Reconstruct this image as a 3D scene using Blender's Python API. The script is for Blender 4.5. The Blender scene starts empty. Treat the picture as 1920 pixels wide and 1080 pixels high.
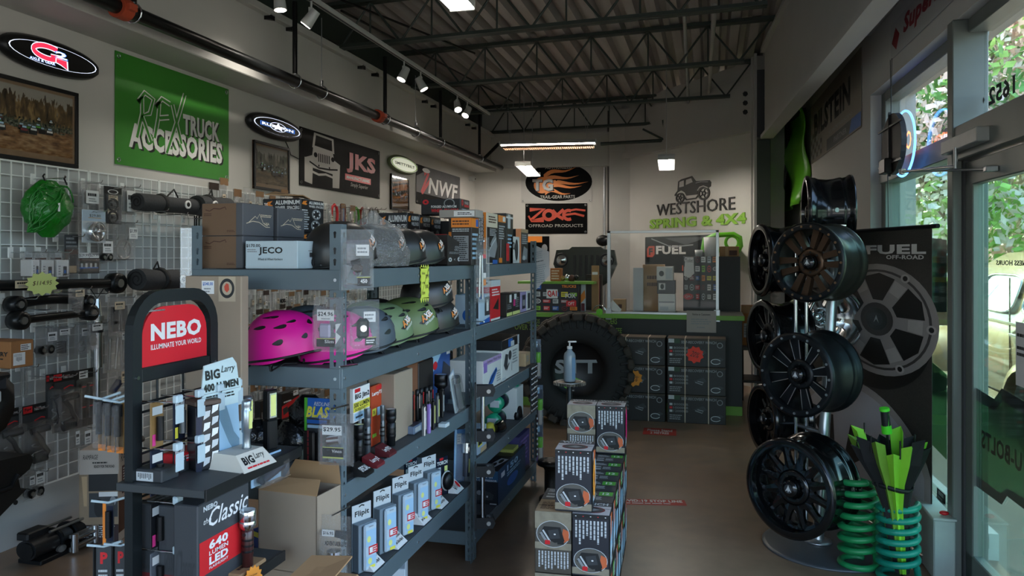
import bpy,math,random
from mathutils import Matrix,Vector
random.seed(7)
R=random.Random(11)
SC=bpy.context.scene
COL=SC.collection
# camera, world, sun, exposure
FPX,HOR,CAMZ=1440.0,481.0,1.6
PSI=math.atan(375/FPX)
cs,sn=math.cos(PSI),math.sin(PSI)
cam=bpy.data.cameras.new('camera')
cam.sensor_width=36.0
cam.lens=36.0*FPX/1920
cam.shift_y=-(540-HOR)/1920
cam.clip_start,cam.clip_end=0.05,300
camo=bpy.data.objects.new('camera',cam)
COL.objects.link(camo)
camo.location=(0,0,CAMZ)
camo.rotation_euler=(math.pi/2,0,PSI)
SC.camera=camo
SC.view_settings.view_transform='Standard'
SC.view_settings.look='None'
SC.view_settings.gamma=1.0
SC.view_settings.use_curve_mapping=False
SC.view_settings.exposure=0.68
w=bpy.data.worlds.new('sky')
SC.world=w
w.use_nodes=True
nt=w.node_tree
sky=nt.nodes.new('ShaderNodeTexSky')
sky.sky_type='NISHITA'
sky.sun_disc=False
sky.sun_elevation=math.radians(48)
sky.sun_rotation=math.radians(-20)
sky.dust_density=3.0
bg=nt.nodes['Background']
bg.inputs['Strength'].default_value=1.0
nt.links.new(sky.outputs[0],bg.inputs[0])
sun=bpy.data.lights.new('sun','SUN')
sun.energy=11.0
sun.angle=math.radians(0.6)
suno=bpy.data.objects.new('sun',sun)
COL.objects.link(suno)
suno.rotation_euler=(math.radians(36),0,math.radians(-160))
SC.cycles.use_denoising=True
SC.cycles.max_bounces=8
SC.cycles.transparent_max_bounces=24
SC.cycles.sample_clamp_indirect=6.0
SC.cycles.caustics_reflective=False
SC.cycles.caustics_refractive=False
# the photo's rays
def ray(u,v):
 t,q=(u-960)/FPX,-(v-HOR)/FPX
 return(t*cs-sn,t*sn+cs,q)
def at(u,v,d):
 r=ray(u,v)
 return Vector((r[0]*d,r[1]*d,CAMZ+r[2]*d))
def on_x(u,v,X):
 return at(u,v,X/ray(u,v)[0])
def on_y(u,v,Y):
 return at(u,v,Y/ray(u,v)[1])
def on_z(u,v,Z):
 return at(u,v,(Z-CAMZ)/ray(u,v)[2])
 # materials
def lin(c):
 c/=255.0
 return c/12.92 if c<=0.04045 else((c+0.055)/1.055)**2.4
def rgb(h):
 if isinstance(h,str):
  return tuple(lin(int(h[i:i+2],16))for i in(0,2,4))
 return tuple(h)
MATS={}
def pm(key,col,rough=0.5,metal=0.0,var=0.12,scale=14.0,bump=0.0,spec=0.5,emit=0.0,coat=0.0,aniso=None):
 """a principled material whose colour and roughness wander with a noise"""
 if key in MATS:
  return MATS[key]
 m=bpy.data.materials.new(key)
 m.use_nodes=True
 n,l=m.node_tree.nodes,m.node_tree.links
 p=n['Principled BSDF']
 c=rgb(col)
 tc=n.new('ShaderNodeTexCoord')
 nz=n.new('ShaderNodeTexNoise')
 nz.inputs['Scale'].default_value=scale
 nz.inputs['Detail'].default_value=3
 mp=n.new('ShaderNodeMapping')
 if aniso:
  mp.inputs['Scale'].default_value=aniso
 l.new(tc.outputs['Object'],mp.inputs[0])
 l.new(mp.outputs[0],nz.inputs['Vector'])
 mx=n.new('ShaderNodeMix')
 mx.data_type='RGBA'
 mx.inputs[6].default_value=(*[x*(1-var)for x in c],1)
 mx.inputs[7].default_value=(*[min(1,x*(1+var))for x in c],1)
 l.new(nz.outputs['Fac'],mx.inputs[0])
 l.new(mx.outputs[2],p.inputs['Base Color'])
 p.inputs['Roughness'].default_value=rough
 p.inputs['Metallic'].default_value=metal
 p.inputs['Specular IOR Level'].default_value=spec
 p.inputs['Coat Weight'].default_value=coat
 if emit:
  l.new(mx.outputs[2],p.inputs['Emission Color'])
  p.inputs['Emission Strength'].default_value=emit
 if bump:
  bp=n.new('ShaderNodeBump')
  bp.inputs['Strength'].default_value=bump
  bp.inputs['Distance'].default_value=0.01
  l.new(nz.outputs['Fac'],bp.inputs['Height'])
  l.new(bp.outputs[0],p.inputs['Normal'])
 MATS[key]=m
 return m
def clear(key,tint=(1,1,1),gloss=0.12,rough=0.12,bump=0.5,scale=30,haze=0.06):
 """thin clear plastic or glass: mostly see-through, with a wrinkled sheen"""
 if key in MATS:
  return MATS[key]
 m=bpy.data.materials.new(key)
 m.use_nodes=True
 n,l=m.node_tree.nodes,m.node_tree.links
 n.remove(n['Principled BSDF'])
 out=n['Material Output']
 tr=n.new('ShaderNodeBsdfTransparent')
 tr.inputs[0].default_value=(*tint,1)
 gl=n.new('ShaderNodeBsdfGlossy')
 gl.inputs['Roughness'].default_value=rough
 df=n.new('ShaderNodeBsdfDiffuse')
 df.inputs[0].default_value=(0.75,0.77,0.78,1)
 a,b=n.new('ShaderNodeMixShader'),n.new('ShaderNodeMixShader')
 lw=n.new('ShaderNodeLayerWeight')
 lw.inputs['Blend'].default_value=0.25
 mt=n.new('ShaderNodeMath')
 mt.operation='MULTIPLY_ADD'
 mt.inputs[1].default_value=0.5
 mt.inputs[2].default_value=gloss
 l.new(lw.outputs['Facing'],mt.inputs[0])
 l.new(mt.outputs[0],b.inputs[0])
 a.inputs[0].default_value=haze
 l.new(tr.outputs[0],a.inputs[1])
 l.new(df.outputs[0],a.inputs[2])
 l.new(a.outputs[0],b.inputs[1])
 l.new(gl.outputs[0],b.inputs[2])
 if bump:
  nz=n.new('ShaderNodeTexNoise')
  nz.inputs['Scale'].default_value=scale
  nz.inputs['Detail'].default_value=4
  nz.inputs['Distortion'].default_value=1.5
  bp=n.new('ShaderNodeBump')
  bp.inputs['Strength'].default_value=bump
  bp.inputs['Distance'].default_value=0.02
  l.new(nz.outputs['Fac'],bp.inputs['Height'])
  l.new(bp.outputs[0],gl.inputs['Normal'])
  l.new(bp.outputs[0],lw.inputs['Normal'])
 l.new(b.outputs[0],out.inputs[0])
 MATS[key]=m
 return m
WHITE=pm('white print','e6e6e4',0.5,var=0.03)
BLACK=pm('black print','121314',0.45,var=0.05)
GREYP=pm('grey print','8d9092',0.5,var=0.05)
LGREY=pm('light grey print','c3c8ca',0.5,var=0.04)
DGREY=pm('dark grey print','34373a',0.5,var=0.06)
RED=pm('red print','cf2028',0.45,var=0.05)
ORANGE=pm('orange print','e8862a',0.5,var=0.05)
YELLOW=pm('yellow print','e3d84a',0.5,var=0.05)
GREEN=pm('green print','4fae32',0.5,var=0.05)
LIME=pm('lime print','8cc63f',0.5,var=0.05)
BLUE=pm('blue print','2460b0',0.45,var=0.05)
SKYB=pm('pale blue print','9fc3dd',0.45,var=0.04)
TAN=pm('tan print','b99c78',0.6,var=0.1)
BROWN=pm('brown print','4a2a1c',0.6,var=0.1)
MAROON=pm('maroon print','6c1f26',0.5,var=0.06)
PURPLE=pm('purple print','8c6fb8',0.5,var=0.06)
PINK=pm('pink print','d83a86',0.5,var=0.05)
KRAFT=pm('kraft cardboard','a5825c',0.8,var=0.08,scale=9)
GKRAFT=pm('greyish cardboard','9c8b78',0.8,var=0.07,scale=9)
STEEL=pm('rack steel','66757c',0.42,0.25,var=0.08,scale=5)
CHROME=pm('chrome','d5d8da',0.18,1.0,var=0.03)
ALU=pm('aluminium','b4b8ba',0.35,0.9,var=0.05)
IRON=pm('black painted metal','17181a',0.38,0.3,var=0.1)
PLAST=pm('black plastic','131416',0.45,var=0.1)
RUBBER=pm('rubber','191919',0.75,var=0.15,scale=30)
WIRE=pm('white wire','f0f3f1',0.4,var=0.03)
CLEAR=clear('clear plastic',gloss=.07,haze=.012)
BAG=clear('clear bag',gloss=0.16,rough=0.22,bump=1.0,scale=22,haze=0.13)
LENS=pm('flashlight lens','e8f0f4',0.1,0.4,var=0.03)
# mesh building
class B:
 def __init__(s):
  s.v,s.f,s.mi,s.sm,s.mats=[],[],[],[],[]
  s.M=Matrix.Identity(4)
 def at(s,loc=(0,0,0),rz=0.0,rx=0.0,ry=0.0,sc=None):
  s.M=Matrix.Translation(loc)@Matrix.Rotation(rz,4,'Z')@Matrix.Rotation(ry,4,'Y')@Matrix.Rotation(rx,4,'X')
  if sc:
   s.M=s.M@Matrix.Diagonal((*sc,1))
  return s
 def add(s,vs,fs,mat,smooth=False):
  o=len(s.v)
  M=s.M
  s.v+=[tuple(M@Vector(p))for p in vs]
  if mat not in s.mats:
   s.mats.append(mat)
  k=s.mats.index(mat)
  for f in fs:
   s.f.append([i+o for i in f])
   s.mi.append(k)
   s.sm.append(smooth)
  return s
 def box(s,x0,y0,z0,x1,y1,z1,mat,bev=0.0):
  if x1<x0:x0,x1=x1,x0
  if y1<y0:y0,y1=y1,y0
  if z1<z0:z0,z1=z1,z0
  if bev<=0:
   vs=[(x,y,z)for z in(z0,z1)for y in(y0,y1)for x in(x0,x1)]
   fs=[(0,2,3,1),(4,5,7,6),(0,1,5,4),(2,6,7,3),(0,4,6,2),(1,3,7,5)]
   return s.add(vs,fs,mat)
  bev=min(bev,(x1-x0)*.45,(y1-y0)*.45,(z1-z0)*.45)
  vs,ix=[],{}
  for a,(xx,sx)in enumerate(((x0,1),(x1,-1))):
   for b,(yy,sy)in enumerate(((y0,1),(y1,-1))):
    for c,(zz,sz)in enumerate(((z0,1),(z1,-1))):
     for k in range(3):
      p=[xx+sx*bev,yy+sy*bev,zz+sz*bev]
      p[k]=(xx,yy,zz)[k]
      ix[a,b,c,k]=len(vs)
      vs.append(p)
  q=[]
  for a in(0,1):
   t=[ix[a,0,0,0],ix[a,1,0,0],ix[a,1,1,0],ix[a,0,1,0]]
   q.append(t if a else t[::-1])
   t=[ix[0,a,0,1],ix[0,a,1,1],ix[1,a,1,1],ix[1,a,0,1]]
   q.append(t if a else t[::-1])
   t=[ix[0,0,a,2],ix[1,0,a,2],ix[1,1,a,2],ix[0,1,a,2]]
   q.append(t if a else t[::-1])
  for b in(0,1):
   for c in(0,1):
    q.append([ix[0,b,c,1],ix[1,b,c,1],ix[1,b,c,2],ix[0,b,c,2]])
    q.append([ix[b,0,c,0],ix[b,1,c,0],ix[b,1,c,2],ix[b,0,c,2]])
    q.append([ix[b,c,0,0],ix[b,c,1,0],ix[b,c,1,1],ix[b,c,0,1]])
  for a in(0,1):
   for b in(0,1):
    for c in(0,1):
     q.append([ix[a,b,c,0],ix[a,b,c,1],ix[a,b,c,2]])
  return s.add(vs,q,mat)
 def cbox(s,c,size,mat,bev=0.0):
  return s.box(*[c[i]-size[i]/2 for i in range(3)],*[c[i]+size[i]/2 for i in range(3)],mat,bev)
 def quad(s,a,b,c,d,mat):
  return s.add([a,b,c,d],[(0,1,2,3)],mat)
 def poly(s,pts,mat):
  return s.add(pts,[tuple(range(len(pts)))],mat)
 def rings(s,rings,mat,closed=True,smooth=True,cap0=True,cap1=True):
  n=len(rings[0])
  vs=[p for r in rings for p in r]
  fs=[]
  for i in range(len(rings)-1):
   for j in range(n if closed else n-1):
    k=(j+1)%n
    fs.append((i*n+j,i*n+k,(i+1)*n+k,(i+1)*n+j))
  s.add(vs,fs,mat,smooth)
  if closed and cap0:
   s.add(rings[0],[tuple(range(n))[::-1]],mat)
  if closed and cap1:
   s.add(rings[-1],[tuple(range(n))],mat)
  return s
 def cyl(s,p0,p1,r0,mat,r1=None,n=14,caps=True,smooth=True):
  p0,p1=Vector(p0),Vector(p1)
  r1=r0 if r1 is None else r1
  ax=(p1-p0).normalized()
  e=ax.orthogonal().normalized()
  f=ax.cross(e)
  rs=[[p+(e*math.cos(2*math.pi*i/n)+f*math.sin(2*math.pi*i/n))*r for i in range(n)]for p,r in((p0,r0),(p1,r1))]
  return s.rings(rs,mat,smooth=smooth,cap0=caps,cap1=caps)
 def tube(s,pts,r,mat,n=8,closed=False,caps=True,flat=None):
  """round bar along a path; flat=(a,b) makes an elliptic section"""
  pts=[Vector(p)for p in pts]
  m=len(pts)
  rs=[]
  prev=None
  for i in range(m):
   a=pts[i-1]if(i>0 or closed)else pts[i]
   b=pts[(i+1)%m]if(i<m-1 or closed)else pts[i]
   t=(b-a).normalized()
   if prev is None:
    e=t.orthogonal().normalized()
   else:
    e=(prev-t*prev.dot(t))
    e=e.normalized()if e.length>1e-6 else t.orthogonal().normalized()
   prev=e
   f=t.cross(e)
   ra,rb=flat if flat else(r,r)
   rr=r[i]if isinstance(r,(list,tuple))else None
   if rr is not None:
    ra=rb=rr
   rs.append([pts[i]+e*math.cos(2*math.pi*j/n)*ra+f*math.sin(2*math.pi*j/n)*rb for j in range(n)])
  if closed:
   rs.append(rs[0])
   return s.rings(rs,mat,cap0=False,cap1=False)
  return s.rings(rs,mat,cap0=caps,cap1=caps)
 def lathe(s,prof,mat,n=24,smooth=True,closed=False,caps=False):
  """profile [(r,z)] turned about z"""
  pr=prof+[prof[0]]if closed else prof
  rs=[[(r*math.cos(2*math.pi*i/n),r*math.sin(2*math.pi*i/n),z)for i in range(n)]for r,z in pr]
  return s.rings(rs,mat,smooth=smooth,cap0=caps,cap1=caps)
 def prism(s,pts,z0,z1,mat,mat_side=None):
  """2-D outline in xy extruded from z0 to z1"""
  n=len(pts)
  a=sum(pts[i][0]*pts[(i+1)%n][1]-pts[(i+1)%n][0]*pts[i][1]for i in range(n))
  if a<0:
   pts=pts[::-1]
  lo,hi=[(x,y,z0)for x,y in pts],[(x,y,z1)for x,y in pts]
  s.add(hi,[tuple(range(n))],mat)
  s.add(lo,[tuple(range(n))[::-1]],mat)
  s.add(lo+hi,[(i,(i+1)%n,n+(i+1)%n,n+i)for i in range(n)],mat_side or mat)
  return s
 def ball(s,c,r,mat,nu=14,nv=9,sc=(1,1,1),v0=0.0,v1=1.0):
  rs=[]
  for i in range(nv+1):
   a=math.pi*(v0+(v1-v0)*i/nv)
   rs.append([(c[0]+r*sc[0]*math.sin(a)*math.cos(2*math.pi*j/nu),c[1]+r*sc[1]*math.sin(a)*math.sin(2*math.pi*j/nu),c[2]+r*sc[2]*math.cos(a))for j in range(nu)])
  rs=rs[::-1]
  return s.rings(rs,mat,cap0=False,cap1=False)
 def text(s,t,x0,y0,x1,y1,z,mat,bold=0.0,shear=0.0,thick=0.0):
  """writing fitted into the rectangle x0..x1, y0..y1 of the current plane"""
  vs,fs=glyphs(t,bold,shear)
  xs,ys=[p[0]for p in vs],[p[1]for p in vs]
  a,b,c,d=min(xs),max(xs),min(ys),max(ys)
  kx,ky=(x1-x0)/max(b-a,1e-6),(y1-y0)/max(d-c,1e-6)
  return s.add([(x0+(p[0]-a)*kx,y0+(p[1]-c)*ky,z)for p in vs],fs,mat)
GL={}
def glyphs(t,bold=0.0,shear=0.0):
 k=(t,bold,shear)
 if k in GL:
  return GL[k]
 c=bpy.data.curves.new('lettering','FONT')
 c.body=t
 c.offset=min(bold,.045)
 c.space_character=1+min(bold,.045)*1.6
 c.shear=shear
 c.resolution_u=2
 o=bpy.data.objects.new('lettering',c)
 me=o.to_mesh()
 g=([tuple(v.co)for v in me.vertices],[tuple(p.vertices)for p in me.polygons])
 o.to_mesh_clear()
 bpy.data.objects.remove(o)
 bpy.data.curves.remove(c)
 GL[k]=g
 return g
def mesh_of(b,name):
 me=bpy.data.meshes.new(name)
 me.from_pydata(b.v,[],b.f)
 for m in b.mats:
  me.materials.append(m)
 me.polygons.foreach_set('material_index',b.mi)
 me.polygons.foreach_set('use_smooth',b.sm)
 me.update()
 return me
def obj(name,b,parent=None,loc=None,rz=None,label=None):
 me=b if isinstance(b,bpy.types.Mesh)else mesh_of(b,name)
 o=bpy.data.objects.new(name,me)
 COL.objects.link(o)
 if parent is not None:
  o.parent=parent
 if loc is not None:
  o.location=loc
 if rz is not None:
  o.rotation_euler=(0,0,rz)
 if label:
  o['label']=label
 return o
def tag(o,label,cat,group=None):
 o['label']=label
 o['category']=cat
 if group:
  o['group']=group
 return o
def thing(name,label,cat,loc=(0,0,0),rz=0.0,group=None):
 o=bpy.data.objects.new(name,None)
 COL.objects.link(o)
 o.empty_display_size=0.05
 o.location=loc
 o.rotation_euler=(0,0,rz)
 return tag(o,label,cat,group)
def struct(name,b,parent=None):
 o=obj(name,b,parent)
 if parent is None:
  o['kind']='structure'
 return o
def stuff(o):
 o['kind']='stuff'
 return o
def dup(root,loc,rz,label,group=None,sc=None):
 """a copy of a thing with copies of its parts and their sub-parts"""
 r=root.copy()
 COL.objects.link(r)
 r.location=loc
 r.rotation_euler=(root.rotation_euler[0],root.rotation_euler[1],rz)
 if sc:
  r.scale=sc
 r['label']=label
 if group:
  r['group']=group
 for ch in list(root.children):
  c=ch.copy()
  COL.objects.link(c)
  c.parent=r
  for g in ch.children:
   d=g.copy()
   COL.objects.link(d)
   d.parent=c
 return r
 # flat print on faces
class Print:
 """rectangles, outlines and writing laid on a face; units are fractions of the face"""
 def __init__(s,b=None):
  s.b=b or B()
  s.k=0
 def face(s,origin,right,up,w,h):
  """origin = lower left corner, right and up unit vectors"""
  r,u=Vector(right),Vector(up)
  n=r.cross(u)
  s.b.M=Matrix(((r.x,u.x,n.x,origin[0]),(r.y,u.y,n.y,origin[1]),(r.z,u.z,n.z,origin[2]),(0,0,0,1)))
  s.w,s.h=w,h
  s.k=0
  return s
 def box_face(s,which,w,d,h):
  """faces of a carton with its base centre at the origin"""
  if which=='front':
   return s.face((-w/2,-d/2,0),(1,0,0),(0,0,1),w,h)
  if which=='back':
   return s.face((w/2,d/2,0),(-1,0,0),(0,0,1),w,h)
  if which=='right':
   return s.face((w/2,-d/2,0),(0,1,0),(0,0,1),d,h)
  if which=='left':
   return s.face((-w/2,d/2,0),(0,-1,0),(0,0,1),d,h)
  return s.face((-w/2,-d/2,h),(1,0,0),(0,1,0),w,d)
 def z(s):
  s.k+=1
  return 0.0005+0.00016*s.k
 def run(s,ops):
  w,h=s.w,s.h
  for o in ops:
   t,a=o[0],o[1:]
   z=s.z()
   if t=='r':
    x0,y0,x1,y1=a[:4]
    s.b.add([(x0*w,y0*h,z),(x1*w,y0*h,z),(x1*w,y1*h,z),(x0*w,y1*h,z)],[(0,1,2,3)],a[4])
   elif t=='t':
    kw=a[6]if len(a)>6 else{}
    s.b.text(a[0],a[1]*w,a[2]*h,a[3]*w,a[4]*h,z,a[5],**kw)
   elif t=='l':
    x0,y0,x1,y1,n,m=a[:6]
    g=random.Random(n*7+int(x0*100))
    st=(y1-y0)/n
    for i in range(n):
     y=y1-st*(i+.75)
     x,e=x0,x0+(x1-x0)*g.uniform(.7,1)
     while x<e:
      q=min(e,x+(x1-x0)*g.uniform(.06,.2))
      s.b.add([(x*w,y*h,z),(q*w,y*h,z),(q*w,(y+st*.5)*h,z),(x*w,(y+st*.5)*h,z)],[(0,1,2,3)],m)
      x=q+(x1-x0)*.025
   elif t=='v':
    x0,y0,x1,y1,n,m=a[:6]
    g=random.Random(n*5+int(x0*100))
    st=(x1-x0)/n
    for i in range(n):
     x=x0+st*(i+.25)
     y,e=y1,y1-(y1-y0)*g.uniform(.6,1)
     while y>e:
      q=max(e,y-(y1-y0)*g.uniform(.06,.2))
      s.b.add([(x*w,q*h,z),((x+st*.5)*w,q*h,z),((x+st*.5)*w,y*h,z),(x*w,y*h,z)],[(0,1,2,3)],m)
      y=q-(y1-y0)*.025
   elif t=='e':
    cx,cy,rx,ry,m=a[:5]
    n=a[5]if len(a)>5 else 24
    s.b.poly([((cx+rx*math.cos(2*math.pi*i/n))*w,(cy+ry*math.sin(2*math.pi*i/n))*h,z)for i in range(n)],m)
   elif t=='o':
    cx,cy,rx,ry,q,m=a[:6]
    n=28
    o_=[((cx+rx*math.cos(2*math.pi*i/n))*w,(cy+ry*math.sin(2*math.pi*i/n))*h,z)for i in range(n)]
    i_=[((cx+rx*q*math.cos(2*math.pi*i/n))*w,(cy+ry*q*math.sin(2*math.pi*i/n))*h,z)for i in range(n)]
    s.b.add(o_+i_,[(i,(i+1)%n,n+(i+1)%n,n+i)for i in range(n)],m)
   elif t=='p':
    s.b.poly([(x*w,y*h,z)for x,y in a[0]],a[1])
   elif t=='s':
    pts,wd,m=a[:3]
    P=[Vector((x*w,y*h))for x,y in pts]
    hw=wd*h/2
    L,Q=[],[]
    for i,p in enumerate(P):
     d=(P[min(i+1,len(P)-1)]-P[max(i-1,0)])
     d=d.normalized()if d.length>1e-9 else Vector((1,0))
     nn=Vector((-d.y,d.x))*hw
     L.append((*(p+nn),z))
     Q.append((*(p-nn),z))
    k=len(P)
    s.b.add(L+Q,[(i+k,i+1+k,i+1,i)for i in range(k-1)],m)
  return s
def star(cx,cy,r0,r1,n,asp=1.0,ph=0.0):
 return[(cx+(r0 if i%2 else r1)*math.cos(math.pi*i/n+ph),cy+asp*(r0 if i%2 else r1)*math.sin(math.pi*i/n+ph))for i in range(2*n)]
def carton(name,label,cat,loc,size,mat,prints=(),rz=0.0,group=None,bev=0.003,extra=None,part='printed_panel',seams=True,kraft=None):
 """a closed carton: the box itself with its closing flaps, and the print on its faces as a part"""
 w,d,h=size
 b=B().box(-w/2,-d/2,0,w/2,d/2,h,mat,bev)
 if extra:
  extra(b)
 o=obj(name,b,None,loc,rz)
 tag(o,label,cat,group)
 p=Print()
 for f,ops in prints:
  p.box_face(f,w,d,h).run(ops)
 if prints:
  obj(part,p.b,o)
 if seams:
  s=B()
  m=kraft or mat
  s.box(-w/2+.004,-.0012,h,w/2-.004,.0012,h+.0012,SEAM)
  obj('lid_seam',s,o)
 return o
SEAM=pm('carton seam','3a332c',0.8,var=0.1)
# the room
def mat_floor():
 m=pm('polished concrete','6b6157',0.32,var=0.0)
 n,l=m.node_tree.nodes,m.node_tree.links
 p=n['Principled BSDF']
 tc=n.new('ShaderNodeTexCoord')
 a,b=n.new('ShaderNodeTexNoise'),n.new('ShaderNodeTexNoise')
 a.inputs['Scale'].default_value=0.9
 a.inputs['Detail'].default_value=6
 b.inputs['Scale'].default_value=7
 b.inputs['Detail'].default_value=8
 for q in(a,b):
  l.new(tc.outputs['Object'],q.inputs['Vector'])
 r=n.new('ShaderNodeValToRGB')
 r.color_ramp.elements[0].position=0.3
 r.color_ramp.elements[0].color=(*rgb('665140'),1)
 r.color_ramp.elements[1].position=0.72
 r.color_ramp.elements[1].color=(*rgb('a2876f'),1)
 mx=n.new('ShaderNodeMix')
 mx.data_type='FLOAT'
 mx.inputs[0].default_value=0.45
 l.new(a.outputs['Fac'],mx.inputs[2])
 l.new(b.outputs['Fac'],mx.inputs[3])
 l.new(mx.outputs[0],r.inputs[0])
 l.new(r.outputs[0],p.inputs['Base Color'])
 rr=n.new('ShaderNodeMapRange')
 rr.inputs[3].default_value=0.22
 rr.inputs[4].default_value=0.5
 l.new(b.outputs['Fac'],rr.inputs[0])
 l.new(rr.outputs[0],p.inputs['Roughness'])
 return m
WALLP=pm('painted wall','c9c7c2',0.75,var=0.03,scale=3,bump=0.08)
BEAMP=pm('painted beam','bdbcb8',0.6,var=0.05,scale=4,bump=0.05)
DECK=pm('galvanised deck','b0aaa8',0.45,0.15,var=0.25,scale=3,aniso=(6,.6,1))
JOIST=pm('joist green grey','3c4640',0.5,0.1,var=0.12)
PIPE=pm('black sprinkler pipe','17191a',0.3,0.4,var=0.2,scale=20)
FRAME=pm('window frame metal','747a76',0.45,0.3,var=0.05)
WX=-3.72
def XR(y):
 return 1.173-.0294*(y-4.09)
b=B().box(-4.1,-3,-.12,1.45,13.6,0,mat_floor())
struct('floor',b)
b=B().box(-4.1,-3,0,WX,12.05,4.0,WALLP)
wl=struct('wall_left',b)
b=B().box(WX,-3,0,WX+.0015,10.3,2.12,pm('grey lower wall layer','b9bcbc',0.7,var=0.04,scale=3))  # thin layer, greyer than the wall, over its lower part behind the wire grid
struct('lower_grey_layer',b,wl)
b=B().box(WX,-3,2.955,WX+.36,11.9,3.02,BEAMP,.006)
b.box(WX,-3,3.02,WX+.30,11.9,3.5,BEAMP)
b.box(WX,-3,3.5,WX+.36,11.9,3.56,BEAMP,.006)
struct('beam',b,wl)
for i,yy in enumerate((5.4,5.72,7.05,7.37,8.8,9.1,10.5,10.8)):
 b=B()
 b.prism([(-.03,-.03),(.03,-.03),(.03,.03)],0,.05,IRON)
 o=obj('clip',b,wl,(WX+.33,yy,3.47))
b=B().box(WX+.05,-3,3.56,WX+.12,11.9,3.95,JOIST)
for y0_,y1_ in((4.9,5.3),(6.0,6.9),(7.5,7.9),(9.4,10.4)):
 b.box(WX+.121,y0_,3.58,WX+.14,y1_,3.68,pm('red oxide steel','6e2c1c',0.7,var=0.3))
struct('ledge_plate',b,wl)
bw0,bw1=at(884,500,12.45),at(1166,500,12.1)
aw1=at(1441,500,9.15)
def wall_between(p,q,z0,z1,t,mat,bb=None):
 bb=bb or B()
 d=Vector((q.x-p.x,q.y-p.y,0))
 n=Vector((-d.y,d.x,0)).normalized()*t
 a=[(p.x,p.y),(q.x,q.y),(q.x+n.x,q.y+n.y),(p.x+n.x,p.y+n.y)]
 return bb.prism(a,z0,z1,mat)
dback=(bw1-bw0).normalized()
e0=bw0-dback*.4
wb=struct('wall_back',wall_between(e0,bw1,0,4.0,.25,WALLP))
ws=struct('wall_slanted',wall_between(bw1,aw1,0,4.0,.25,WALLP))
b=wall_between(bw0,bw1,3.02,3.55,-.12,BEAMP)
struct('beam',b,wb)
dsl=Vector((aw1.x-bw1.x,aw1.y-bw1.y,0)).normalized()
nsl=Vector((dsl.y,-dsl.x,0))
if nsl.y>0:
 nsl=-nsl
b=wall_between(bw1,aw1,3.12,3.2,-.1,BEAMP)
b=wall_between(bw1,aw1,3.2,3.8,-.06,BEAMP,b)
struct('beam',b,ws)
for u in(1402,1408):
 for v in(221,231,241):
  pass
c=bw1
b=B().box(c.x-.18,c.y-.18,0,c.x+.16,c.y+.1,3.9,BEAMP,.01)
b.box(c.x-.22,c.y-.05,0,c.x-.18,c.y+.1,3.9,pm('column shadow gap','55544f',.7))
b.cyl((c.x-.26,c.y-.12,0),(c.x-.26,c.y-.12,3.0),.02,ALU)
struct('column_back',b)
c=at(1418,500,9.0)
GREENG=pm('dark green grey paint','3d453c',0.5,var=0.08)
b=B().box(c.x,c.y-.13,0,c.x+.15,c.y+.13,2.95,GREENG,.004)
cr=struct('column_right',b)
b=B().box(c.x-.03,c.y-.13,0,c.x,c.y+.13,3.95,BEAMP)
b.box(c.x,c.y-.16,2.98,c.x+.15,c.y-.13,3.75,DGREY)
struct('flange',b,cr)
for k in range(4):
 b=B().cyl((0,0,0),(0,-.03,0),.022,IRON,n=6)
 obj('bolt',b,cr,(c.x+.1,c.y-.16,3.1+.16*k))
for k in range(3):
 b=B().cyl((0,0,0),(0,-.03,0),.03,IRON,n=6)
 obj('bolt',b,cr,(c.x-.13,c.y-.14,3.27+.105*k))
HEAD=2.77
wy0,wy1=-2.2,6.06
b=B()
for y0,y1,z0,z1 in((wy1,11.72,0,4.0),(wy0,wy1,HEAD,4.0),(-3,wy0,0,4.0),(4.55,wy1,0,.14)):
 b.prism([(XR(y0),y0),(XR(y1),y1),(XR(y1)+.3,y1),(XR(y0)+.3,y0)],z0,z1,WALLP)
wr=struct('wall_right',b)
b=B().box(c.x+.17,11.68,0,1.4,11.9,4.0,WALLP)
struct('wall_return',b)
q_=Vector((c.x+.19,11.75,0))
struct('wall_niche',wall_between(aw1,q_,0,4.0,.2,WALLP))
b=B().box(-4.1,-3.25,0,-3.2,-3,4,WALLP).box(1.2,-3.25,0,1.6,-3,4,WALLP).box(-3.2,-3.25,2.8,1.2,-3,4,WALLP).box(-3.2,-3.25,0,1.2,-3,.3,WALLP)
struct('wall_front',b)
b=B()
for x in(-3.17,-1.7,-.3,1.17):
 b.box(x-.03,-3.16,.3,x+.03,-3.08,2.8,FRAME)
b.box(-3.2,-3.16,.3,1.2,-3.08,.36,FRAME).box(-3.2,-3.16,2.74,1.2,-3.08,2.8,FRAME)
struct('window_2',b)
b=B()
y0,y1=-2.9,9.1
def XB(y):
 return .509+(9.45-y)*.058
b.prism([(XB(y0),y0),(XB(y1),y1),(XB(y1)+.135,y1),(XB(y0)+.135,y0)],2.93,2.97,BEAMP)
b.prism([(XB(y0)+.045,y0),(XB(y1)+.045,y1),(XB(y1)+.09,y1),(XB(y0)+.09,y0)],2.97,3.9,BEAMP)
b.prism([(XB(y0),y0),(XB(y1),y1),(XB(y1)+.135,y1),(XB(y0)+.135,y0)],3.9,3.95,BEAMP)
struct('beam_right',b)
b=B()
y0,y1=-2.9,6.05
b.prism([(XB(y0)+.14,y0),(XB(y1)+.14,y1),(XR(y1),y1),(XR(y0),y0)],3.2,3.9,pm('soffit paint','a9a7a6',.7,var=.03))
struct('soffit',b)
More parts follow.
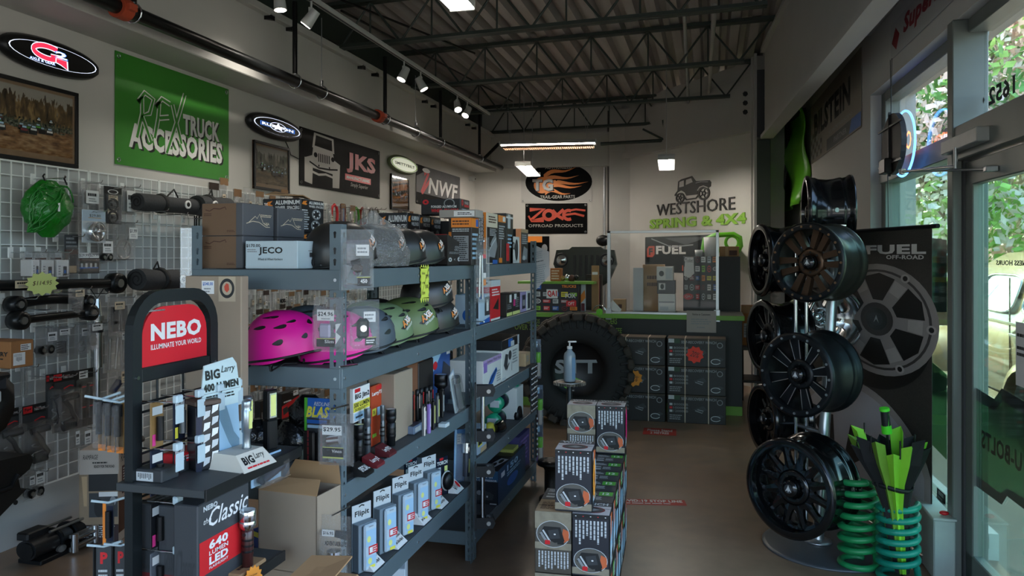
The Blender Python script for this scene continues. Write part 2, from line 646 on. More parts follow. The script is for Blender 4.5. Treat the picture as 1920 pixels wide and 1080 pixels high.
# ceiling: ribbed deck on open web joists
b=B()
pitch,x=.2,-4.1
prof=[]
while x<1.6:
 prof+=[(x,4.08),(x+.06,4.08),(x+.085,3.99),(x+.175,3.99)]
 x+=pitch
vs=[(px,y,z)for y in(-3.2,13.6)for px,z in prof]
n=len(prof)
b.add(vs,[(i,i+1,n+i+1,n+i)for i in range(n-1)],DECK)
b.box(-4.1,-3.2,4.1,1.6,13.6,4.2,DECK)
ceil=struct('ceiling',b)
for ji,yj in enumerate((2.98,4.70,6.42,8.18,9.88,11.52)):
 def jp(x,z,off=0.0):
  return Vector((x,yj-.0785*(x+1.484)+off,z))
 xl,xr,xe=WX+.1,XB(yj)+.02,XB(yj)-.27
 if ji==5:
  xr,xe=.1,-.1
 b=B()
 for off in(-.028,.028):
  for za,zb,xx in((3.545,3.58,xe),(3.945,3.985,xr)):
   p,q=jp(xl,za,off),jp(xx,za,off)
   a=[(p.x,p.y-.024),(q.x,q.y-.024),(q.x,q.y+.024),(p.x,p.y+.024)]
   b.prism(a,za,za+.008 if za<3.7 else za+.03,JOIST)
   b.prism([(p.x,p.y-.004),(q.x,q.y-.004),(q.x,q.y+.004),(p.x,p.y+.004)],za,zb,JOIST)
 jo=struct('joist',b,ceil)
 xs,nb=xl+.25,12
 st=(xe-xl-.3)/nb
 for k in range(nb+1):
  xa=xs+st*k
  w_=B()
  if k%2==0:
   w_.cyl(jp(xa,3.56),jp(xa+st,3.95),.011,JOIST,n=5)
  else:
   w_.cyl(jp(xa,3.95),jp(xa+st,3.56),.011,JOIST,n=5)
  obj('web_bar',w_,jo)
  if k%2==1:
   w2=B().cyl(jp(xa,3.56),jp(xa,3.95),.009,JOIST,n=5)
   obj('web_post',w2,jo)
b=B()
p=on_z(1285,30,3.5)
b.cyl(on_z(1283,20,3.7),on_z(1293,250,3.7),.018,ALU,n=8)
obj('conduit',b,ceil)
b=B().cyl(on_z(1340,10,3.75),on_z(1325,235,3.75),.022,BEAMP,n=8)
obj('conduit',b,ceil)
b=B()
for u0,v0,u1,v1 in((640,0,890,100),(640,20,960,190)):
 b.cyl(on_z(u0,v0,3.86),on_z(u1,v1,3.86),.012,PIPE,n=6)
obj('conduit',b,ceil)
b=B().cyl(at(1126,270,11.2),at(1266,262,11.0),.025,JOIST,n=6).cyl(at(1248,262,11.0),at(1243,225,11.0),.015,JOIST,n=6).cyl(at(1245,262,11),at(1205,242,11),.015,JOIST,n=6).cyl(at(1250,258,11),at(1300,232,10.6),.015,JOIST,n=6)
obj('brace',b,ceil)
# window and door in the right wall
GLASS=clear('window glass',(.93,.97,.95),gloss=.03,rough=.02,bump=0,haze=0.0)
FILM=clear('green tinted door glass',(.72,.9,.80),gloss=.05,rough=.03,bump=0,haze=0.0)
def rbox(b,x0,y0,z0,x1,y1,z1,mat,bev=0.0):
 """box in the right wall's own frame: x from its face outwards"""
 vs0=len(b.v)
 b.box(x0,y0,z0,x1,y1,z1,mat,bev)
 for i in range(vs0,len(b.v)):
  q=b.v[i]
  b.v[i]=(q[0]+XR(q[1]),q[1],q[2])
 return b
YM=4.30
b=B()
rbox(b,.07,5.94,.14,.17,6.05,HEAD,FRAME,.004)
rbox(b,.07,YM,HEAD-.07,.17,6.0,HEAD,FRAME,.004)
rbox(b,.07,YM,.14,.17,6.0,.22,FRAME,.004)
rbox(b,.05,YM,2.12,.18,6.0,2.24,FRAME,.004)
w1=struct('window_1',b)
b=rbox(B(),-.02,YM-.08,0,.14,YM,HEAD,FRAME,.005)
struct('mullion',b,w1)
b=rbox(B(),.115,YM,.22,.121,5.95,2.13,FILM)
struct('pane',b,w1)
b=rbox(B(),.115,YM,2.23,.121,5.95,HEAD-.06,GLASS)
struct('pane',b,w1)
b=rbox(B(),.12,3.1,2.24,.126,YM-.08,HEAD-.06,GLASS)
struct('pane',b,w1)
b=rbox(B(),-.01,3.1,2.07,.14,YM-.08,2.24,FRAME,.005)
rbox(b,.05,3.1,HEAD-.07,.16,YM-.08,HEAD,FRAME,.004)
struct('transom_bar',b,w1)
b=rbox(B(),0,YM,.14,.1,6.06,.165,pm('window sill','9aa09c',.5))
struct('window_sill',b,w1)
b=B()
for y in(3.05,1.5,-.1,-1.7):
 rbox(b,.03,y-.06,0,.15,y,HEAD,FRAME)
rbox(b,.05,-2.2,HEAD-.07,.15,3.0,HEAD,FRAME)
rbox(b,.05,-2.2,0,.15,3.0,.15,FRAME)
struct('window_3',b)
dy0,dy1=3.1,YM-.09
b=B()
rbox(b,.03,dy1-.11,.02,.08,dy1,2.06,FRAME,.005)
rbox(b,.03,dy0,.02,.08,dy0+.11,2.06,FRAME,.005)
rbox(b,.03,dy0,.02,.08,dy1,.17,FRAME,.005)
rbox(b,.03,dy0,1.945,.08,dy1,2.06,FRAME,.005)
d1=struct('door_1',b)
b=rbox(B(),.052,dy0+.1,.165,.058,dy1-.1,1.95,FILM)
struct('pane',b,d1)
b=rbox(B(),.02,dy1-.02,0,.1,dy1+.012,2.07,DGREY)
struct('door_gasket',b,d1)
# outside
PAVE=pm('pale pavement','757167',0.9,var=0.12,scale=4)
b=B().box(1.46,-12,-.16,40,40,-.1,PAVE)
struct('ground',b)
b=B().box(1.5,-14,-.13,-40,-3.3,-.1,PAVE)
struct('ground_front',b)
BARK=pm('bark','5a4636',.9,var=.3)
LEAFS=[pm('fresh leaf','a3cf6c',.6,var=.25),pm('deep leaf','5f9c4c',.6,var=.3),pm('pale blossom','f6ddd2',.7,var=.1),pm('white blossom','f8f0ea',.7,var=.05)]
def tree(name,label,loc,r,hgt,mix,n,group):
 t=thing(name,label,'tree',loc,0,group)
 b=B().tube([(0,0,0),(.1,.05,hgt*.3),(.0,.1,hgt*.55),(.1,0,hgt*.8)],[.14,.11,.08,.04],BARK,n=7)
 for k in range(5):
  a=k*1.3
  b.tube([(0,.05,hgt*(.3+.07*k)),(math.cos(a)*r*.6,math.sin(a)*r*.6,hgt*(.5+.07*k))],[.05,.02],BARK,n=5)
 obj('trunk',b,t)
 g=random.Random(n+int(r*10))
 vs,fs,mi=[],[],[]
 cl=[(g.uniform(-.75,.75)*r,g.uniform(-.75,.75)*r,hgt*g.uniform(.3,1.0),g.choice(mix))for _ in range(60)]
 for i in range(n):
  c=g.choice(cl)
  p=Vector((c[0]+g.gauss(0,r*.2),c[1]+g.gauss(0,r*.2),max(.1,c[2]+g.gauss(0,r*.16))))
  s=g.uniform(.035,.09)
  e=Vector((g.gauss(0,1),g.gauss(0,1),g.gauss(0,1))).normalized()
  f=e.orthogonal().normalized()*s
  e=e*s*1.3
  k=len(vs)
  vs+=[p-e,p+f,p+e,p-f]
  fs.append((k,k+1,k+2,k+3))
  mi.append(c[3])
 me=bpy.data.meshes.new('crown')
 me.from_pydata([tuple(v)for v in vs],[],fs)
 for m in LEAFS:
  me.materials.append(m)
 me.polygons.foreach_set('material_index',mi)
 o=obj('crown',me,t)
 o['kind']='stuff'
 return t
G_TREES='trees and bushes across the street'
tree('tree','leafy green tree beyond the upper window pane',(4.0,15.5,-.1),2.0,6.5,(0,1,2,3,2),14000,G_TREES)
tree('blossom_tree','pale pink blossom tree beyond the sidelight',(6.9,17.5,-.1),2.0,4.8,(2,2,0,3),13000,G_TREES)
tree('tree','green tree with white blossom beyond the glass door',(8.6,13.0,-.1),2.3,6.2,(0,3,3,2,2,3),15000,G_TREES)
tree('blossom_tree','low white flowering bush behind the tan vintage van',(6.6,10.6,-.1),1.2,2.6,(3,2,2,3),7000,G_TREES)
tree('tree','dark green tree at the far end of the street',(3.2,23.0,-.1),2.6,7.5,(1,0,2),8000,G_TREES)
tree('tree','tall green tree behind the white blossom tree',(12.5,19.5,-.1),3.0,8.5,(2,0,0,3),9000,G_TREES)
# lamps and pipes under the ceiling
TUBE=pm('lit tube','fff6ea',.4,var=0.0,emit=26.0)
SPOTL=pm('lit spot lens','fff2e2',.3,var=0.0,emit=14.0)
HOUSE=pm('lamp housing','c9ccca',.45,.1,var=.04)
GOLDL=pm('louver edge','9b7f68',.5,.4,var=.2)
def strip_light(name,label,p,q,wid,louver=False,hang=.5):
 p,q=Vector(p),Vector(q)
 mid=(p+q)/2
 d=q-p
 L=d.length
 t=thing(name,label,'ceiling light',mid,math.atan2(d.y,d.x),'hanging strip lights')
 b=B().prism([(-wid/2,0),(-wid*.3,.05),(wid*.3,.05),(wid/2,0),(wid*.3,.03),(-wid*.3,.03)],-L/2,L/2,HOUSE)
 for i,v in enumerate(b.v):
  b.v[i]=(v[2],v[0],v[1])
 obj('housing',b,t)
 for s in(-1,1):
  b=B().cyl((-L/2+.02,s*wid*.22,.012),(L/2-.02,s*wid*.22,.012),.016,TUBE,n=10)
  obj('tube',b,t)
  b=B().box(s*(L/2-.02),-wid/2,-.012,s*L/2,wid/2,.05,HOUSE,.003)
  obj('end_cap',b,t)
  b=B().cyl((s*L*.4,0,.05),(s*(L*.4+.03),0,hang),.003,ALU,n=5).cyl((s*L*.4,0,.05),(s*(L*.4-.06),0,hang),.003,ALU,n=5)
  obj('hanger_wire',b,t)
 if louver:
  b=B()
  k=44
  for i in range(k):
   x=-L/2+.05+(L-.1)*i/(k-1)
   b.box(x-.004,-wid*.5,-.05,x+.004,wid*.5,-.02,GOLDL)
  b.box(-L/2+.04,-wid*.5,-.05,L/2-.04,-wid*.48,-.02,GOLDL).box(-L/2+.04,wid*.48,-.05,L/2-.04,wid*.5,-.02,GOLDL)
  stuff(obj('louver',b,t))
 return t
strip_light('strip_light','long strip light with ribbed louver hanging across the room before the back wall',at(938,276,10.3),at(1119,266,10.1),.2,True,.65)
strip_light('strip_light','short bright strip light overlapping the flame oval banner',at(980,309,10.45),at(1000,330,11.85),.22,hang=1.18)
strip_light('strip_light','bright strip light seen end-on above the wall lettering',at(1250,318,9.7),at(1249,297,8.6),.19,hang=1.25)
strip_light('strip_light','strip light at the top edge above the first truss',at(868,18,4.75),at(838,-14,4.44),.16,hang=.45)
p0,p1=on_z(572,-6,3.45),on_z(916,216,3.45)
t=thing('track_light','white ceiling track with five spot heads along the roof trusses','track light',p0,math.atan2((p1-p0).y,(p1-p0).x))
L=(p1-p0).length
obj('rail',B().box(0,-.022,0,L,.022,.035,HOUSE,.003).box(.02,-.008,-.003,L-.02,.008,0,DGREY),t)
mi=t.matrix_basis.inverted()if False else(Matrix.Translation(p0)@Matrix.Rotation(t.rotation_euler[2],4,'Z')).inverted()
def spot_head(parent,x,aim,y=0.0):
 b=B().cyl((x,y,0),(x,y,-.05),.008,HOUSE,n=8)
 b.box(x-.02,y-.012,-.11,x-.015,y+.012,-.05,HOUSE)
 b.box(x+.015,y-.012,-.11,x+.02,y+.012,-.05,HOUSE).box(x-.02,y-.012,-.055,x+.02,y+.012,-.05,HOUSE)
 h=obj('spot_head',b,parent)
 c=Vector((x,y,-.12))
 a=Vector(aim).normalized()
 b=B().cyl(c-a*.06,c+a*.07,.034,HOUSE,r1=.045,n=16)
 obj('spot_can',b,h)
 obj('lens',B().cyl(c+a*.071,c+a*.073,.038,SPOTL,n=16),h)
 l=bpy.data.lights.new('spot_beam','SPOT')
 l.energy=22
 l.color=(1,.93,.82)
 l.spot_size=math.radians(95)
 l.spot_blend=1.0
 l.shadow_soft_size=.03
 o=bpy.data.objects.new('spot_beam',l)
 COL.objects.link(o)
 o.parent=h
 o.location=c+a*.08
 o.rotation_euler=a.to_track_quat('-Z','Y').to_euler()
aims=[(-.1,.6,-.8),(-.35,.3,-.9),(.1,-.5,-.9),(-.5,-.3,-.8),(-.6,.2,-.8)]
for(u,v),a in zip(((584,4),(756,116),(785,136),(856,180),(875,192)),aims):
 q=mi@on_z(u,v,3.44)
 spot_head(t,q.x,a)
t2=thing('spot_lamp','single white spot lamp at the top edge beside the dark ledge','spot light',on_z(524,-32,3.5))
spot_head(t2,0,(.1,.0,-1))
for k in(0,):
 obj('arm',B().cyl((0,0,0),(0,0,.5),.012,HOUSE,n=8),t2)
t=thing('sprinkler_pipe','black sprinkler pipe running along the painted wall beam','pipe',(0,0,0))
px=WX+.52
pz=2.99
b=B().cyl((px,-2.9,pz),(px,11.6,pz),.042,PIPE,n=14)
obj('pipe_run',b,t)
for u,thick in((250,1),(553,1),(722,1),(826,1),(899,1),(603,0),(779,0)):
 q=on_x(u,200,px)
 b=B().cyl((px,q.y,pz+.06),(px,q.y,3.62),.02 if thick else .004,PIPE if thick else ALU,n=8)
 obj('hanger_rod',b,t)
 b=B().tube([(px+.055*math.cos(a),q.y,pz+.055*math.sin(a))for a in[2*math.pi*i/14 for i in range(14)]],.006,CHROME,n=5,closed=True)
 b.cyl((px,q.y,pz+.05),(px,q.y,pz+.1),.015,CHROME,n=8)
 obj('hanger_ring',b,t)
REDC=pm('orange red coupling','b4482a',.6,var=.15)
for u in(228,709):
 q=on_x(u,200,px)
 b=B().cyl((px,q.y-.04,pz),(px,q.y+.04,pz),.062,REDC,n=14).box(px+.05,q.y-.03,pz-.02,px+.085,q.y+.03,pz+.02,REDC,.004)
 obj('coupling',b,t,label='orange pipe coupling')
q=on_x(905,300,px)
b=B().cyl(q,at(935,270,11.2),.025,PIPE,n=8)
obj('branch_pipe',b,t)
b=B().tube([(WX+.2,y,3.64+.02*math.sin(y*3))for y in[2+.5*i for i in range(20)]],.012,IRON,n=5)
tag(obj('cable',b),'black cable lying along the top of the wall beam','cable')
q=on_x(880,335,WX)
t=thing('security_camera','small white dome camera on the wall by the far left corner','camera',q)
obj('mount',B().cyl((0,0,0),(.04,0,0),.04,HOUSE,n=14),t)
obj('dome',B().ball((.06,0,0),.045,HOUSE),t)
obj('lens',B().ball((.1,-.01,-.008),.012,BLACK),t)
# flat signs
PL={'left':(Vector((WX,0,0)),Vector((0,1,0))),'back':(bw0,dback),'slant':(bw1,dsl),'right':(Vector((XR(0),0,0)),Vector((.0294,-1,0)).normalized())}
def on_wall(pl,u,v,lift=0.0):
 P,D=PL[pl]
 n=Vector((D.y,-D.x,0))
 P=P+n*lift
 r=Vector(ray(u,v))
 d=(P-Vector((0,0,CAMZ))).dot(n)/r.dot(n)
 q=at(u,v,d)
 return(q-P).dot(D),q.z
def flat_on(pl,corners,lift=0.0):
 """TL, TR, BL, BR pixels -> origin, angle, width, height"""
 (a,b),(c,d),(e,f),(g,h)=[on_wall(pl,*k,lift)for k in corners]
 s0,s1,z1,z0=(a+e)/2,(c+g)/2,(b+d)/2,(f+h)/2
 P,D=PL[pl]
 n=Vector((D.y,-D.x,0))
 o=P+n*lift+D*s0
 return Vector((o.x,o.y,z0)),math.atan2(D.y,D.x),s1-s0,z1-z0
def placard(name,label,cat,pl,corners,mat,ops,thick=.004,oval=False,rim=None,group=None,lift=.004,part='printed_face',extra=None):
 o,rz,w_,h_=flat_on(pl,corners,lift)
 b=B()
 if oval:
  b.M=Matrix.Rotation(math.pi/2,4,'X')
  b.prism([(w_/2+w_/2*math.cos(2*math.pi*i/40),h_/2+h_/2*math.sin(2*math.pi*i/40))for i in range(40)],0,thick,mat)
 else:
  b.box(0,-thick,0,w_,0,h_,mat)
 ob=obj(name,b,None,o,rz)
 tag(ob,label,cat,group)
 p=Print().face((0,-thick,0),(1,0,0),(0,0,1),w_,h_).run(ops)
 obj(part,p.b,ob)
 if rim:
  b=B()
  if oval:
   b.tube([(w_/2+w_/2*math.cos(2*math.pi*i/40),-thick/2,h_/2+h_/2*math.sin(2*math.pi*i/40))for i in range(40)],thick*.55,rim,n=6,closed=True)
  else:
   f=.022
   for q in((0,0,w_,f),(0,h_-f,w_,h_),(0,f,f,h_-f),(w_-f,f,w_,h_-f)):
    b.box(q[0],-thick-.012,q[1],q[2],.0,q[3],rim,.002)
  obj('frame',b,ob)
 if extra:
  extra(ob,w_,h_,thick)
 return ob
def grommets(ob,w_,h_,th):
 for x in(.03,w_-.03):
  for z in(.03,h_-.03):
   b=B().tube([(x+.013*math.cos(a),-th-.001,z+.013*math.sin(a))for a in[2*math.pi*i/10 for i in range(10)]],.004,CHROME,n=4,closed=True)
   obj('grommet',b,ob)
def photo_mat(key,sky,forest,mud,s):
 m=pm(key,'ffffff',.25,var=0)
 n,l=m.node_tree.nodes,m.node_tree.links
 p=n['Principled BSDF']
 tc,sp=n.new('ShaderNodeTexCoord'),n.new('ShaderNodeSeparateXYZ')
 l.new(tc.outputs['Generated'],sp.inputs[0])
 def noise(sc,det,stretch):
  mp,z=n.new('ShaderNodeMapping'),n.new('ShaderNodeTexNoise')
  mp.inputs['Scale'].default_value=stretch
  z.inputs['Scale'].default_value=sc
  z.inputs['Detail'].default_value=det
  l.new(tc.outputs['Generated'],mp.inputs[0])
  l.new(mp.outputs[0],z.inputs['Vector'])
  return z.outputs['Fac']
 tr,gr,fine=noise(7*s,6,(3,1,.6)),noise(9*s,8,(1,1,2)),noise(26*s,5,(1.6,1,1))
 def ramp(f,cols):
  r=n.new('ShaderNodeValToRGB')
  e=r.color_ramp.elements
  while len(e)<len(cols):
   e.new(.5)
  for i,(pos,c)in enumerate(cols):
   e[i].position=pos
   e[i].color=(*rgb(c),1)
  l.new(f,r.inputs[0])
  return r.outputs[0]
 cf=ramp(tr,forest)
 cm=ramp(gr,mud)
 cv=ramp(fine,[(.35,'0c0c0b'),(.5,'4a5a48'),(.6,'8f9488'),(.7,'2a2420')])
 def thresh(zv,amp,src):
  a=n.new('ShaderNodeMath')
  a.operation='MULTIPLY_ADD'
  a.inputs[1].default_value=amp
  l.new(src,a.inputs[0])
  l.new(sp.outputs[2],a.inputs[2])
  g=n.new('ShaderNodeMath')
  g.operation='GREATER_THAN'
  l.new(a.outputs[0],g.inputs[0])
  g.inputs[1].default_value=zv
  return g.outputs[0]
 def mix(f,a,b_):
  x=n.new('ShaderNodeMix')
  x.data_type='RGBA'
  l.new(f,x.inputs[0])
  l.new(a,x.inputs[6])
  l.new(b_,x.inputs[7])
  return x.outputs[2]
 skyc=n.new('ShaderNodeRGB')
 skyc.outputs[0].default_value=(*rgb(sky),1)
 c1=mix(thresh(.52,.3,gr),cm,cv)
 c2=mix(thresh(.72,.45,fine),c1,cf)
 c3=mix(thresh(1.18,.7,tr),c2,skyc.outputs[0])
 l.new(c3,p.inputs['Base Color'])
 return m
PH1=photo_mat('trail photo one','b8b4a8',[(.3,'2a2216'),(.5,'6d5430'),(.62,'b0935f'),(.75,'3a473e')],[(.3,'5b3b26'),(.5,'a1754c'),(.7,'cfae86')],1.0)
PH2=photo_mat('trail photo two','a9a79e',[(.3,'20231d'),(.5,'565b4c'),(.65,'9a9684'),(.8,'2c2a22')],[(.3,'2b2318'),(.5,'6d5a40'),(.7,'8f8468')],.8)
PH3=photo_mat('trail photo three','8d8f88',[(.3,'23261f'),(.5,'4b4f44'),(.65,'7d7c6c'),(.8,'2e2c25')],[(.3,'3b2a18'),(.5,'a8682c'),(.7,'6c5436')],.7)
PGLASS=clear('picture glass',gloss=.06,rough=.04,bump=.0,haze=0.0)
def framed_photo(name,label,corners,mat,margin):
 ob=placard(name,label,'framed photo','left',corners,pm('brown mat board','a08366',.7,var=.05),[],thick=.012,rim=IRON,group='framed trail photos')
 for ch in list(ob.children):
  if ch.name.startswith('printed_face'):
   bpy.data.objects.remove(ch)
 _,_,w_,h_=flat_on('left',corners)
 ml,mb,mr,mt=margin
 b=B().add([(ml*w_,-.0135,mb*h_),(w_-mr*w_,-.0135,mb*h_),(w_-mr*w_,-.0135,h_-mt*h_),(ml*w_,-.0135,h_-mt*h_)],[(0,1,2,3)],mat)
 ph=obj('photograph',b,ob)
 g=random.Random(int(w_*100))
 p=Print().face((ml*w_,-.0136,mb*h_),(1,0,0),(0,0,1),w_*(1-ml-mr),h_*(1-mb-mt))
 cars=[]
 for i in range(16 if w_>.5 else 5):
  x,y=g.uniform(.05,.9),g.uniform(.26,.52)
  k=(.62-y)*.22+.02
  c=g.choice((LGREY,BLACK,GREEN,DGREY,WHITE,MAROON))
  cars+=[('r',x,y,x+k,y+k*.8,BLACK),('r',x+k*.1,y+k*.4,x+k*.9,y+k*.75,c),('r',x+k*.2,y+k*.8,x+k*.8,y+k*1.3,DGREY),('r',x+k*.25,y+k*.9,x+k*.75,y+k*1.2,SKYB)]
 obj('vehicle_prints',p.run(cars).b,ph)
 obj('glazing',B().box(.02,-.02,.02,w_-.02,-.018,h_-.02,PGLASS),ob)
 return ob
framed_photo('framed_photo','large framed photo of trail trucks in forest below black oval sign',((-40,127),(145,178),(-40,301),(139,307)),PH1,(.05,.12,.06,.09))
framed_photo('framed_photo','framed forest photo reflecting two strip lights under star oval sign',((474,261),(541,280),(472,354),(538,362)),PH2,(.06,.13,.06,.1))
framed_photo('framed_photo','small narrow framed trail photo under pale oval sign',((731,325),(765,334),(731,392),(764,397)),PH3,(.06,.13,.06,.1))
LB=pm('lit black sign face','0d0e10',.3,var=.03,coat=.3)
LW=pm('lit white lettering','dfe8ff',.4,var=.02,emit=.9)
LR=pm('lit red lettering','f03050',.4,var=.04,emit=.75)
LC=pm('lit cream face','e4e8cf',.4,var=.03,emit=.35)
LBL=pm('lit blue glow','3c78d8',.4,var=.02,emit=.7)
def arc(cx,cy,rx,ry,a0,a1,n=14):
 return[(cx+rx*math.cos(math.radians(a0+(a1-a0)*i/n)),cy+ry*math.sin(math.radians(a0+(a1-a0)*i/n)))for i in range(n+1)]
gpts=arc(.50,.60,.165,.26,40,300,18)+[(.66,.42),(.66,.10),(.55,.26)]
placard('oval_sign','black oval light box with a large red letter and axle wording','sign','left',((-4,60),(168,110),(-4,112),(168,146)),LB,[('o',.5,.5,.485,.47,.975,LW),('s',arc(.42,.6,.155,.26,50,320,20)+[(.575,.5),(.45,.46)],.26,LW),('s',arc(.42,.6,.155,.26,50,320,20)+[(.575,.5),(.45,.46)],.19,LR),('p',[(.5,.46),(.64,.46),(.645,.06),(.56,.2),(.5,.26)],LW),('p',[(.51,.45),(.625,.45),(.632,.1),(.56,.24),(.51,.29)],LR),('t','2',.49,.48,.64,.8,LBL,{'bold':.06}),('t','2',.5,.5,.63,.78,LW,{'bold':.03}),('t','AXLE & GEAR',.22,.12,.50,.24,LBL,{'bold':.045}),('t','AXLE & GEAR',.225,.125,.495,.235,LW,{'bold':.02})],thick=.06,oval=True,rim=IRON,group='oval light box signs')
BANG=pm('green vinyl banner','3a8a2c',.45,var=.1,scale=2,bump=.35)
BANB=pm('black vinyl banner','0c0c0d',.5,var=.1,scale=3,bump=.4,spec=.05)
BANW=pm('white vinyl banner','b9b8b5',.5,var=.04,scale=3,bump=.25)
SH=[('t','TRUCK',.557,.385,.91,.592,BLACK,{'bold':.045,'shear':.0}),('t','TRUCK',.545,.40,.90,.605,WHITE,{'bold':.06})]
rf=[([(.16,.27),(.2,.5),(.2,.66),(.17,.6),(.22,.7),(.29,.66),(.26,.52),(.2,.48),(.27,.26)],),([(.3,.3),(.33,.5),(.34,.66),(.31,.6),(.36,.69),(.43,.66)],),([(.34,.5),(.42,.53)],),([(.45,.66),(.48,.52),(.53,.3)],),([(.56,.8),(.5,.55),(.4,.18)],)]
ops=[]
for(pts,)in rf:
 ops.append(('s',pts,.055,WHITE))
for(pts,)in rf:
 ops.append(('s',pts,.03,BANG))
placard('green_banner','green vinyl banner with white lettering on the wall above wire grid','banner','left',((217,95),(429,168),(213,307),(427,340)),BANG,[('t','ACCESSORIES',.115,.155,.945,.385,BLACK,{'bold':.045}),('t','ACCESSORIES',.10,.17,.93,.40,WHITE,{'bold':.06})]+SH+ops,extra=grommets)
placard('oval_sign','black oval light box with a star badge above framed forest photo','sign','left',((461,208),(554,238),(461,243),(554,266)),LB,[('o',.5,.5,.47,.45,.96,LW),('p',[(.15,.38),(.85,.38),(.85,.62),(.15,.62)],LBL),('p',[(.165,.4),(.835,.4),(.835,.6),(.165,.6)],LB),('e',.5,.5,.17,.26,LW),('e',.5,.5,.155,.235,LB),('p',star(.5,.5,.06,.15,5,1.7,math.pi/2),LW),('t','RUBICON',.18,.42,.82,.58,LW,{'bold':.05})],thick=.06,oval=True,rim=IRON,group='oval light box signs')
PG=pm('banner grey print','a7a49c',.35,var=.05,bump=.5,scale=3)
PR_=pm('banner red print','d3262b',.35,var=.05,bump=.5,scale=3)
jeep=[('p',[(.05,.08),(.13,.05),(.14,.5),(.05,.5)],PG),('p',[(.36,.05),(.44,.06),(.45,.5),(.36,.5)],PG),('p',[(.06,.5),(.13,.56),(.14,.7),(.36,.7),(.38,.56),(.45,.5),(.44,.44),(.38,.42),(.37,.3),(.14,.34),(.12,.44),(.05,.46)],PG),('p',[(.13,.7),(.15,.97),(.37,.95),(.38,.68)],PG),('p',[(.155,.74),(.17,.93),(.35,.915),(.355,.72)],BANB),('s',[(.07,.3),(.2,.24),(.28,.27),(.42,.22)],.04,PG),('s',[(.1,.44),(.2,.36),(.32,.37),(.42,.4)],.03,BANB)]
for k in range(7):
 jeep.append(('r',.195+k*.02,.47,.205+k*.02,.62,BANB))
jeep+=[('e',.165,.58,.02,.045,BANB),('e',.36,.57,.02,.045,BANB),('e',.2,.4,.008,.02,BANB),('e',.32,.4,.008,.02,BANB)]
placard('black_banner','black vinyl banner with grey truck front and red lettering','banner','left',((560,235),(712,285),(562,345),(711,374)),BANB,jeep+[('t','JKS',.53,.40,.93,.80,PR_,{'bold':.09}),('r',.51,.25,.86,.37,PR_),('t','MANUFACTURING',.53,.28,.84,.34,PG,{'bold':.03}),('t','Simply Superior',.58,.12,.82,.22,PG,{'shear':.3})],extra=grommets)
placard('oval_sign','small pale oval light box with dark wording above narrow framed photo','sign','left',((726,289),(776,304),(726,316),(776,328)),LC,[('o',.5,.5,.49,.48,.93,LIME),('t','SMITTYBILT',.14,.40,.88,.60,BLACK,{'bold':.03,'shear':-.05})],thick=.05,oval=True,rim=pm('sign rim','6d7a55',.5),group='oval light box signs')
placard('grey_banner','grey and black banner with white block letters nearest the far corner','banner','left',((780,309),(862,331),(780,384),(862,394)),pm('grey vinyl banner','5a5a5d',.55,var=.35,scale=4,bump=.3),[('p',[(0,0),(1,0),(1,.25),(0,.3)],BANB),('p',[(0,.7),(.25,.95),(.1,1),(0,1)],BANB),('s',[(.1,.3),(.25,.85),(.16,.8)],.12,PR_),('s',[(.28,.68),(.12,.3)],.1,PR_),('t','NWF',.25,.3,.95,.72,BLACK,{'bold':.07,'shear':.15}),('t','NWF',.24,.32,.94,.74,WHITE,{'bold':.03,'shear':.15}),('e',.2,.9,.08,.06,WHITE)],extra=grommets)
b=B().tube([on_x(534,262,WX+.01),on_x(540,275,WX+.012),on_x(545,290,WX+.012),on_x(560,298,WX+.012)],.005,IRON,n=5)
tag(obj('sign_cable',b),'thin black cable running from star oval sign to black banner','cable')
FL1,FL2=pm('flame orange','d97a22',.45,var=.12,scale=6,bump=.3),pm('flame red','c2452c',.45,var=.12,scale=6,bump=.3)
def flame(x0,y0,x1,y1,lean=0.0):
 """a licking flame tongue from left to right"""
 up=[(x0+(x1-x0)*t,y0+(y1-y0)*t+.1*math.sin(t*5.5)*(1-t)+.07*(1-t))for t in[i/9 for i in range(10)]]
 dn=[(x0+(x1-x0)*t,y0+(y1-y0)*t+.1*math.sin(t*5.5)*(1-t)-.06*(1-t))for t in[i/9 for i in range(9)]]
 return up+dn[::-1]
placard('white_banner','white banner with black oval and orange flames on the back wall','banner','back',((977,304),(1110,302),(977,380),(1110,380)),BANW,[('e',.53,.5,.47,.46,BANB,40),('p',flame(.32,.62,.78,.86),FL1),('p',flame(.3,.5,.82,.66),FL1),('p',flame(.34,.4,.95,.5),FL1),('p',flame(.36,.34,.86,.4),FL1),('p',flame(.34,.24,.7,.22),FL1),('e',.3,.43,.12,.2,FL1),('e',.5,.55,.012,.022,BANB),('e',.46,.3,.012,.022,BANB),('t','TG',.17,.27,.46,.56,BLACK,{'bold':.06}),('t','TG',.16,.29,.45,.58,PG,{'bold':.05}),('t','AUTHORIZED',.34,.82,.72,.9,PG,{'bold':.02}),('t','TRAIL-GEAR PARTS',.27,.1,.76,.18,PG,{'bold':.02})],extra=grommets)
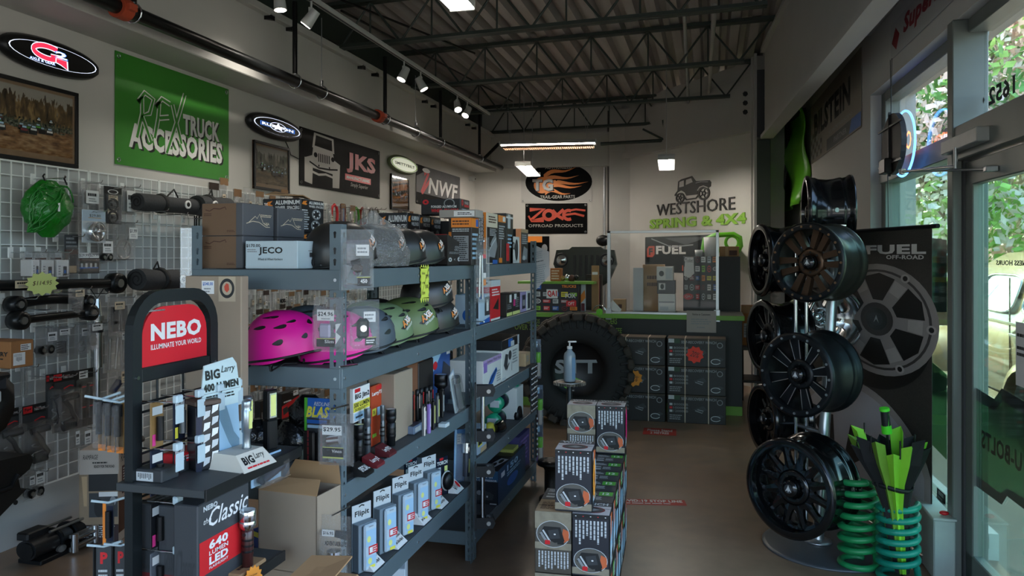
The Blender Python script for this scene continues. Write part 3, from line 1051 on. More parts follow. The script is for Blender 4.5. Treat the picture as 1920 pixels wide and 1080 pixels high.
placard('black_banner','black banner with red flame lettering below the white flame banner','banner','back',((985,382),(1101,381),(985,439),(1101,438)),BANB,[('s',[(.07,.8),(.3,.82),(.1,.48),(.3,.5)],.13,FL2),('s',arc(.38,.62,.08,.15,0,360,18),.11,FL2),('s',[(.44,.78),(.52,.6),(.62,.48)],.1,FL2),('s',[(.44,.5),(.54,.66),(.62,.8)],.1,FL2),('s',arc(.7,.62,.08,.15,60,300,12),.1,FL2),('s',[(.64,.62),(.8,.66),(.95,.58)],.07,FL2),('s',[(.66,.74),(.82,.8),(.97,.76)],.06,FL2),('s',[(.05,.6),(.1,.42),(.3,.42)],.06,FL2),('t','OFFROAD PRODUCTS',.05,.22,.93,.32,PG,{'bold':.01})],extra=grommets)
BLK=pm('black cut lettering','1b1c1a',.5,var=.05)
LIMEC=pm('lime cut lettering','86b73c',.5,var=.05)
def wall_letters(name,label,cat,pl,corners,ops,mat):
 o,rz,w_,h_=flat_on(pl,corners,.004)
 p=Print().face((0,0,0),(1,0,0),(0,0,1),w_,h_).run(ops)
 ob=obj(name,p.b,None,o,rz)
 sm=ob.modifiers.new('thickness','SOLIDIFY')
 sm.thickness=.012
 sm.offset=1
 return tag(ob,label,cat)
wall_letters('wall_lettering','black cut-out shop name across the slanted wall','lettering','slant',((1232,381),(1379,372),(1232,405),(1379,393)),[('t','WESTSHORE',0,0,1,1,BLK,{'bold':.0})],BLK)
wall_letters('wall_lettering','lime green cut-out words below the black shop name','lettering','slant',((1219,409),(1400,401),(1219,427),(1400,422)),[('t','SPRING & 4X4',0,0,1,1,LIMEC,{'bold':.05})],LIMEC)
e=[('p',[(.02,.36),(.1,.5),(.12,.86),(.2,.93),(.5,1),(.6,.78),(.95,.74),(.99,.66),(.98,.5),(.93,.46),(.82,.56),(.72,.54),(.66,.4),(.64,.26),(.35,.26),(.3,.4),(.2,.5),(.1,.42),(.06,.3),(.02,.3)],BLK),('p',[(.15,.62),(.16,.84),(.28,.88),(.28,.64)],BANW),('p',[(.33,.68),(.34,.88),(.48,.92),(.52,.76),(.42,.72)],BANW),('o',.19,.2,.12,.2,.72,BLK),('o',.82,.27,.15,.26,.72,BLK),('o',.19,.2,.04,.07,.5,BLK),('o',.82,.27,.05,.09,.5,BLK)]
for k in range(5):
 a=k*2*math.pi/5
 e.append(('s',[(.82+.03*math.cos(a),.27+.05*math.sin(a)),(.82+.1*math.cos(a),.27+.17*math.sin(a))],.03,BLK))
 e.append(('s',[(.19+.02*math.cos(a),.2+.04*math.sin(a)),(.19+.08*math.cos(a),.2+.14*math.sin(a))],.03,BLK))
e+=[('s',[(.3,.24),(.36,.1),(.62,.12),(.7,.26)],.05,BLK),('s',[(.62,.7),(.75,.72),(.93,.68)],.02,BANW),('s',[(.66,.4),(.72,.52),(.82,.55),(.93,.46)],.035,BANW)]
wall_letters('wall_emblem','black off-road truck emblem above the shop name','emblem','slant',((1261,333),(1334,327),(1266,382),(1334,374)),e,BLK)
placard('shock_banner','dark grey banner with tall black letters on the window wall','banner','right',((1522,198),(1615,92),(1519,306),(1616,243)),pm('dusky banner','8c8478',.6,var=.06,bump=.2,scale=3),[('t','BILSTEIN',.1,.40,.84,.80,BLACK,{'bold':.045}),('r',.4,.02,1,.2,DGREY),('t','PARTNER',.55,.07,.78,.15,GREYP,{'bold':.02}),('p',[(.82,.02),(1,.02),(1,.2),(.86,.2)],BLUE),('t','SUSPENSION',.45,.25,.86,.3,GREYP)]+[('r',.02+.05*i,.05+.09*j,.045+.05*i,.12+.09*j,(BLACK if(i+j)%2 else GREYP))for i in range(6)for j in range(5-i//2)])
DKRED=pm('dark red print','8f1720',.5,var=.05)
placard('white_wall_sign','white banner with red diamond and red script over the shop window','banner','right',((1671,42),(1790,-75),(1672,113),(1796,-8)),BANW,[('p',[(.1,.8),(.17,.52),(.11,.15),(.02,.45)],DKRED),('t','Superlift',.24,.25,.98,.9,DKRED,{'bold':.05,'shear':.25})])
# wire grid on the left wall and what hangs on it
GX=WX+.045
yb,ye=on_x(165.5,480,GX).y,on_x(297,480,GX).y
PW=ye-yb
gz0,gz1=on_x(104,901,GX).z,on_x(104,313,GX).z
def bar(b,p,q,r,mat):
 """square wire"""
 p,q=Vector(p),Vector(q)
 lo=[min(p[i],q[i])-(r if abs(p[i]-q[i])<1e-6 else 0)for i in range(3)]
 hi=[max(p[i],q[i])+(r if abs(p[i]-q[i])<1e-6 else 0)for i in range(3)]
 return b.box(*lo,*hi,mat)
frm,wires=B(),B()
h=gz1-gz0
for y in(0,PW-.012):
 bar(frm,(.004,y+.006,0),(.004,y+.006,h),.0042,WIRE)
for z in(0,h):
 bar(frm,(.004,0,z),(.004,PW-.012,z),.004,WIRE)
for i in range(1,8):
 bar(wires,(.004,PW*i/8,0),(.004,PW*i/8,h),.0028,WIRE)
for k in range(1,24):
 bar(wires,(-.002,0,h*k/24),(-.002,PW-.012,h*k/24),.0028,WIRE)
fm,wm=mesh_of(frm,'frame'),mesh_of(wires,'wires')
ordn=['first','second','third','fourth','fifth','sixth','seventh','eighth','ninth','tenth','eleventh','twelfth','thirteenth','fourteenth','fifteenth','sixteenth','seventeenth','eighteenth','nineteenth','twentieth']
k=0
yy=yb-2*PW
while yy<10.2:
 t=thing('wire_grid_panel','white wire grid panel on the wall, %s panel from the near end'%ordn[k],'display grid',(GX,yy,gz0),0,'wire grid panels')
 obj('frame',fm,t)
 stuff(obj('wires',wm,t))
 yy+=PW
 k+=1
hk=B().cyl((0,0,0),(.2,0,.0),.0032,CHROME,n=6).tube([(.2,0,0),(.215,0,.004),(.222,0,.016)],.0032,CHROME,n=6)
hkm=mesh_of(hk,'wire_hook')
hp=mesh_of(B().box(0,-.016,-.03,.008,.016,.03,WIRE,.002),'hook_plate')
def hook(y,z,length=.2,label='chrome wire hook on the white wire grid',X=None):
 o=obj('wire_hook',hkm,None,(GX+.01 if X is None else X,y,z))
 o.scale=(length/.2,1,1)
 label=' '.join(label.split()[:16])
 tag(o,label,'hook','wire display hooks')
 obj('hook_plate',hp,o)
 return o
def px_box(u0,v0,u1,v1,X):
 """a pixel box on the plane at X: centre y, width, bottom z, height"""
 um=(u0+u1)/2
 y0,y1=on_x(u0,(v0+v1)/2,X).y,on_x(u1,(v0+v1)/2,X).y
 return(y0+y1)/2,y1-y0,on_x(um,v1,X).z,on_x(um,v0,X).z-on_x(um,v1,X).z
def pouch(w,h,puff,mat,seed=1):
 """a hanging clear bag: pillow of two crumpled sheets, open face -y, top edge at z=h"""
 g=random.Random(seed)
 nx,nz=6,8
 b=B()
 for s in(-1,1):
  vs=[]
  for j in range(nz+1):
   for i in range(nx+1):
    a,c=i/nx*2-1,j/nz
    e=(1-a*a)*(1-(c*1.15-.1)**4 if c<.92 else .05)
    edge=i in(0,nx)or j in(0,nz)
    vs.append((a*w/2,s*max(0,puff*e)+(0 if edge else g.uniform(-.004,.004)),c*h+(0 if edge else g.uniform(-.004,.004))))
  q=[(j*(nx+1)+i,j*(nx+1)+i+1,(j+1)*(nx+1)+i+1,(j+1)*(nx+1)+i)for j in range(nz)for i in range(nx)]
  b.add(vs,q if s<0 else[f[::-1]for f in q],mat,True)
 return b
STEELP=pm('zinc hardware','a9a8a4',.3,.9,var=.1)
BLKMET=pm('black hardware','1d1e20',.35,.5,var=.15)
BRASS=pm('brass hardware','a58a52',.35,.8,var=.1)
def contents(kind,w,h,seed=1):
 g=random.Random(seed)
 b=B()
 if kind=='ring':
  r=min(w,h)*.3
  b.tube([(r*math.cos(a),0,h*.25+r*math.sin(a))for a in[2*math.pi*i/16 for i in range(16)]],r*.14,STEELP,n=6,closed=True)
  b.cyl((0,0,h*.25),(w*.3,0,h*.7),r*.13,STEELP,n=8)
 elif kind=='rings':
  for z in(.6,.22):
   r=w*.27
   b.tube([(r*math.cos(a),-.006,h*z+r*.9*math.sin(a))for a in[2*math.pi*i/16 for i in range(16)]],r*.2,BLKMET,n=6,closed=True)
   b.cyl((-r*.4,-.006,h*z),(r*.4,-.006,h*z),r*.3,BLKMET,n=8)
 elif kind=='bolts':
  for i in range(4):
   x,z=g.uniform(-.3,.3)*w,h*g.uniform(.12,.3)
   b.cyl((x,g.uniform(-.01,.01),z),(x+g.uniform(-.15,.15)*w,0,z+h*.22),w*.07,STEELP,n=8)
   b.cyl((x,0,z-h*.02),(x,.0,z+h*.02),w*.12,STEELP,n=6)
 elif kind=='spring':
  b.tube([(w*.2*math.cos(i*.9),w*.12*math.sin(i*.9),h*(.1+.012*i))for i in range(34)],w*.05,BLKMET,n=5)
  b.cyl((w*.25,0,h*.1),(w*.25,0,h*.5),w*.1,BLKMET,n=8)
 elif kind=='bush':
  for x in(-.2,.2):
   b.cyl((x*w,-.02,h*.22),(x*w,.02,h*.22),w*.2,BLKMET,n=12)
   b.cyl((x*w,-.024,h*.22),(x*w,.024,h*.22),w*.09,STEELP,n=10)
 elif kind=='plates':
  b.box(-w*.3,-.006,h*.1,w*.28,.006,h*.85,LGREY,.003)
  b.box(-w*.1,-.012,h*.05,w*.35,.0,h*.6,STEELP,.003)
 elif kind=='disc':
  b.M=Matrix.Translation((0,0,h*.35))@Matrix.Rotation(math.pi/2,4,'X')
  b.lathe([(0,.012),(w*.15,.014),(w*.2,.006),(w*.32,.01),(w*.38,0),(w*.3,-.01),(0,-.01)],STEELP,16)
  b.M=Matrix.Identity(4)
 elif kind=='straps':
  for x in(-.25,.1):
   b.box((x-.13)*w,-.012,h*.08,(x+.13)*w,.012,h*.75,BLKMET,.006)
   b.box((x-.1)*w,-.018,h*.3,(x+.1)*w,-.012,h*.38,BLKMET,.003)
 elif kind=='rods':
  for i in range(3):
   x=(-.3+.28*i)*w
   b.cyl((x,0,h*.06),(x+g.uniform(-.1,.12)*w,-.004,h*.8),w*.05,STEELP,n=7)
 elif kind=='blue':
  b.cyl((-w*.2,0,h*.1),(w*.2,0,h*.45),w*.16,pm('dark blue paint','22304f',.4,var=.1),n=10).cyl((w*.2,0,h*.45),(w*.3,0,h*.6),w*.1,STEELP,n=10)
 elif kind=='valve':
  b.cyl((0,0,h*.08),(0,0,h*.3),w*.25,STEELP,n=12).cyl((0,0,h*.3),(0,0,h*.5),w*.14,BRASS,n=10).box(-w*.3,-.008,h*.45,w*.3,.008,h*.5,BLKMET,.003)
 return b
def tagprint(w,h,txt=None,col=None):
 """price sticker"""
 p=Print()
 p.face((0,0,0),(1,0,0),(0,0,1),w,h)
 p.run([('r',0,0,1,1,col or WHITE)])
 if txt:
  p.run([('t',txt,.1,.5,.9,.86,BLACK,{'bold':.02}),('l',.2,.12,.8,.42,2,GREYP)])
 else:
  p.run([('l',.12,.45,.9,.9,1,BLACK),('l',.2,.1,.8,.45,2,GREYP)])
 return p.b
CREAM=pm('cream sticker','d9c7ab',.6,var=.04)
def hang_bag(label,box,kind,off=.12,tags=((.2,.62,.6,.22),),txt=None,mat=None,puff=.022,card=None,cat='packaged part',name='hanging_bag',tagcol=None,seed=None,hooked=True,group='bagged parts on the wire grid'):
 X=WX+off
 y,w_,z,h_=px_box(*box,X)
 sd=seed or int(box[0]+box[1])
 t=thing(name,label,cat,(X,y,z),math.pi/2,group)
 obj('pouch',pouch(w_,h_,puff,mat or BAG,sd),t)
 if kind:
  obj('hardware',contents(kind,w_,h_,sd),t)
 if card:
  obj('backing_card',B().box(-w_*.46,.004,h_*.04,w_*.46,.006,h_*.97,card),t)
 for(a,c,d,e)in tags:
  obj('price_sticker',tagprint(d*w_,e*h_,txt,tagcol),t,(-w_/2+a*w_,-puff-.006,c*h_))
 if hooked:
  hook(y,z+h_*.97,off+.03,'wire hook for the '+label)
 return t
hang_bag('clear bag of silver brackets behind the blue lock card',(146,340,186,450),'plates',.1)
hang_bag('clear bag with white tag hanging beside the black tool roll',(226,350,252,402),'plates',.1,tags=((.2,.1,.6,.75),))
hang_bag('clear bag with a hitch pin and ring below the white-tagged bag',(211,416,254,486),'ring',.12,txt='$1.99',tags=((.55,.55,.38,.3),))
hang_bag('clear bag with grey tag beside the dark battery packs',(183,448,210,492),'bush',.1,tags=((.1,.4,.7,.5),))
hang_bag('clear bag of dark bolts hanging over the two control arms',(128,540,157,590),'spring',.2,tags=((.2,.68,.6,.25),),tagcol=CREAM)
hang_bag('clear bag with a shiny round bush below the control arms',(66,612,101,668),'bush',.14,tags=((.45,.5,.5,.3),))
hang_bag('clear bag of black spring parts next to the bush bag',(100,612,128,668),'spring',.12,tags=((.15,.72,.7,.2),))
hang_bag('clear bag with wire coil and cream tag by the steel tube',(139,606,166,664),'ring',.14,tags=((.25,.6,.6,.25),))
hang_bag('clear bag with white plastic cog in front of the steel tube',(163,604,187,655),'disc',.2,tags=((.1,.7,.8,.25),))
hang_bag('clear bag of black bump-stop straps beside the sign stand',(203,556,250,628),'straps',.16,tags=((.1,.68,.4,.2),),tagcol=CREAM)
hang_bag('large empty-looking clear bag of thin rods behind the sign stand',(196,618,238,696),'rods',.14,tags=((.6,.75,.4,.16),))
hang_bag('clear bag with dark blue cylinder and cream tag behind the stand',(200,690,234,738),'blue',.14,tags=((.6,.4,.4,.45),),tagcol=CREAM)
hang_bag('clear bag with two stacked white labels above the printed box',(130,800,172,842),'bolts',.16,tags=((.1,.3,.18,.6),(.5,.2,.3,.6)))
hang_bag('clear bag of round rubber bushes with long white label',(44,880,82,935),'bush',.12,tags=((.1,.55,.25,.3),(.4,.5,.45,.45)))
hang_bag('dangling clear bag with chrome fittings beside the kraft box',(38,685,52,745),'rods',.1,tags=())
SILV=pm('silver blue card','b9cbdc',.3,.3,var=.1,scale=4)
def card_pack(name,label,cat,box,off,card,ops,blister=None,thick=.004,group=None,txt=None,rx=0.0,hooked=False):
 X=WX+off
 y,w_,z,h_=px_box(*box,X)
 t=thing(name,label,cat,(X,y,z),math.pi/2,group)
 obj('backing_card',B().box(-w_/2,-thick,0,w_/2,0,h_,card,.001),t)
 p=Print().face((-w_/2,-thick,0),(1,0,0),(0,0,1),w_,h_).run(ops)
 if ops:
  obj('printed_panel',p.b,t)
 if blister:
  for nm,bb in blister(w_,h_):
   obj(nm,bb,t)
 if hooked:
  hook(y,z+h_*.95,off+.02,'wire hook for the '+label)
 return t
def lockdisc(w,h):
 b=B()
 b.M=Matrix.Translation((0,-.005,h*.34))@Matrix.Rotation(math.pi/2,4,'X')
 b.lathe([(w*.33,0),(w*.33,.03),(w*.22,.034),(w*.2,.02),(0,.02)],CHROME,20)
 b.lathe([(w*.1,.02),(w*.09,.04),(0,.042)],CHROME,14)
 r=B()
 r.M=b.M
 r.box(-w*.3,-.004,.034,w*.3,.004,.037,ALU).box(-.004,-w*.3,.034,.004,w*.3,.037,ALU)
 return[('wheel_lock',b),('spoke_plate',r),('blister',B().box(-w*.42,-.05,h*.06,w*.42,-.004,h*.62,CLEAR,.012))]
card_pack('carded_lock','pale blue carded round wheel lock with price sticker','packaged part',(153,394,197,455),.22,SILV,[('r',.0,.0,1,.66,pm('silver card','d5dde2',.25,.3,var=.05)),('t','$29.80',.3,.78,.78,.87,BLACK),('p',[(.36,.92),(.5,.97),(.64,.92),(.5,.94)],BLACK),('r',.25,.75,.8,.77,TAN)],lockdisc,hooked=True)
card_pack('carded_rings','black carded pair of ring grips with two white stickers','packaged part',(194,350,227,420),.16,DGREY,[('r',0,.8,1,1,BLACK),('o',.5,.86,.3,.06,.8,WHITE),('r',.25,.62,.78,.76,CREAM),('r',.2,.26,.7,.4,CREAM),('l',.28,.66,.75,.75,2,BLACK),('l',.22,.29,.68,.38,2,BLACK)],lambda w,h:[('hardware',B().add(*(lambda b:(b.v,b.f))(contents('rings',w,h*.85)),BLKMET,True)),('blister',B().box(-w*.42,-.03,h*.02,w*.42,-.004,h*.8,CLEAR,.01))],hooked=True)
for i,(bx,lb)in enumerate((((45,471,62,518),'white boxed pod switch in clear shell, nearest of three'),((62,471,90,520),'white boxed pod switch in clear shell, between two others'),((91,471,118,519),'white boxed pod switch in clear shell, beside the battery packs'))):
 X=WX+.18
 y,w_,z,h_=px_box(*bx,X)
 t=thing('boxed_switch',lb,'packaged part',(X,y,z),math.pi/2,'boxed switches on the wire grid')
 obj('carton',B().box(-w_*.42,-.05,0,w_*.42,.03,h_*.66,WHITE,.003),t)
 obj('printed_panel',Print().face((-w_*.42,-.05,0),(1,0,0),(0,0,1),w_*.84,h_*.66).run([('r',.5,.1,.8,.62,DGREY),('r',.55,.2,.75,.4,BLUE),('t','$13.99',.45,.02,.98,.2,BLACK),('l',.1,.1,.3,.7,4,GREYP)]).b,t)
 obj('header_card',B().box(-w_*.42,0,h_*.66,w_*.42,.003,h_,LGREY),t)
 obj('printed_strip',Print().face((-w_*.42,0,h_*.66),(1,0,0),(0,0,1),w_*.84,h_*.3).run([('r',.05,.05,.95,.3,BROWN),('l',.1,.4,.9,.7,2,GREYP)]).b,t)
 obj('clear_shell',B().box(-w_/2,-.055,-.005,w_/2,.035,h_,CLEAR,.008),t)
 hook(y,z+h_*.95,.22,'wire hook for the '+lb)
for bx,lb,ops in(((120,440,146,513),'dark striped fuse pack with brown band, hanging nearest the boxed switches',[('r',0,.5,1,.62,BROWN),('l',.1,.65,.9,.95,3,GREYP),('r',.35,.2,.8,.48,BLACK),('r',.05,.0,.25,.5,BROWN),('r',.3,.02,.85,.2,TAN)]),((146,474,185,513),'wide dark plug pack with two price stickers',[('r',0,.1,1,.55,BLACK),('r',0,.6,1,.72,BROWN),('r',.05,.25,.95,.32,BLUE),('r',.0,.75,.5,1,WHITE),('r',.52,.75,.98,1,WHITE),('t','$29.99',.03,.8,.48,.95,BLACK),('t','$29.99',.54,.8,.96,.95,BLACK)]+[('r',.1+.22*i,.3,.2+.22*i,.5,LGREY)for i in range(4)])):
 card_pack('carded_fuses',lb,'packaged part',bx,.17,DGREY,ops,lambda w,h:[('blister',B().box(-w*.48,-.025,0,w*.48,-.004,h*.7,CLEAR,.008))],hooked=True)
FOGR=[('r',0,.84,1,1,BLACK),('r',.05,.87,.42,.98,RED),('t','Fog',.1,.89,.38,.96,BLACK,{'bold':.04}),('t','Fixed Mount',.5,.89,.95,.95,WHITE),('r',.05,.7,.5,.82,WHITE),('l',.08,.72,.48,.8,2,BLACK),('p',[(0,.55),(1,.68),(1,.84),(0,.84)],DGREY),('s',[(.5,.72),(.8,.76),(.95,.74)],.02,RED)]
def lampparts(w,h):
 g=random.Random(int(w*9999))
 b=B()
 b.tube([(-w*.2,-.04,h*.55),(0,-.05,h*.42),(w*.1,-.05,h*.3),(w*.3,-.05,h*.18),(w*.1,-.05,h*.06)],w*.09,BLKMET,n=7)
 b.cyl((-w*.25,-.02,h*.56),(w*.3,-.06,h*.6),w*.14,BLKMET,n=10)
 b.cyl((-w*.2,-.03,h*.1),(w*.2,-.05,h*.12),w*.2,BLKMET,n=12)
 c=B().tube([(w*(.3*math.sin(i*.8)),-.035,h*(.05+.02*i))for i in range(16)],.004,STEELP,n=5)
 return[('lamp_bracket',b),('wire_loom',c),('blister',B().box(-w*.48,-.075,0,w*.48,-.004,h*.72,CLEAR,.012))]
def stripparts(w,h):
 b=B()
 for x in(-.2,.2):
  b.box((x-.1)*w,-.03,h*.15,(x+.1)*w,-.006,h*.75,BLKMET,.004)
  for z in(.35,.7):
   b.box((x-.1)*w,-.032,h*z,(x+.1)*w,-.0305,h*z+.006,RED)
 return[('lamp_strip',b),('blister',B().box(-w*.48,-.04,0,w*.48,-.004,h*.85,CLEAR,.012))]
G_FOG='carded lamp kits on the wire grid'
LCARD=pm('lamp card','85807c',.5,var=.15)
card_pack('lamp_kit','narrow carded lamp kit seen almost edge-on beside the red-headed kit','packaged part',(85,702,99,800),.2,DGREY,FOGR,lampparts,group=G_FOG,hooked=True)
card_pack('lamp_kit','carded lamp kit with red and black header and twisted black bracket','packaged part',(97,698,138,808),.2,LCARD,FOGR,lampparts,group=G_FOG,hooked=True)
card_pack('lamp_kit','black carded light bar kit with four red marks beside steel tube','packaged part',(138,692,174,800),.2,BLACK,[('r',.25,.84,.7,.97,WHITE),('l',.3,.86,.68,.95,2,BLACK)],stripparts,group=G_FOG,hooked=True)
card_pack('lamp_kit','lower carded lamp kit with white sticker under the kraft box','packaged part',(40,758,85,868),.2,LCARD,FOGR,lampparts,group=G_FOG,hooked=True)
card_pack('lamp_kit','carded lamp kit cut off by the left edge, below the flare','packaged part',(-12,768,34,872),.18,LCARD,FOGR,lampparts,group=G_FOG,hooked=True)
X=WX+.16
y,w_,z,h_=px_box(43,338,133,445,X)
NETG=pm('bright green net','0d7418',.35,var=.4,scale=40,bump=.8,coat=.3)
t=thing('cargo_net','bright green stretch cargo net bundled on the wire grid','cargo net',(X,y,z),math.pi/2)
g=random.Random(3)
rs=[]
for j in range(17):
 a=j/16
 prof=(math.sin(math.pi*(.04+.92*a))**.6)*(.82 if a<.25 else 1)
 rs.append([((w_/2)*prof*math.cos(q)*(1+g.uniform(-.06,.06)),.07*prof*math.sin(q)*(1+g.uniform(-.2,.2)),h_*a)for q in[2*math.pi*i/26 for i in range(26)]])
obj('net_bundle',B().rings(rs,NETG),t)
for k in range(14):
 b=B()
 a0=g.uniform(0,3.1)
 pts=[]
 for i in range(12):
  a=i/11
  x=(w_/2)*.92*math.cos(a0+a*g.uniform(1.5,2.2))
  zz=h_*(.5+.42*math.sin(a0*2+a*2.4))
  yy=-.075*math.sqrt(max(.05,1-(x/(w_/2))**2))*(math.sin(math.pi*min(.95,max(.05,zz/h_)))**.5)
  pts.append((x,yy,zz))
 b.tube(pts,.0045,NETG,n=5)
 obj('net_cord',b,t)
for x in(-.1,.35):
 b=B().tube([(x*w_,-.02,h_*.95),(x*w_-.01,-.01,h_*1.06),(x*w_+.01,.0,h_*1.1)],.005,IRON,n=6)
 obj('net_hook',b,t)
b=B().box(-.006,-.078,h_*.45,.008,-.072,h_*.6,WHITE,.002)
obj('label_tab',b,t)
hook(y,z+h_*1.03,.2,'wire hook carrying the bright green cargo net')
CLOTH=pm('charcoal canvas','37383a',.8,var=.12,scale=60,bump=.2)
STRAP=pm('black webbing','131415',.7,var=.1)
def tool_roll(label,p,q,r,straps,ring,group):
 p,q=Vector(p),Vector(q)
 d=q-p
 t=thing('tool_roll',label,'tool roll',p,math.atan2(d.y,d.x),group)
 L=math.hypot(d.x,d.y)
 dz=d.z
 b=B()
 rs=[]
 for i in range(13):
  a=i/12
  k=1+.05*math.sin(a*9)
  rs.append([(a*L,r*k*1.1*math.cos(s_),a*dz+r*k*math.sin(s_))for s_ in[2*math.pi*j/16 for j in range(16)]])
 b.rings(rs,CLOTH)
 obj('roll_body',b,t)
 s=B().tube([(.0,.8*r*f*math.cos(i*.5),.8*r*f*math.sin(i*.5))for i,f in((i,1-i/26)for i in range(22))],.005,STRAP,n=4)
 obj('rolled_edge',s,t)
 for a in straps:
  obj('strap',B().tube([(a*L,r*1.16*math.cos(s_),a*dz+r*1.08*math.sin(s_))for s_ in[2*math.pi*j/16 for j in range(16)]],.004,STRAP,n=4,closed=True,flat=(.018,.004)),t)
 a=ring
 b=B()
 b.M=Matrix.Translation((a*L,-r*1.12,a*dz+r*.1))@Matrix.Rotation(math.pi/2,4,'X')
 b.lathe([(.028,-.004),(.03,.005),(.018,.006),(.016,.003),(0,.003)],WHITE,16)
 obj('round_badge',b,t)
 obj('badge_center',B().cyl((a*L,-r*1.12-.004,a*dz+r*.1),(a*L,-r*1.12-.007,a*dz+r*.1),.015,BLACK,n=12),t)
 h_=B().tube([(L*.38,-.0,dz*.4+r),(L*.45,-.01,dz*.45+r+.05),(L*.52,0,dz*.5+r)],.006,STRAP,n=5)
 obj('carry_loop',h_,t)
 return t
tool_roll('long charcoal canvas tool roll with white round badge near grid top',on_x(256,378,WX+.17),on_x(396,391,WX+.17),.055,(.27,.98),.55,'canvas tool rolls')
tool_roll('second canvas tool roll partly hidden behind the tall brown boxes',on_x(368,385,WX+.2),on_x(425,389,WX+.2),.07,(.3,),.3,'canvas tool rolls')
tool_roll('short charcoal canvas tool bag hanging by the clear shelf divider',on_x(256,524,WX+.2),on_x(335,526,WX+.2),.068,(.5,),.86,'canvas tool rolls')
for k,(u,z_)in enumerate(((262,388),(300,395),(352,402),(262,540),(320,545))):
 q=on_x(u,z_,WX+.1)
 hook(q.y,q.z-.03,.24,'%s wire hook from the near end under the %s tool roll'%(('first','second','third','first','second')[k],'long' if k<3 else 'short'))
t=thing('strap_bundle','dark green and black tow straps hanging beside the shelf end','strap',on_x(365,405,WX+.15),math.pi/2)
for k,(dx,m)in enumerate(((0,STRAP),(.05,pm('dark green webbing','26392c',.7,var=.1)),(.1,STRAP),(.02,STRAP))):
 b=B().tube([(dx,0,0),(dx-.03,-.02,-.2),(dx-.06+.02*k,-.01,-.42),(dx-.02,0,-.5)],.006,m,n=4,flat=(.022,.005))
 obj('strap',b,t)
def control_arm(label,p,q,r,sag,group,ends):
 p,q=Vector(p),Vector(q)
 t=thing('control_arm',label,'suspension arm',p,0,group)
 d=q-p
 pts=[d*a+Vector((0,0,sag*math.sin(math.pi*a)))for a in[i/8 for i in range(9)]]
 obj('arm_tube',B().tube(pts,r,PIPE,n=10),t)
 for c,e in((Vector((0,0,0)),ends[0]),(d,ends[1])):
  b=B()
  b.M=Matrix.Translation(c)@Matrix.Rotation(math.pi/2,4,'Y')
  b.lathe([(.3*e,-.035),(e,-.035),(e*1.05,0),(e,.035),(.3*e,.035)],PIPE,16,closed=True)
  o=obj('bush_housing',b,t)
  b=B().cyl(c-Vector((.04,0,0)),c+Vector((.045,0,0)),e*.42,STEELP,n=12)
  obj('bush_sleeve',b,t)
 return t
G_ARM='suspension arms on the wire grid'
t=control_arm('long straight black suspension arm with yellow starburst price',on_x(-30,536,WX+.15),on_x(216,531,WX+.15),.03,0,G_ARM,(.05,.062))
obj('price_sticker',tagprint(.1,.04,None,CREAM),t,on_x(28,541,WX+.19)-t.location,math.pi/2)
control_arm('curved black suspension arm, upper of the crossed pair',on_x(28,571,WX+.16),on_x(160,564,WX+.16),.027,.018,G_ARM,(.045,.035))
control_arm('black suspension arm with bushed end, lower of the crossed pair',on_x(34,601,WX+.2),on_x(166,586,WX+.2),.022,.0,G_ARM,(.048,.045))
for k,(u,v)in enumerate(((60,548),(100,548),(40,580),(130,590),(15,560))):
 q=on_x(u,v,WX+.1)
 hook(q.y,q.z,.22,'%s wire hook under the suspension arms'%('upper middle','upper far','lower near','lower far','upper near')[k])
def starburst(label,p,n,rx,ry,col,words,rz,tilt=0.0,name='starburst_tag',group='starburst price tags'):
 """a jagged paper price tag"""
 pts=star(0,0,.8,1,n)
 pts=[(x*rx,y*ry)for x,y in pts]
 b=B()
 b.M=Matrix.Rotation(math.pi/2,4,'X')
 b.prism(pts,0,.0015,col)
 o=obj(name,b,None,p,rz)
 o.rotation_euler=(0,tilt,rz)
 tag(o,label,'price tag',group)
 p_=Print().face((-rx,-.0016,-ry),(1,0,0),(0,0,1),2*rx,2*ry).run(words)
 obj('handwriting',p_.b,o)
 return o
YGRN=pm('yellow green paper','d4e08a',.7,var=.06)
NEON=pm('neon yellow paper','dbe85a',.6,var=.05)
NORG=pm('neon orange paper','f59a33',.6,var=.05)
NRED=pm('neon red paper','f2412f',.6,var=.05)
starburst('pale yellow jagged tag hanging on the long suspension arm',on_x(79,532,WX+.24),12,.11,.065,YGRN,[('t','$114.95',.22,.42,.78,.62,BROWN,{'shear':.2})],math.pi/2)
t=thing('steel_tube','polished telescopic steel tube hanging upright on the wire grid','damper tube',on_x(182,560,WX+.19))
hh=(790-560)*(on_x(182,560,0+WX+.19).z-on_x(182,561,WX+.19).z)
obj('outer_tube',B().cyl((0,0,-.1),(0,0,-hh*.56),.03,CHROME,n=14),t)
obj('inner_rod',B().cyl((0,0,-hh*.56),(0,0,-hh),.018,CHROME,n=12),t)
obj('collar',B().cyl((0,0,-.1),(0,0,-.13),.038,STEELP,n=14),t)
obj('lock_ring',B().cyl((0,0,-.18),(0,0,-.2),.034,BLKMET,n=14),t)
obj('end_cap',B().cyl((0,0,0),(0,0,-.1),.016,CHROME,r1=.03,n=12),t)
obj('hang_wire',B().tube([(-.02,-.03,.06),(0,0,0),(.02,.03,.06)],.003,IRON,n=5),t)
q=t.location
hook(q.y,q.z+.03,.2,'wire hook carrying the polished steel tube')
q=on_x(20,692,WX+.52)
w_=on_x(63,660,WX+.52).y-q.y
hgt=on_x(20,641,WX+.52).z-q.z
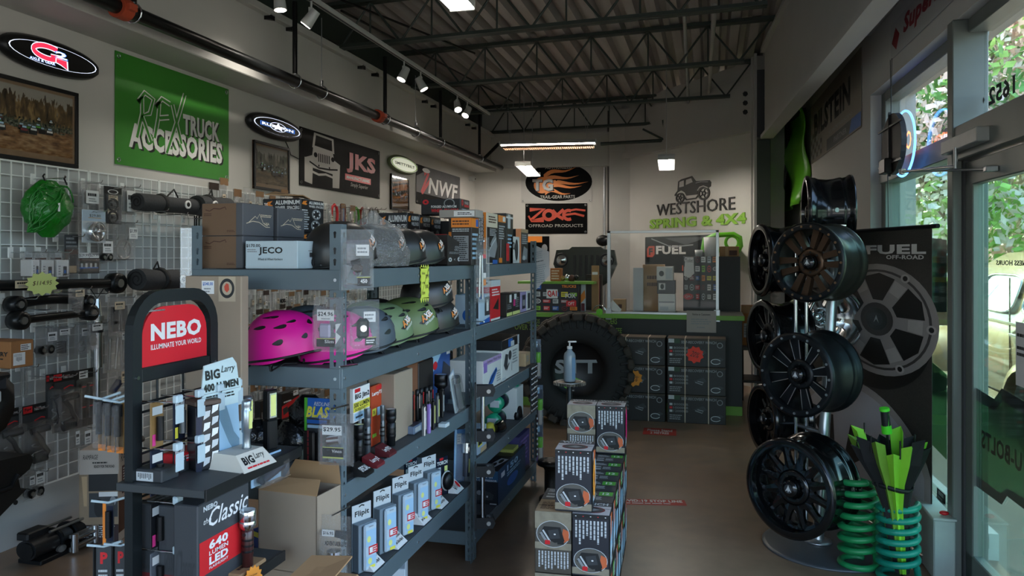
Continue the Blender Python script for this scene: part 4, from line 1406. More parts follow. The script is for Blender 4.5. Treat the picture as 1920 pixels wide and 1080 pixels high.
carton('kraft_box','small kraft box with two white labels resting on the black flare','box',(WX+.52-.15,q.y+w_/2,q.z),(w_,.3,hgt),pm('warm kraft','9c6a3e',.8,var=.06),[('front',[('r',.42,.62,.88,.86,WHITE),('l',.45,.64,.85,.84,3,BLACK),('r',.1,.1,.62,.56,WHITE),('v',.22,.2,.48,.4,7,BLACK),('l',.14,.42,.58,.52,2,GREYP)]),('left',[('t','COUNTRY',.35,.45,.95,.62,BLACK,{'bold':.05}),('l',.6,.3,.95,.4,1,BLACK)])],rz=math.pi/2)
t=thing('fender_flare','black moulded fender flare below the kraft box','fender flare',(WX+.35,q.y-.12,q.z-.01),math.pi/2)
pts=[(.07,-.02),(.11,-.06),(.115,-.13),(.07,-.2),(-.03,-.25),(-.14,-.28)]
rs=[]
for x,z in pts:
 rs.append([(x,-.2,z),(x-.02,-.22,z-.05),(x-.14,-.2,z-.05),(x-.16,0,z-.04),(x-.02,.05,z)])
obj('flare_shell',B().rings(rs,PLAST),t)
obj('flare_top',B().box(-.25,-.2,-.03,.1,.2,0,PLAST,.01),t)
obj('mount_plate',B().box(-.06,-.225,-.13,.03,-.2,-.07,LGREY,.01),t)
A_=on_x(0,980,WX+.38)
t=thing('bumper_end','black steel bumper end cut off by the left edge above the winch','bumper',(WX+.2,A_.y,A_.z),math.pi/2)
w_=on_x(62,900,WX+.38).y-A_.y
hgt=on_x(10,862,WX+.38).z-A_.z
out=[(-.4,-.02),(0,.03),(w_*.8,.14*hgt/.35),(w_*.95,.35*hgt),(w_*.85,.4*hgt),(w_*.62,.42*hgt),(w_*.55,.62*hgt),(w_*.9,.72*hgt),(w_,.85*hgt),(w_*.9,.98*hgt),(-.4,hgt*1.08)]
b=B()
b.M=Matrix.Rotation(math.pi/2,4,'X')
b.prism(out,-.05,.18,pm('satin black steel','1b1a19',.45,.3,var=.15))
obj('bumper_shell',b,t)
obj('crease_bar',B().tube([(-.4,-.185,hgt*.5),(w_*.3,-.185,hgt*.52),(w_*.5,-.185,hgt*.7)],.012,BLKMET,n=5),t)
obj('sticker',tagprint(.2,.2,None,LGREY),t,(-.25,-.188,hgt*.5))
obj('bolt_hole',B().cyl((w_*.45,-.18,hgt*.24),(w_*.45,-.184,hgt*.24),.012,BLACK,n=10),t)
obj('mount_bracket',B().box(-.1,.02,hgt*.3,.0,.2,hgt*.8,BLKMET),t)
p,q=on_z(20,1058,0),on_z(160,1012,0)
d=q-p
t=thing('winch','black vehicle winch with chrome roller fairlead on the floor','winch',(-3.43,p.y,0),math.pi/2)
t.scale=(.94,.75,.6)
L=d.y*1.02
wb_=B().cyl((0,0,.13),(L*.42,0,.13),.085,PLAST,n=18).cyl((-.01,0,.13),(0,0,.13),.07,IRON,n=18)
obj('motor',wb_,t)
obj('gearbox',B().cyl((L*.7,0,.14),(L,0,.14),.08,PLAST,n=18).cyl((L*.97,0,.14),(L*1.0,0,.14),.05,STEELP,n=14),t)
obj('drum',B().cyl((L*.44,0,.14),(L*.7,0,.14),.06,pm('wound steel rope','6f7376',.45,.7,var=.3,scale=80),n=16),t)
for x in(.43,.7):
 obj('drum_flange',B().cyl((L*x,0,.14),(L*x+.015,0,.14),.1,IRON,n=18),t)
for y in(-.05,.06):
 obj('tie_bar',B().cyl((L*.3,y,.235),(L*.9,y,.235),.012,STEELP,n=8),t)
obj('base_plate',B().box(L*.05,-.1,0,L*.98,.1,.04,IRON,.006),t)
obj('control_box',B().box(L*.02,.0,.2,L*.4,.1,.27,PLAST,.01),t)
f=obj('fairlead',B().box(L*.5,-.135,.02,L*.98,-.115,.06,STEELP,.003).box(L*.5,-.135,.14,L*.98,-.115,.17,STEELP,.003),t)
for x in(.54,.94):
 obj('roller',B().cyl((L*x,-.15,.02),(L*x,-.15,.18),.022,CHROME,n=12),f)
for z in(.07,.13):
 obj('roller',B().cyl((L*.57,-.15,z),(L*.91,-.15,z),.018,CHROME,n=12),f)
obj('plug',B().cyl((L*.42,-.08,.07),(L*.42,-.1,.07),.03,STEELP,n=10),t)
BX=on_z(137,1016,0)
w_=.21
carton('printed_box','tall white and brown printed box with truck picture on the floor','box',(BX.x+w_/2,BX.y+.16,0),(w_,.30,.52),pm('off white box','b5aaa0',.6,var=.04),[('front',[('r',0,0,1,.22,pm('dark brown print','2b1414',.5,var=.1)),('r',0,.2,1,.74,pm('dusty picture','8f7a62',.6,var=.3,scale=8)),('p',[(.06,.72),(.12,.4),(.2,.4),(.2,.72)],TAN),('r',.24,.56,.98,.74,BLACK),('r',.25,.28,.98,.54,DGREY),('r',.5,.5,.98,.55,WHITE),('e',.5,.38,.12,.1,BLACK),('e',.86,.45,.08,.05,GREYP),('t','RAMPAGE',.1,.9,.48,.95,BLACK,{'shear':.2}),('t','READY FOR THE ROAD',.38,.81,.9,.84,BLACK,{'bold':.02}),('l',.34,.85,.8,.88,1,BLACK),('l',.1,.06,.92,.19,6,LGREY),('t','www.',.1,.025,.3,.045,WHITE)]),('right',[('t','RAMPAGE',.1,.85,.8,.94,BLACK,{'shear':.2}),('r',.15,.5,.98,.8,pm('dark red print two','3c1414',.5)),('l',.2,.52,.95,.78,9,LGREY),('r',.0,.1,.95,.46,BROWN),('t','UNI',.4,.3,.7,.38,WHITE)])],rz=.35)
b=B().ball((0,0,.0),.11,IRON,sc=(1,1.1,.45),v0=0,v1=.5)
tag(obj('black_dome',b,None,(BX.x+.16,BX.y+.2,.522)),'black dished cover lying on the printed box','cover')
TAGK=pm('tan header card','8a6848',.7,var=.15)
TAGD=pm('dark header card','33251f',.6,var=.15)
KN=(('bolts',TAGK,'zinc bolts with tan header'),('spring',TAGD,'black springs with dark header'),('rods',TAGK,'thin rods with tan header'),('valve',TAGD,'brass valves with dark header'),('plates',None,'silver plates without header'),('bush',TAGK,'black bushes with tan header'))
protos=[]
for i,(kd,cd,wd)in enumerate(KN):
 t=thing('hardware_bag','x','packaged part',(0,0,0),math.pi/2,'small bagged hardware behind the shelving')
 obj('pouch',pouch(.1,.2,.018,BAG,i+40),t)
 obj('hardware',contents(kd,.1,.17,i+3),t)
 if cd:
  obj('header_card',B().box(-.05,-.012,.15,.05,-.009,.2,cd),t)
 obj('price_sticker',tagprint(.035,.045,None,(CREAM,WHITE)[i%2]),t,(-.04+.03*(i%3),-.026,.04))
 protos.append(t)
used={}
g=random.Random(21)
for(v,us,sc,row)in((372,range(398,880,22),1.0,'top grid row'),(575,range(455,700,15),.85,'row below the top shelf'),(612,range(452,640,15),.85,'row behind the pink helmets'),(652,range(452,560,15),.95,'row above the second shelf'),(530,range(700,900,24),.9,'row behind the neon tag'),(735,range(478,640,15),.95,'row under the second shelf'),(775,range(478,640,22),1.2,'row behind the work lights')):
 for u in us:
  X=WX+g.uniform(.1,.2)
  q=on_x(u+g.uniform(-3,3),v+g.uniform(-6,6),X)
  if v==372:
   q.z=gz1-.22+g.uniform(-.03,.06)
   if u<440:q.z+=.03
  i=g.randrange(6)
  k=used.get((i,row),0)
  used[i,row]=k+1
  lb='clear bag of %s, %s in the %s'%(KN[i][2],ordn[k],row)
  lb=' '.join(lb.split()[:16])
  kk=(sc*g.uniform(.85,1.15),sc,sc*g.uniform(.9,1.2))
  if protos[i]['label']=='x':
   o=protos[i]
   o.location,o.scale=q,kk
   o['label']=lb
  else:
   o=dup(protos[i],q,math.pi/2,lb,None,kk)
card_pack('boxed_part','red and black boxed part hanging under the second rack shelf','packaged part',(516,733,549,784),.3,BLKBOX if False else pm('black boxed card','18191b',.4),[('p',[(0,.1),(1,.1),(1,.75),(0,.55)],RED),('p',[(.1,.2),(.4,.3),(.3,.5),(.05,.45)],DGREY),('r',.65,.8,.95,.98,WHITE),('l',.1,.62,.6,.72,1,WHITE)],thick=.06,hooked=True)
card_pack('boxed_part','grey and orange boxed part beside the red boxed part','packaged part',(550,731,574,780),.28,GREYP,[('r',0,0,1,.45,pm('dull orange print','a06a34',.5)),('v',.2,.6,.8,.9,5,WHITE),('r',0,0,1,.1,BLACK)],thick=.05,hooked=True)
card_pack('boxed_part','black boxed part with orange mark behind the work lights','packaged part',(477,750,494,792),.3,pm('black boxed card','18191b',.4),[('r',.5,.6,.85,.9,ORANGE),('v',.1,.1,.9,.5,4,GREYP)],thick=.05,hooked=True)
t0=None
for u,v,nm,col,lb in((627,400,'shackle',RED,'small red shackle hanging above the first black helmet'),(643,402,'tow_strap',BLUE,'blue and maroon straps hanging at the grid top'),(668,405,'shackle',pm('green shackle paint','57a031',.4,var=.05),'green shackle with orange top at the grid top'),(680,405,'shackle',pm('red shackle paint','b5372c',.4,var=.05),'brick red shackle next to the green one'),(697,405,'shackle',STEELP,'large zinc shackle at the grid top beyond the coloured ones'),(706,405,'shackle',STEELP,'smaller zinc shackle hanging nearest the wheel spacer boxes')):
 X=WX+.16
 q=on_x(u,v,X)
 t=thing(nm,lb,'hardware',q,math.pi/2,'hardware at the top of the grid')
 if nm=='shackle':
  obj('bow',B().tube([(-.05,0,-.1),(-.06,0,0),(-.045,0,.06),(0,0,.085),(.045,0,.06),(.06,0,0),(.05,0,-.1)],.014,col,n=7),t)
  obj('pin',B().cyl((-.075,0,-.1),(.075,0,-.1),.015,ORANGE if 'green' in lb else STEELP,n=8),t)
 else:
  for k,c in enumerate((MAROON,BLUE,MAROON)):
   obj('strap',B().box(-.05+.035*k,-.01,-.13,-.02+.035*k,.01,.1,c,.004),t)
 hook(q.y,q.z+.07,.2,'wire hook for the '+lb)
 # the two steel racks
RX0,RX1=-1.80,-1.215
RY0,RYM,RY1=2.37,3.86,5.36
BOARD=pm('shelf board','4a4d50',.7,var=.08,scale=30)
RIVET=pm('bright rivet','dde6ea',.25,.9,var=.02)
def post_mesh(h,sx,sy):
 """angle post with keyhole slots; flanges run from the outer corner along sx*x and sy*y"""
 b=B()
 pt=.0381
 n=int(h/pt)
 def flange(wd,put):
  for i in range(n):
   z0,z1=i*pt,(i+1)*pt if i<n-1 else h
   c,zc=wd*.55,(z0+z1)/2
   o=[(0,z0),(wd/2,z0),(wd,z0),(wd,zc),(wd,z1),(wd/2,z1),(0,z1),(0,zc)]
   q=[(c-.0035,zc-.011),(c,zc-.0125),(c+.0035,zc-.011),(c+.0045,zc),(c+.006,zc+.008),(c,zc+.0125),(c-.006,zc+.008),(c-.0045,zc)]
   b.add([put(*p)for p in o+q],[(k,(k+1)%8,8+(k+1)%8,8+k)for k in range(8)],STEEL)
 flange(.042,lambda a,z:(sx*a,0,z))
 flange(.038,lambda a,z:(0,sy*a,z))
 return mesh_of(b,'post')
def rack(label,y0,y1,levels,H=1.71):
 t=thing('steel_rack',label,'shelf rack',(RX0,y0,0),0,'grey steel racks')
 w_,d=RX1-RX0,y1-y0-.01
 for sx,sy,x,y in((1,1,0,0),(-1,1,w_,0),(1,-1,0,d),(-1,-1,w_,d)):
  o=obj('post',post_mesh(H,sx,sy),t,(x,y,0))
  m=o.modifiers.new('sheet','SOLIDIFY')
  m.thickness=.0022
  m.offset=0
 for z in levels:
  z-=.002
  for nm,bx in(('long_beam',(w_-.006,.003,z-.07,w_+.0025,d-.003,z)),('long_beam',(-.0025,.003,z-.07,.006,d-.003,z)),('end_beam',(.003,-.0025,z-.07,w_-.003,.006,z)),('end_beam',(.003,d-.006,z-.07,w_-.003,d+.0025,z))):
   obj(nm,B().box(*bx,STEEL,.002),t)
  obj('shelf_board',B().box(.008,.008,z-.02,w_-.008,d-.008,z,BOARD),t)
  for y in(.02,d*.47,d-.02):
   obj('rivet',B().cyl((w_+.002,y,z-.035),(w_+.006,y,z-.035),.006,RIVET,n=8),t)
  for x in(.02,w_-.02):
   obj('rivet',B().cyl((x,-.002,z-.035),(x,-.006,z-.035),.006,RIVET,n=8),t)
 return t
LV1,LV2=(1.557,1.222,.824,.42),(1.557,1.228,.842,.52,.145)
rack('grey steel rack nearest the viewer, with the helmets',RY0,RYM,LV1)
rack('grey steel rack further down the aisle, with the tall boxes on top',RYM+.01,RY1,LV2)
T1,T2,T3,T4=LV1
U1,U2,U3,U4,U5=LV2
FX=RX1-.015
def pxy(u0,v0,u1,v1,Y):
 """pixel box on the plane at Y: centre x, width, bottom z, height"""
 vm=(v0+v1)/2
 a,c=on_y(u0,vm,Y).x,on_y(u1,vm,Y).x
 um=(u0+u1)/2
 return(a+c)/2,c-a,on_y(um,v1,Y).z,on_y(um,v0,Y).z-on_y(um,v1,Y).z
def aisle_box(name,label,box,z,depth,mat,ops,side=(),X=FX,cat='box',group=None,top=(),seams=False,bev=.002,tall=None):
 """carton standing on a shelf with its front to the aisle; its width and height are read off the plane at X"""
 y,w_,zz,h_=px_box(*box,X)
 if tall:h_=tall
 pr=[('front',ops)]
 if side:pr.append(('left',side))
 if top:pr.append(('top',top))
 return carton(name,label,cat,(X-depth/2,y,z),(w_,depth,h_),mat,pr,rz=math.pi/2,group=group,seams=seams,bev=bev)
def end_box(name,label,box,z,depth,mat,ops,side=(),Y=RY0+.02,cat='box',group=None,top=(),seams=False,bev=.002,tall=None,w=None):
 """carton with its front to the viewer's end of the rack"""
 x,w_,zz,h_=pxy(*box,Y)
 if tall:h_=tall
 if w:x,w_=x-w_/2+w/2,w
 pr=[('front',ops)]if ops else[]
 if side:pr.append(('right',side))
 if top:pr.append(('top',top))
 return carton(name,label,cat,(x,Y+depth/2,z),(w_,depth,h_),mat,pr,group=group,seams=seams,bev=bev)
 # rack 1, top shelf
MTN=[('s',[(.18,.42),(.38,.62),(.44,.55),(.52,.70),(.64,.42),(.78,.34)],.022,CREAM),('s',[(.1,.38),(.3,.46),(.5,.44),(.72,.3),(.86,.3)],.022,CREAM),('l',.56,.6,.92,.7,2,CREAM),('t','USA',.68,.36,.84,.44,CREAM,{'bold':.03})]
DKC=pm('dark grey carton','55565a',.7,var=.06,scale=8)
BKR=pm('brown carton side','755b45',.8,var=.06,scale=8)
def two_tone(label,x,y,z,dx,dy,h):
 """carton with a brown end and a dark logo face to the aisle"""
 b=B()
 b.box(-dy/2,-dx/2,0,dy/2,dx/2,h,DKC,.003)
 o=obj('logo_box',b,None,(x,y,z),math.pi/2)
 tag(o,label,'box','boxes with a mountain logo')
 p=Print().box_face('front',dy,dx,h).run(MTN)
 obj('printed_logo',p.b,o)
 q=Print().box_face('left',dy,dx,h).run([('r',.02,.01,.84,.99,BKR),('s',[(.1,.8),(.2,.76),(.3,.84),(.45,.82),(.58,.88),(.6,.8)],.03,BROWN),('l',.06,.6,.25,.7,2,BROWN),('l',.62,.1,.82,.18,2,BROWN)])
 obj('brown_end_panel',q.b,o)
 return o
for k,lb in enumerate(('brown-ended dark box with mountain logo, lower one at rack corner','brown-ended dark box with mountain logo, upper one at rack corner')):
 two_tone(lb,-1.705,RY0+.14,T1+.118*k,.17,.2,.117)
for k,lb in enumerate(('dark mountain logo box behind the white wheel hardware box, lower one','dark mountain logo box beside the wheel spacer boxes, upper one')):
 two_tone(lb,-1.70,RY0+.36,T1+.118*k,.17,.2,.117-.004*k)
CIRC=[('o',.62+dx,.25+dy,.055,.12,.7,BLACK)for dx,dy in((0,0),)]
PALEB=pm('pale blue carton','bccdd4',.5,var=.03)
o=end_box('wheel_hardware_box','white box of wheel hardware with price and round letters',(460,455,558,507),T1,.18,PALEB,[('t','$170.00',.02,.76,.29,.89,BLACK,{'bold':.02}),('l',.04,.58,.26,.72,2,GREYP),('t','JECO',.26,.48,.72,.78,BLACK,{'bold':.03}),('t','Wheels & Wheel Hardware',.25,.3,.72,.39,BLACK,{'shear':.3}),('r',.57,.08,.575,.9,LGREY),('r',0,.06,1,.08,LGREY)],tall=.098,side=[('r',.45,.42,.62,.58,DGREY),('l',.4,.62,.65,.68,1,GREYP),('r',.0,.06,1,.075,LGREY)])
FLM=[('p',flame(.04,.72,.3,.9),ORANGE),('p',flame(.03,.6,.26,.68),ORANGE),('e',.1,.7,.06,.12,ORANGE),('t','TG',.04,.62,.18,.8,WHITE,{'bold':.06})]
def spacer_ops(front=True):
 if front:
  return[('p',[(.04,.78),(.14,.9),(.27,.94),(.2,.84),(.28,.8),(.2,.76),(.24,.7),(.1,.7)],ORANGE),('t','TG',.05,.76,.14,.88,WHITE,{'bold':.05}),('t','ALUMINUM',.34,.82,.97,.95,WHITE,{'bold':.04}),('t','WHEEL SPACERS',.34,.68,.97,.78,WHITE,{'bold':.02}),('l',.04,.6,.3,.66,1,GREYP)]
 return[('p',[(.04,.84),(.1,.93),(.26,.95),(.2,.88),(.28,.85),(.2,.82)],ORANGE),('t','ALUMINUM',.34,.86,.97,.95,WHITE,{'bold':.04}),('t','WHEEL SPACERS',.34,.76,.97,.83,WHITE,{'bold':.02}),('l',.04,.08,.36,.7,9,LGREY),('o',.66,.56,.2,.16,.7,GREYP),('o',.62,.22,.2,.16,.7,GREYP)]+[('e',.66+.13*math.cos(a),.56+.1*math.sin(a),.03,.025,WHITE)for a in(0,1.26,2.5,3.8,5)]+[('e',.62+.13*math.cos(a),.22+.1*math.sin(a),.03,.025,WHITE)for a in(0,1.26,2.5,3.8,5)]
BLKBOX=pm('black glossy carton','17191d',.35,var=.06)
sy_=3.02
sx_,sw_,_,sh_=pxy(492,372,564,437,sy_)
spg='black wheel spacer boxes'
sd=on_x(607,405,sx_+sw_/2).y-sy_
hz=(on_y(530,372,sy_).z-T1)
for k,lb in enumerate(('black wheel spacer box behind the white box, lower of two','black wheel spacer box with a torn kraft flap on top')):
 carton('spacer_box',lb,'box',(sx_,sy_+sd/2,T1+k*hz*.5),(sw_,sd,hz*.497),BLKBOX,[('front',spacer_ops()),('right',spacer_ops(False))],group=spg)
b=B().add([(-.09,-.07,0),(.07,-.09,.02),(.1,.06,.0),(-.06,.08,.012),(-.09,-.07,.004),(.07,-.09,.024),(.1,.06,.004),(-.06,.08,.016)],[(3,2,1,0),(4,5,6,7),(0,1,5,4),(1,2,6,5),(2,3,7,6),(3,0,4,7)],KRAFT)
o=tag(obj('cardboard_flap',b,None,(sx_-.02,sy_+sd*.4,T1+hz+.012),.5),'bent kraft cardboard flap lying on the wheel spacer box','cardboard')
o.rotation_euler=(.12,.12,.5)
Y2=RYM+.06
x_,w_,_,h_=pxy(709,399,764,470,Y2)
hh=on_y(730,399,Y2).z-U1
d_=.17
carton('spacer_box','black wheel spacer box facing the viewer above the bagged helmet','box',(x_,Y2+d_/2,U1),(w_,d_,hh),BLKBOX,[('front',spacer_ops()),('right',spacer_ops(False))],group=spg)
for k,lb in enumerate(('black wheel spacer box, middle one of three turned to the aisle','black wheel spacer box, furthest of three turned to the aisle')):
 carton('spacer_box',lb,'box',(x_+w_/2-.09,Y2+d_+.01+d_/2+k*(d_+.01),U1),(.18,d_,hh*(1-.01*k)),BLKBOX,[('right',spacer_ops(False))],group=spg)
RDP=[('o',.12,.8,.08,.16,.4,RED),('t','FORGED ALUMINUM',.26,.42,.9,.58,WHITE,{'bold':.03}),('t','WHEEL SPACERS',.26,.14,.95,.36,RED,{'bold':.05}),('o',.72,.7,.14,.3,.8,GREYP)]
carton('spacer_box','black and red forged spacer box lying on the black spacer boxes','box',(x_+.19,Y2+d_+.16,U1+hh+.001),(.24,.17,.09),BLKBOX,[('front',RDP),('right',[('o',.2,.75,.1,.2,.4,RED),('t','FORGED',.45,.7,.85,.86,WHITE),('r',.4,.5,.9,.66,RED),('l',.1,.1,.8,.4,3,SKYB)])],group=spg)
carton('spacer_box','black box with red mark beside the orange-topped box','box',(x_+.17,Y2+d_+.45,U1),(.2,.16,hh*.92),BLKBOX,[('front',[('o',.6,.6,.2,.2,.4,RED)]),('right',[('o',.6,.6,.2,.14,.4,RED),('l',.1,.1,.9,.4,4,GREYP),('r',.05,.86,.6,.92,RED)])],group=spg)
ORG=[('r',0,.8,1,1,ORANGE),('l',.06,.84,.9,.96,2,BROWN),('l',.06,.7,.9,.78,2,LGREY),('r',.12,.08,.86,.62,GREYP)]+[('l',.14,.1,.84,.6,12,BLACK)]
BRB=pm('brown black carton','2a2421',.5,var=.06)
a_=end_box('orange_top_box','dark box with orange top band above the counter display',(846,402,884,470),T1,.12,BRB,ORG,Y=RYM-.14,side=[('r',0,.8,1,1,ORANGE),('l',.1,.1,.9,.7,6,SKYB),('r',.6,.82,.95,.98,BLUE)],tall=.24)
b=carton('grey_parcel','flat grey box with white label lying on the orange-topped box','box',(a_.location.x-.02,RYM-.08,T1+.242),(.2,.12,.04),pm('grey carton','9d9890',.7),[('front',[('r',.4,.15,.95,.85,WHITE),('l',.5,.3,.9,.7,2,BLACK)])])
y,w_,z,h_=px_box(838,440,868,497,FX-.02)
t=thing('counter_display','black slope-sided counter display holding small red packs','display box',(FX-.12,y,T1),math.pi/2)
b=B()
b.M=Matrix.Rotation(math.pi/2,4,'X')
b.prism([(-w_/2,0),(w_/2,0),(w_/2,h_*.66),(-w_/2,h_)],.1,.103,BRB).prism([(-w_/2,0),(w_/2,0),(w_/2,h_*.66),(-w_/2,h_)],-.1,-.097,BRB)
b.M=Matrix.Identity(4)
b.box(-w_/2,-.1,0,-w_/2+.003,.1,h_*.98,BRB).box(w_/2-.003,-.1,0,w_/2,.1,h_*.66,BRB).box(-w_/2,-.1,0,w_/2,.1,.003,BRB)
obj('tray',b,t)
p=Print().face((-w_/2,-.103,0),(1,0,0),(0,0,1),w_,h_).run([('t','COLBY',.45,.55,.88,.62,LGREY),('t','VALVES',.4,.47,.9,.53,LGREY),('l',.1,.36,.95,.44,2,GREYP),('o',.15,.18,.1,.07,.4,LGREY),('o',.7,.19,.1,.07,.4,LGREY),('t','<',.38,.15,.46,.22,LGREY),('t','<',.9,.15,.97,.22,LGREY)])
obj('printed_panel',p.b,t)
for k in range(5):
 obj('small_pack',B().box(-w_*.35+w_*.16*k,-.09,.01,-w_*.35+w_*.16*k+w_*.1,.09,h_*(1.0-.06*k),RED if k%2==0 else LGREY,.002),t)
 # helmets
def dome(th,ph,a,bb,c):
 e=.86
 ct,st,cp,sp=math.cos(th),math.sin(th),math.cos(ph),math.sin(ph)
 f=lambda v:math.copysign(abs(v)**e,v)
 return Vector((a*f(ct)*f(cp),bb*f(st)*f(cp),c*f(sp)))
HELM={}
def helmet_proto(key,mat,sticker,vents=True,scuff=None):
 """front of the helmet is +x; its left side faces -y. Returns the parts"""
 a,bb,c=.138,.112,.135
 parts=[]
 b=B()
 n,m=40,12
 rs=[]
 for j in range(m+1):
  r=[]
  for i in range(n):
   th=2*math.pi*i/n
   low=-.14+.16*math.cos(th)-.34*max(0,math.cos(2*th+math.pi))*.35-(.2 if math.cos(th)<-.5 else 0)*.6
   ph=low+(1.5707-low)*j/m
   q=dome(th,ph,a,bb,c)
   r.append((q.x,q.y,q.z))
  rs.append(r)
 b.rings(rs,mat,cap0=False,cap1=True)
 inner=[[(x*.93,y*.93,z*.9-.002)for x,y,z in r]for r in rs[:4]]
 b.rings(inner[::-1],PLAST,cap0=False,cap1=False)
 b.rings([rs[0],inner[0]],PLAST,cap0=False,cap1=False,smooth=False)
 parts.append(('shell',b,()))
 if vents:
  for th0,ph0,L,W in((a_,b_,c_*1.45,d_*1.6)for a_,b_,c_,d_ in((-1.57,.95,.26,.07),(-1.15,.62,.24,.075),(-1.75,.56,.22,.07),(-.75,.8,.2,.06),(-1.2,.2,.2,.08),(-2.3,.5,.16,.08),(-2.25,.12,.15,.09),(-2.9,.6,.14,.08),(-.4,.35,.15,.08),(1.57,.95,.26,.07),(1.15,.62,.24,.075),(1.75,.56,.22,.07),(1.2,.2,.2,.08),(2.3,.5,.16,.08),(0,.75,.12,.1))):
   v=B()
   out=[]
   for i in range(12):
    t_=2*math.pi*i/12
    du,dv=L/2*math.cos(t_),W/2*math.sin(t_)*(1+.5*math.cos(t_))
    th,ph=th0+du/max(.35,math.cos(ph0)),ph0+dv+du*.25
    out.append(tuple(dome(th,ph,a+.0012,bb+.0012,c+.0012)))
   inr=[tuple(Vector(p)*.94)for p in out]
   v.add(out+inr,[(k,(k+1)%12,12+(k+1)%12,12+k)for k in range(12)],mat)
   v.poly([tuple(Vector(p)*1.0)for p in out],BLACK)
   parts.append(('vent',v,()))
 if sticker:
  p=Print()
  w_,h_=1.0,.62
  p.face((0,0,0),(1,0,0),(0,1,0),w_,h_)
  p.run([('p',[(.0,.2),(.2,.75),(.34,.6),(.4,1),(.55,.75),(.7,1),(.72,.7),(1,.75),(.85,.45),(.2,.3)],BLACK),('t','AXEL',.04,.34,.9,.86,ORANGE,{'bold':.07,'shear':.2}),('t','XEL',.28,.4,.92,.9,WHITE,{'bold':.05,'shear':.2}),('t','OFF-ROADER',.12,.06,.88,.24,WHITE,{'bold':.02})])
  for i,q in enumerate(p.b.v):
   u,v_,z=q
   ang=.5
   U=(u-.5)*.62
   V=(v_-.31)*.62
   th=-1.0+(U*math.cos(ang)-V*math.sin(ang))/.9
   ph=.36+U*math.sin(ang)+V*math.cos(ang)
   k=.0025+z*1.2
   p.b.v[i]=tuple(dome(th,ph,a+k,bb+k,c+k))
  parts.append(('sticker',p.b,()))
 s=B()
 s.tube([tuple(dome(th,-.16+.16*math.cos(th),a,bb,c))for th in[2*math.pi*i/24 for i in range(24)]],.0045,BLACK,n=5,closed=True)
 parts.append(('rim_trim',s,()))
 s=B()
 g=random.Random(len(key))
 for sgn in(-1,1):
  p0=dome(sgn*1.4,-.25,a*.9,bb*.95,c)
  s.tube([p0,p0+Vector((.01,sgn*.01,-.02)),Vector((.04,sgn*.05,-.042)),Vector((.07,sgn*.02,-.044))],.004,STRAP,n=4,flat=(.008,.002))
 parts.append(('chin_strap',s,()))
 d=B().cyl((-.125,-.02,-.026),(-.125,.02,-.026),.018,PLAST,n=10).box(-.13,-.05,-.044,-.11,.05,-.03,PLAST,.004)
 parts.append(('fit_dial',d,()))
 HELM[key]=[(nm,mesh_of(bd,nm))for nm,bd,_ in parts]
PINKH=pm('hot pink shell','e8189a',.42,var=.03)
OLIVE=pm('olive green shell','66794a',.45,var=.05)
SAGE=pm('sage green shell','6f8560',.45,var=.05)
SLATE=pm('slate blue shell','4d5862',.45,var=.05)
BLKH=pm('satin black shell','292827',.34,var=.1)
for k,m_,s_ in(('pink',PINKH,False),('olive',OLIVE,True),('sage',SAGE,True),('slate',SLATE,False),('black',BLKH,True),('blackplain',BLKH,False)):
 helmet_proto(k,m_,s_,vents=(k not in('black','blackplain')))
def helmet(key,label,loc,rz,sc=1.0,tilt=0.0,group='helmets on the rack',scz=1.0):
 t=thing('helmet',label,'helmet',(loc[0],loc[1],loc[2]+.05*sc*scz),rz,group)
 t.rotation_euler=(tilt,0,rz)
 t.scale=(sc,sc,sc*scz)
 for nm,me in HELM[key]:
  obj(nm,me,t)
 return t
def hel_at(key,label,u0,v1,u1,z,X,rz,**kw):
 """helmet spanning pixels u0..u1, standing at z"""
 y,w_,_,_=px_box(u0,v1-40,u1,v1,X)
 return helmet(key,label,(X,y,z),rz,**kw)
H_=math.pi/2
helmet('pink','whole pink helmet at the near end of the second shelf',on_z(532,681,T2).to_tuple()[:2]+(T2,),-.12,1.02)
helmet('pink','pink helmet half hidden by the corner post and blister packs',(-1.335,2.56,T2),.75,.98)
helmet('slate','plain dark helmet behind the first pink one',(-1.55,2.75,T2),.5,1.0)
helmet('slate','slate blue helmet beyond the corner post on the second shelf',(-1.345,2.80,T2),1.0,.98)
helmet('sage','sage green helmet behind the slate blue one',(-1.36,3.02,T2),.9,.98)
helmet('sage','sage green helmet at the back of the second shelf, half hidden',(-1.52,3.22,T2),.8,.95)
helmet('olive','olive green helmet with bold sticker on the second shelf edge',(-1.345,3.26,T2),.55,1.05)
helmet('blackplain','black helmet lying behind the olive green helmet',(-1.58,3.44,T2),1.2,.95)
helmet('black','black helmet on the second shelf under the topmost black one',(-1.35,3.62,T2),.9,.95)
helmet('black','black helmet stacked on top of another beneath the neon tag',(-1.37,3.58,T2+.12),.75,.95)
helmet('black','black helmet on the top shelf behind the corner post',(-1.345,2.62,T1),1.15,1.0,scz=.95)
helmet('black','black helmet wrapped in clear plastic on the top shelf',(-1.335,2.88,T1),1.1,1.0,scz=.95)
helmet('black','black helmet between the wrapped one and the last on the top shelf',(-1.335,3.12,T1),1.1,.97,scz=.95)
helmet('black','last black helmet on the top shelf, by the counter display',(-1.335,3.36,T1),1.05,.97,scz=.95)
b=B()
g=random.Random(5)
rs=[]
for j in range(9):
 r=[]
 for i in range(20):
  th=2*math.pi*i/20
  k=(1.08 if j<6 else .8-.25*(j-6))*(1+g.uniform(-.05,.05))
  z=[-.0,.03,.06,.1,.13,.155,.18,.2,.225][j]
  f=math.sqrt(max(.06,1-(max(0,z-.02)/.2)**2))
  r.append((.145*k*f*math.cos(th),.125*k*f*math.sin(th),z))
 rs.append(r)
b.rings(rs,BAG,cap0=False)
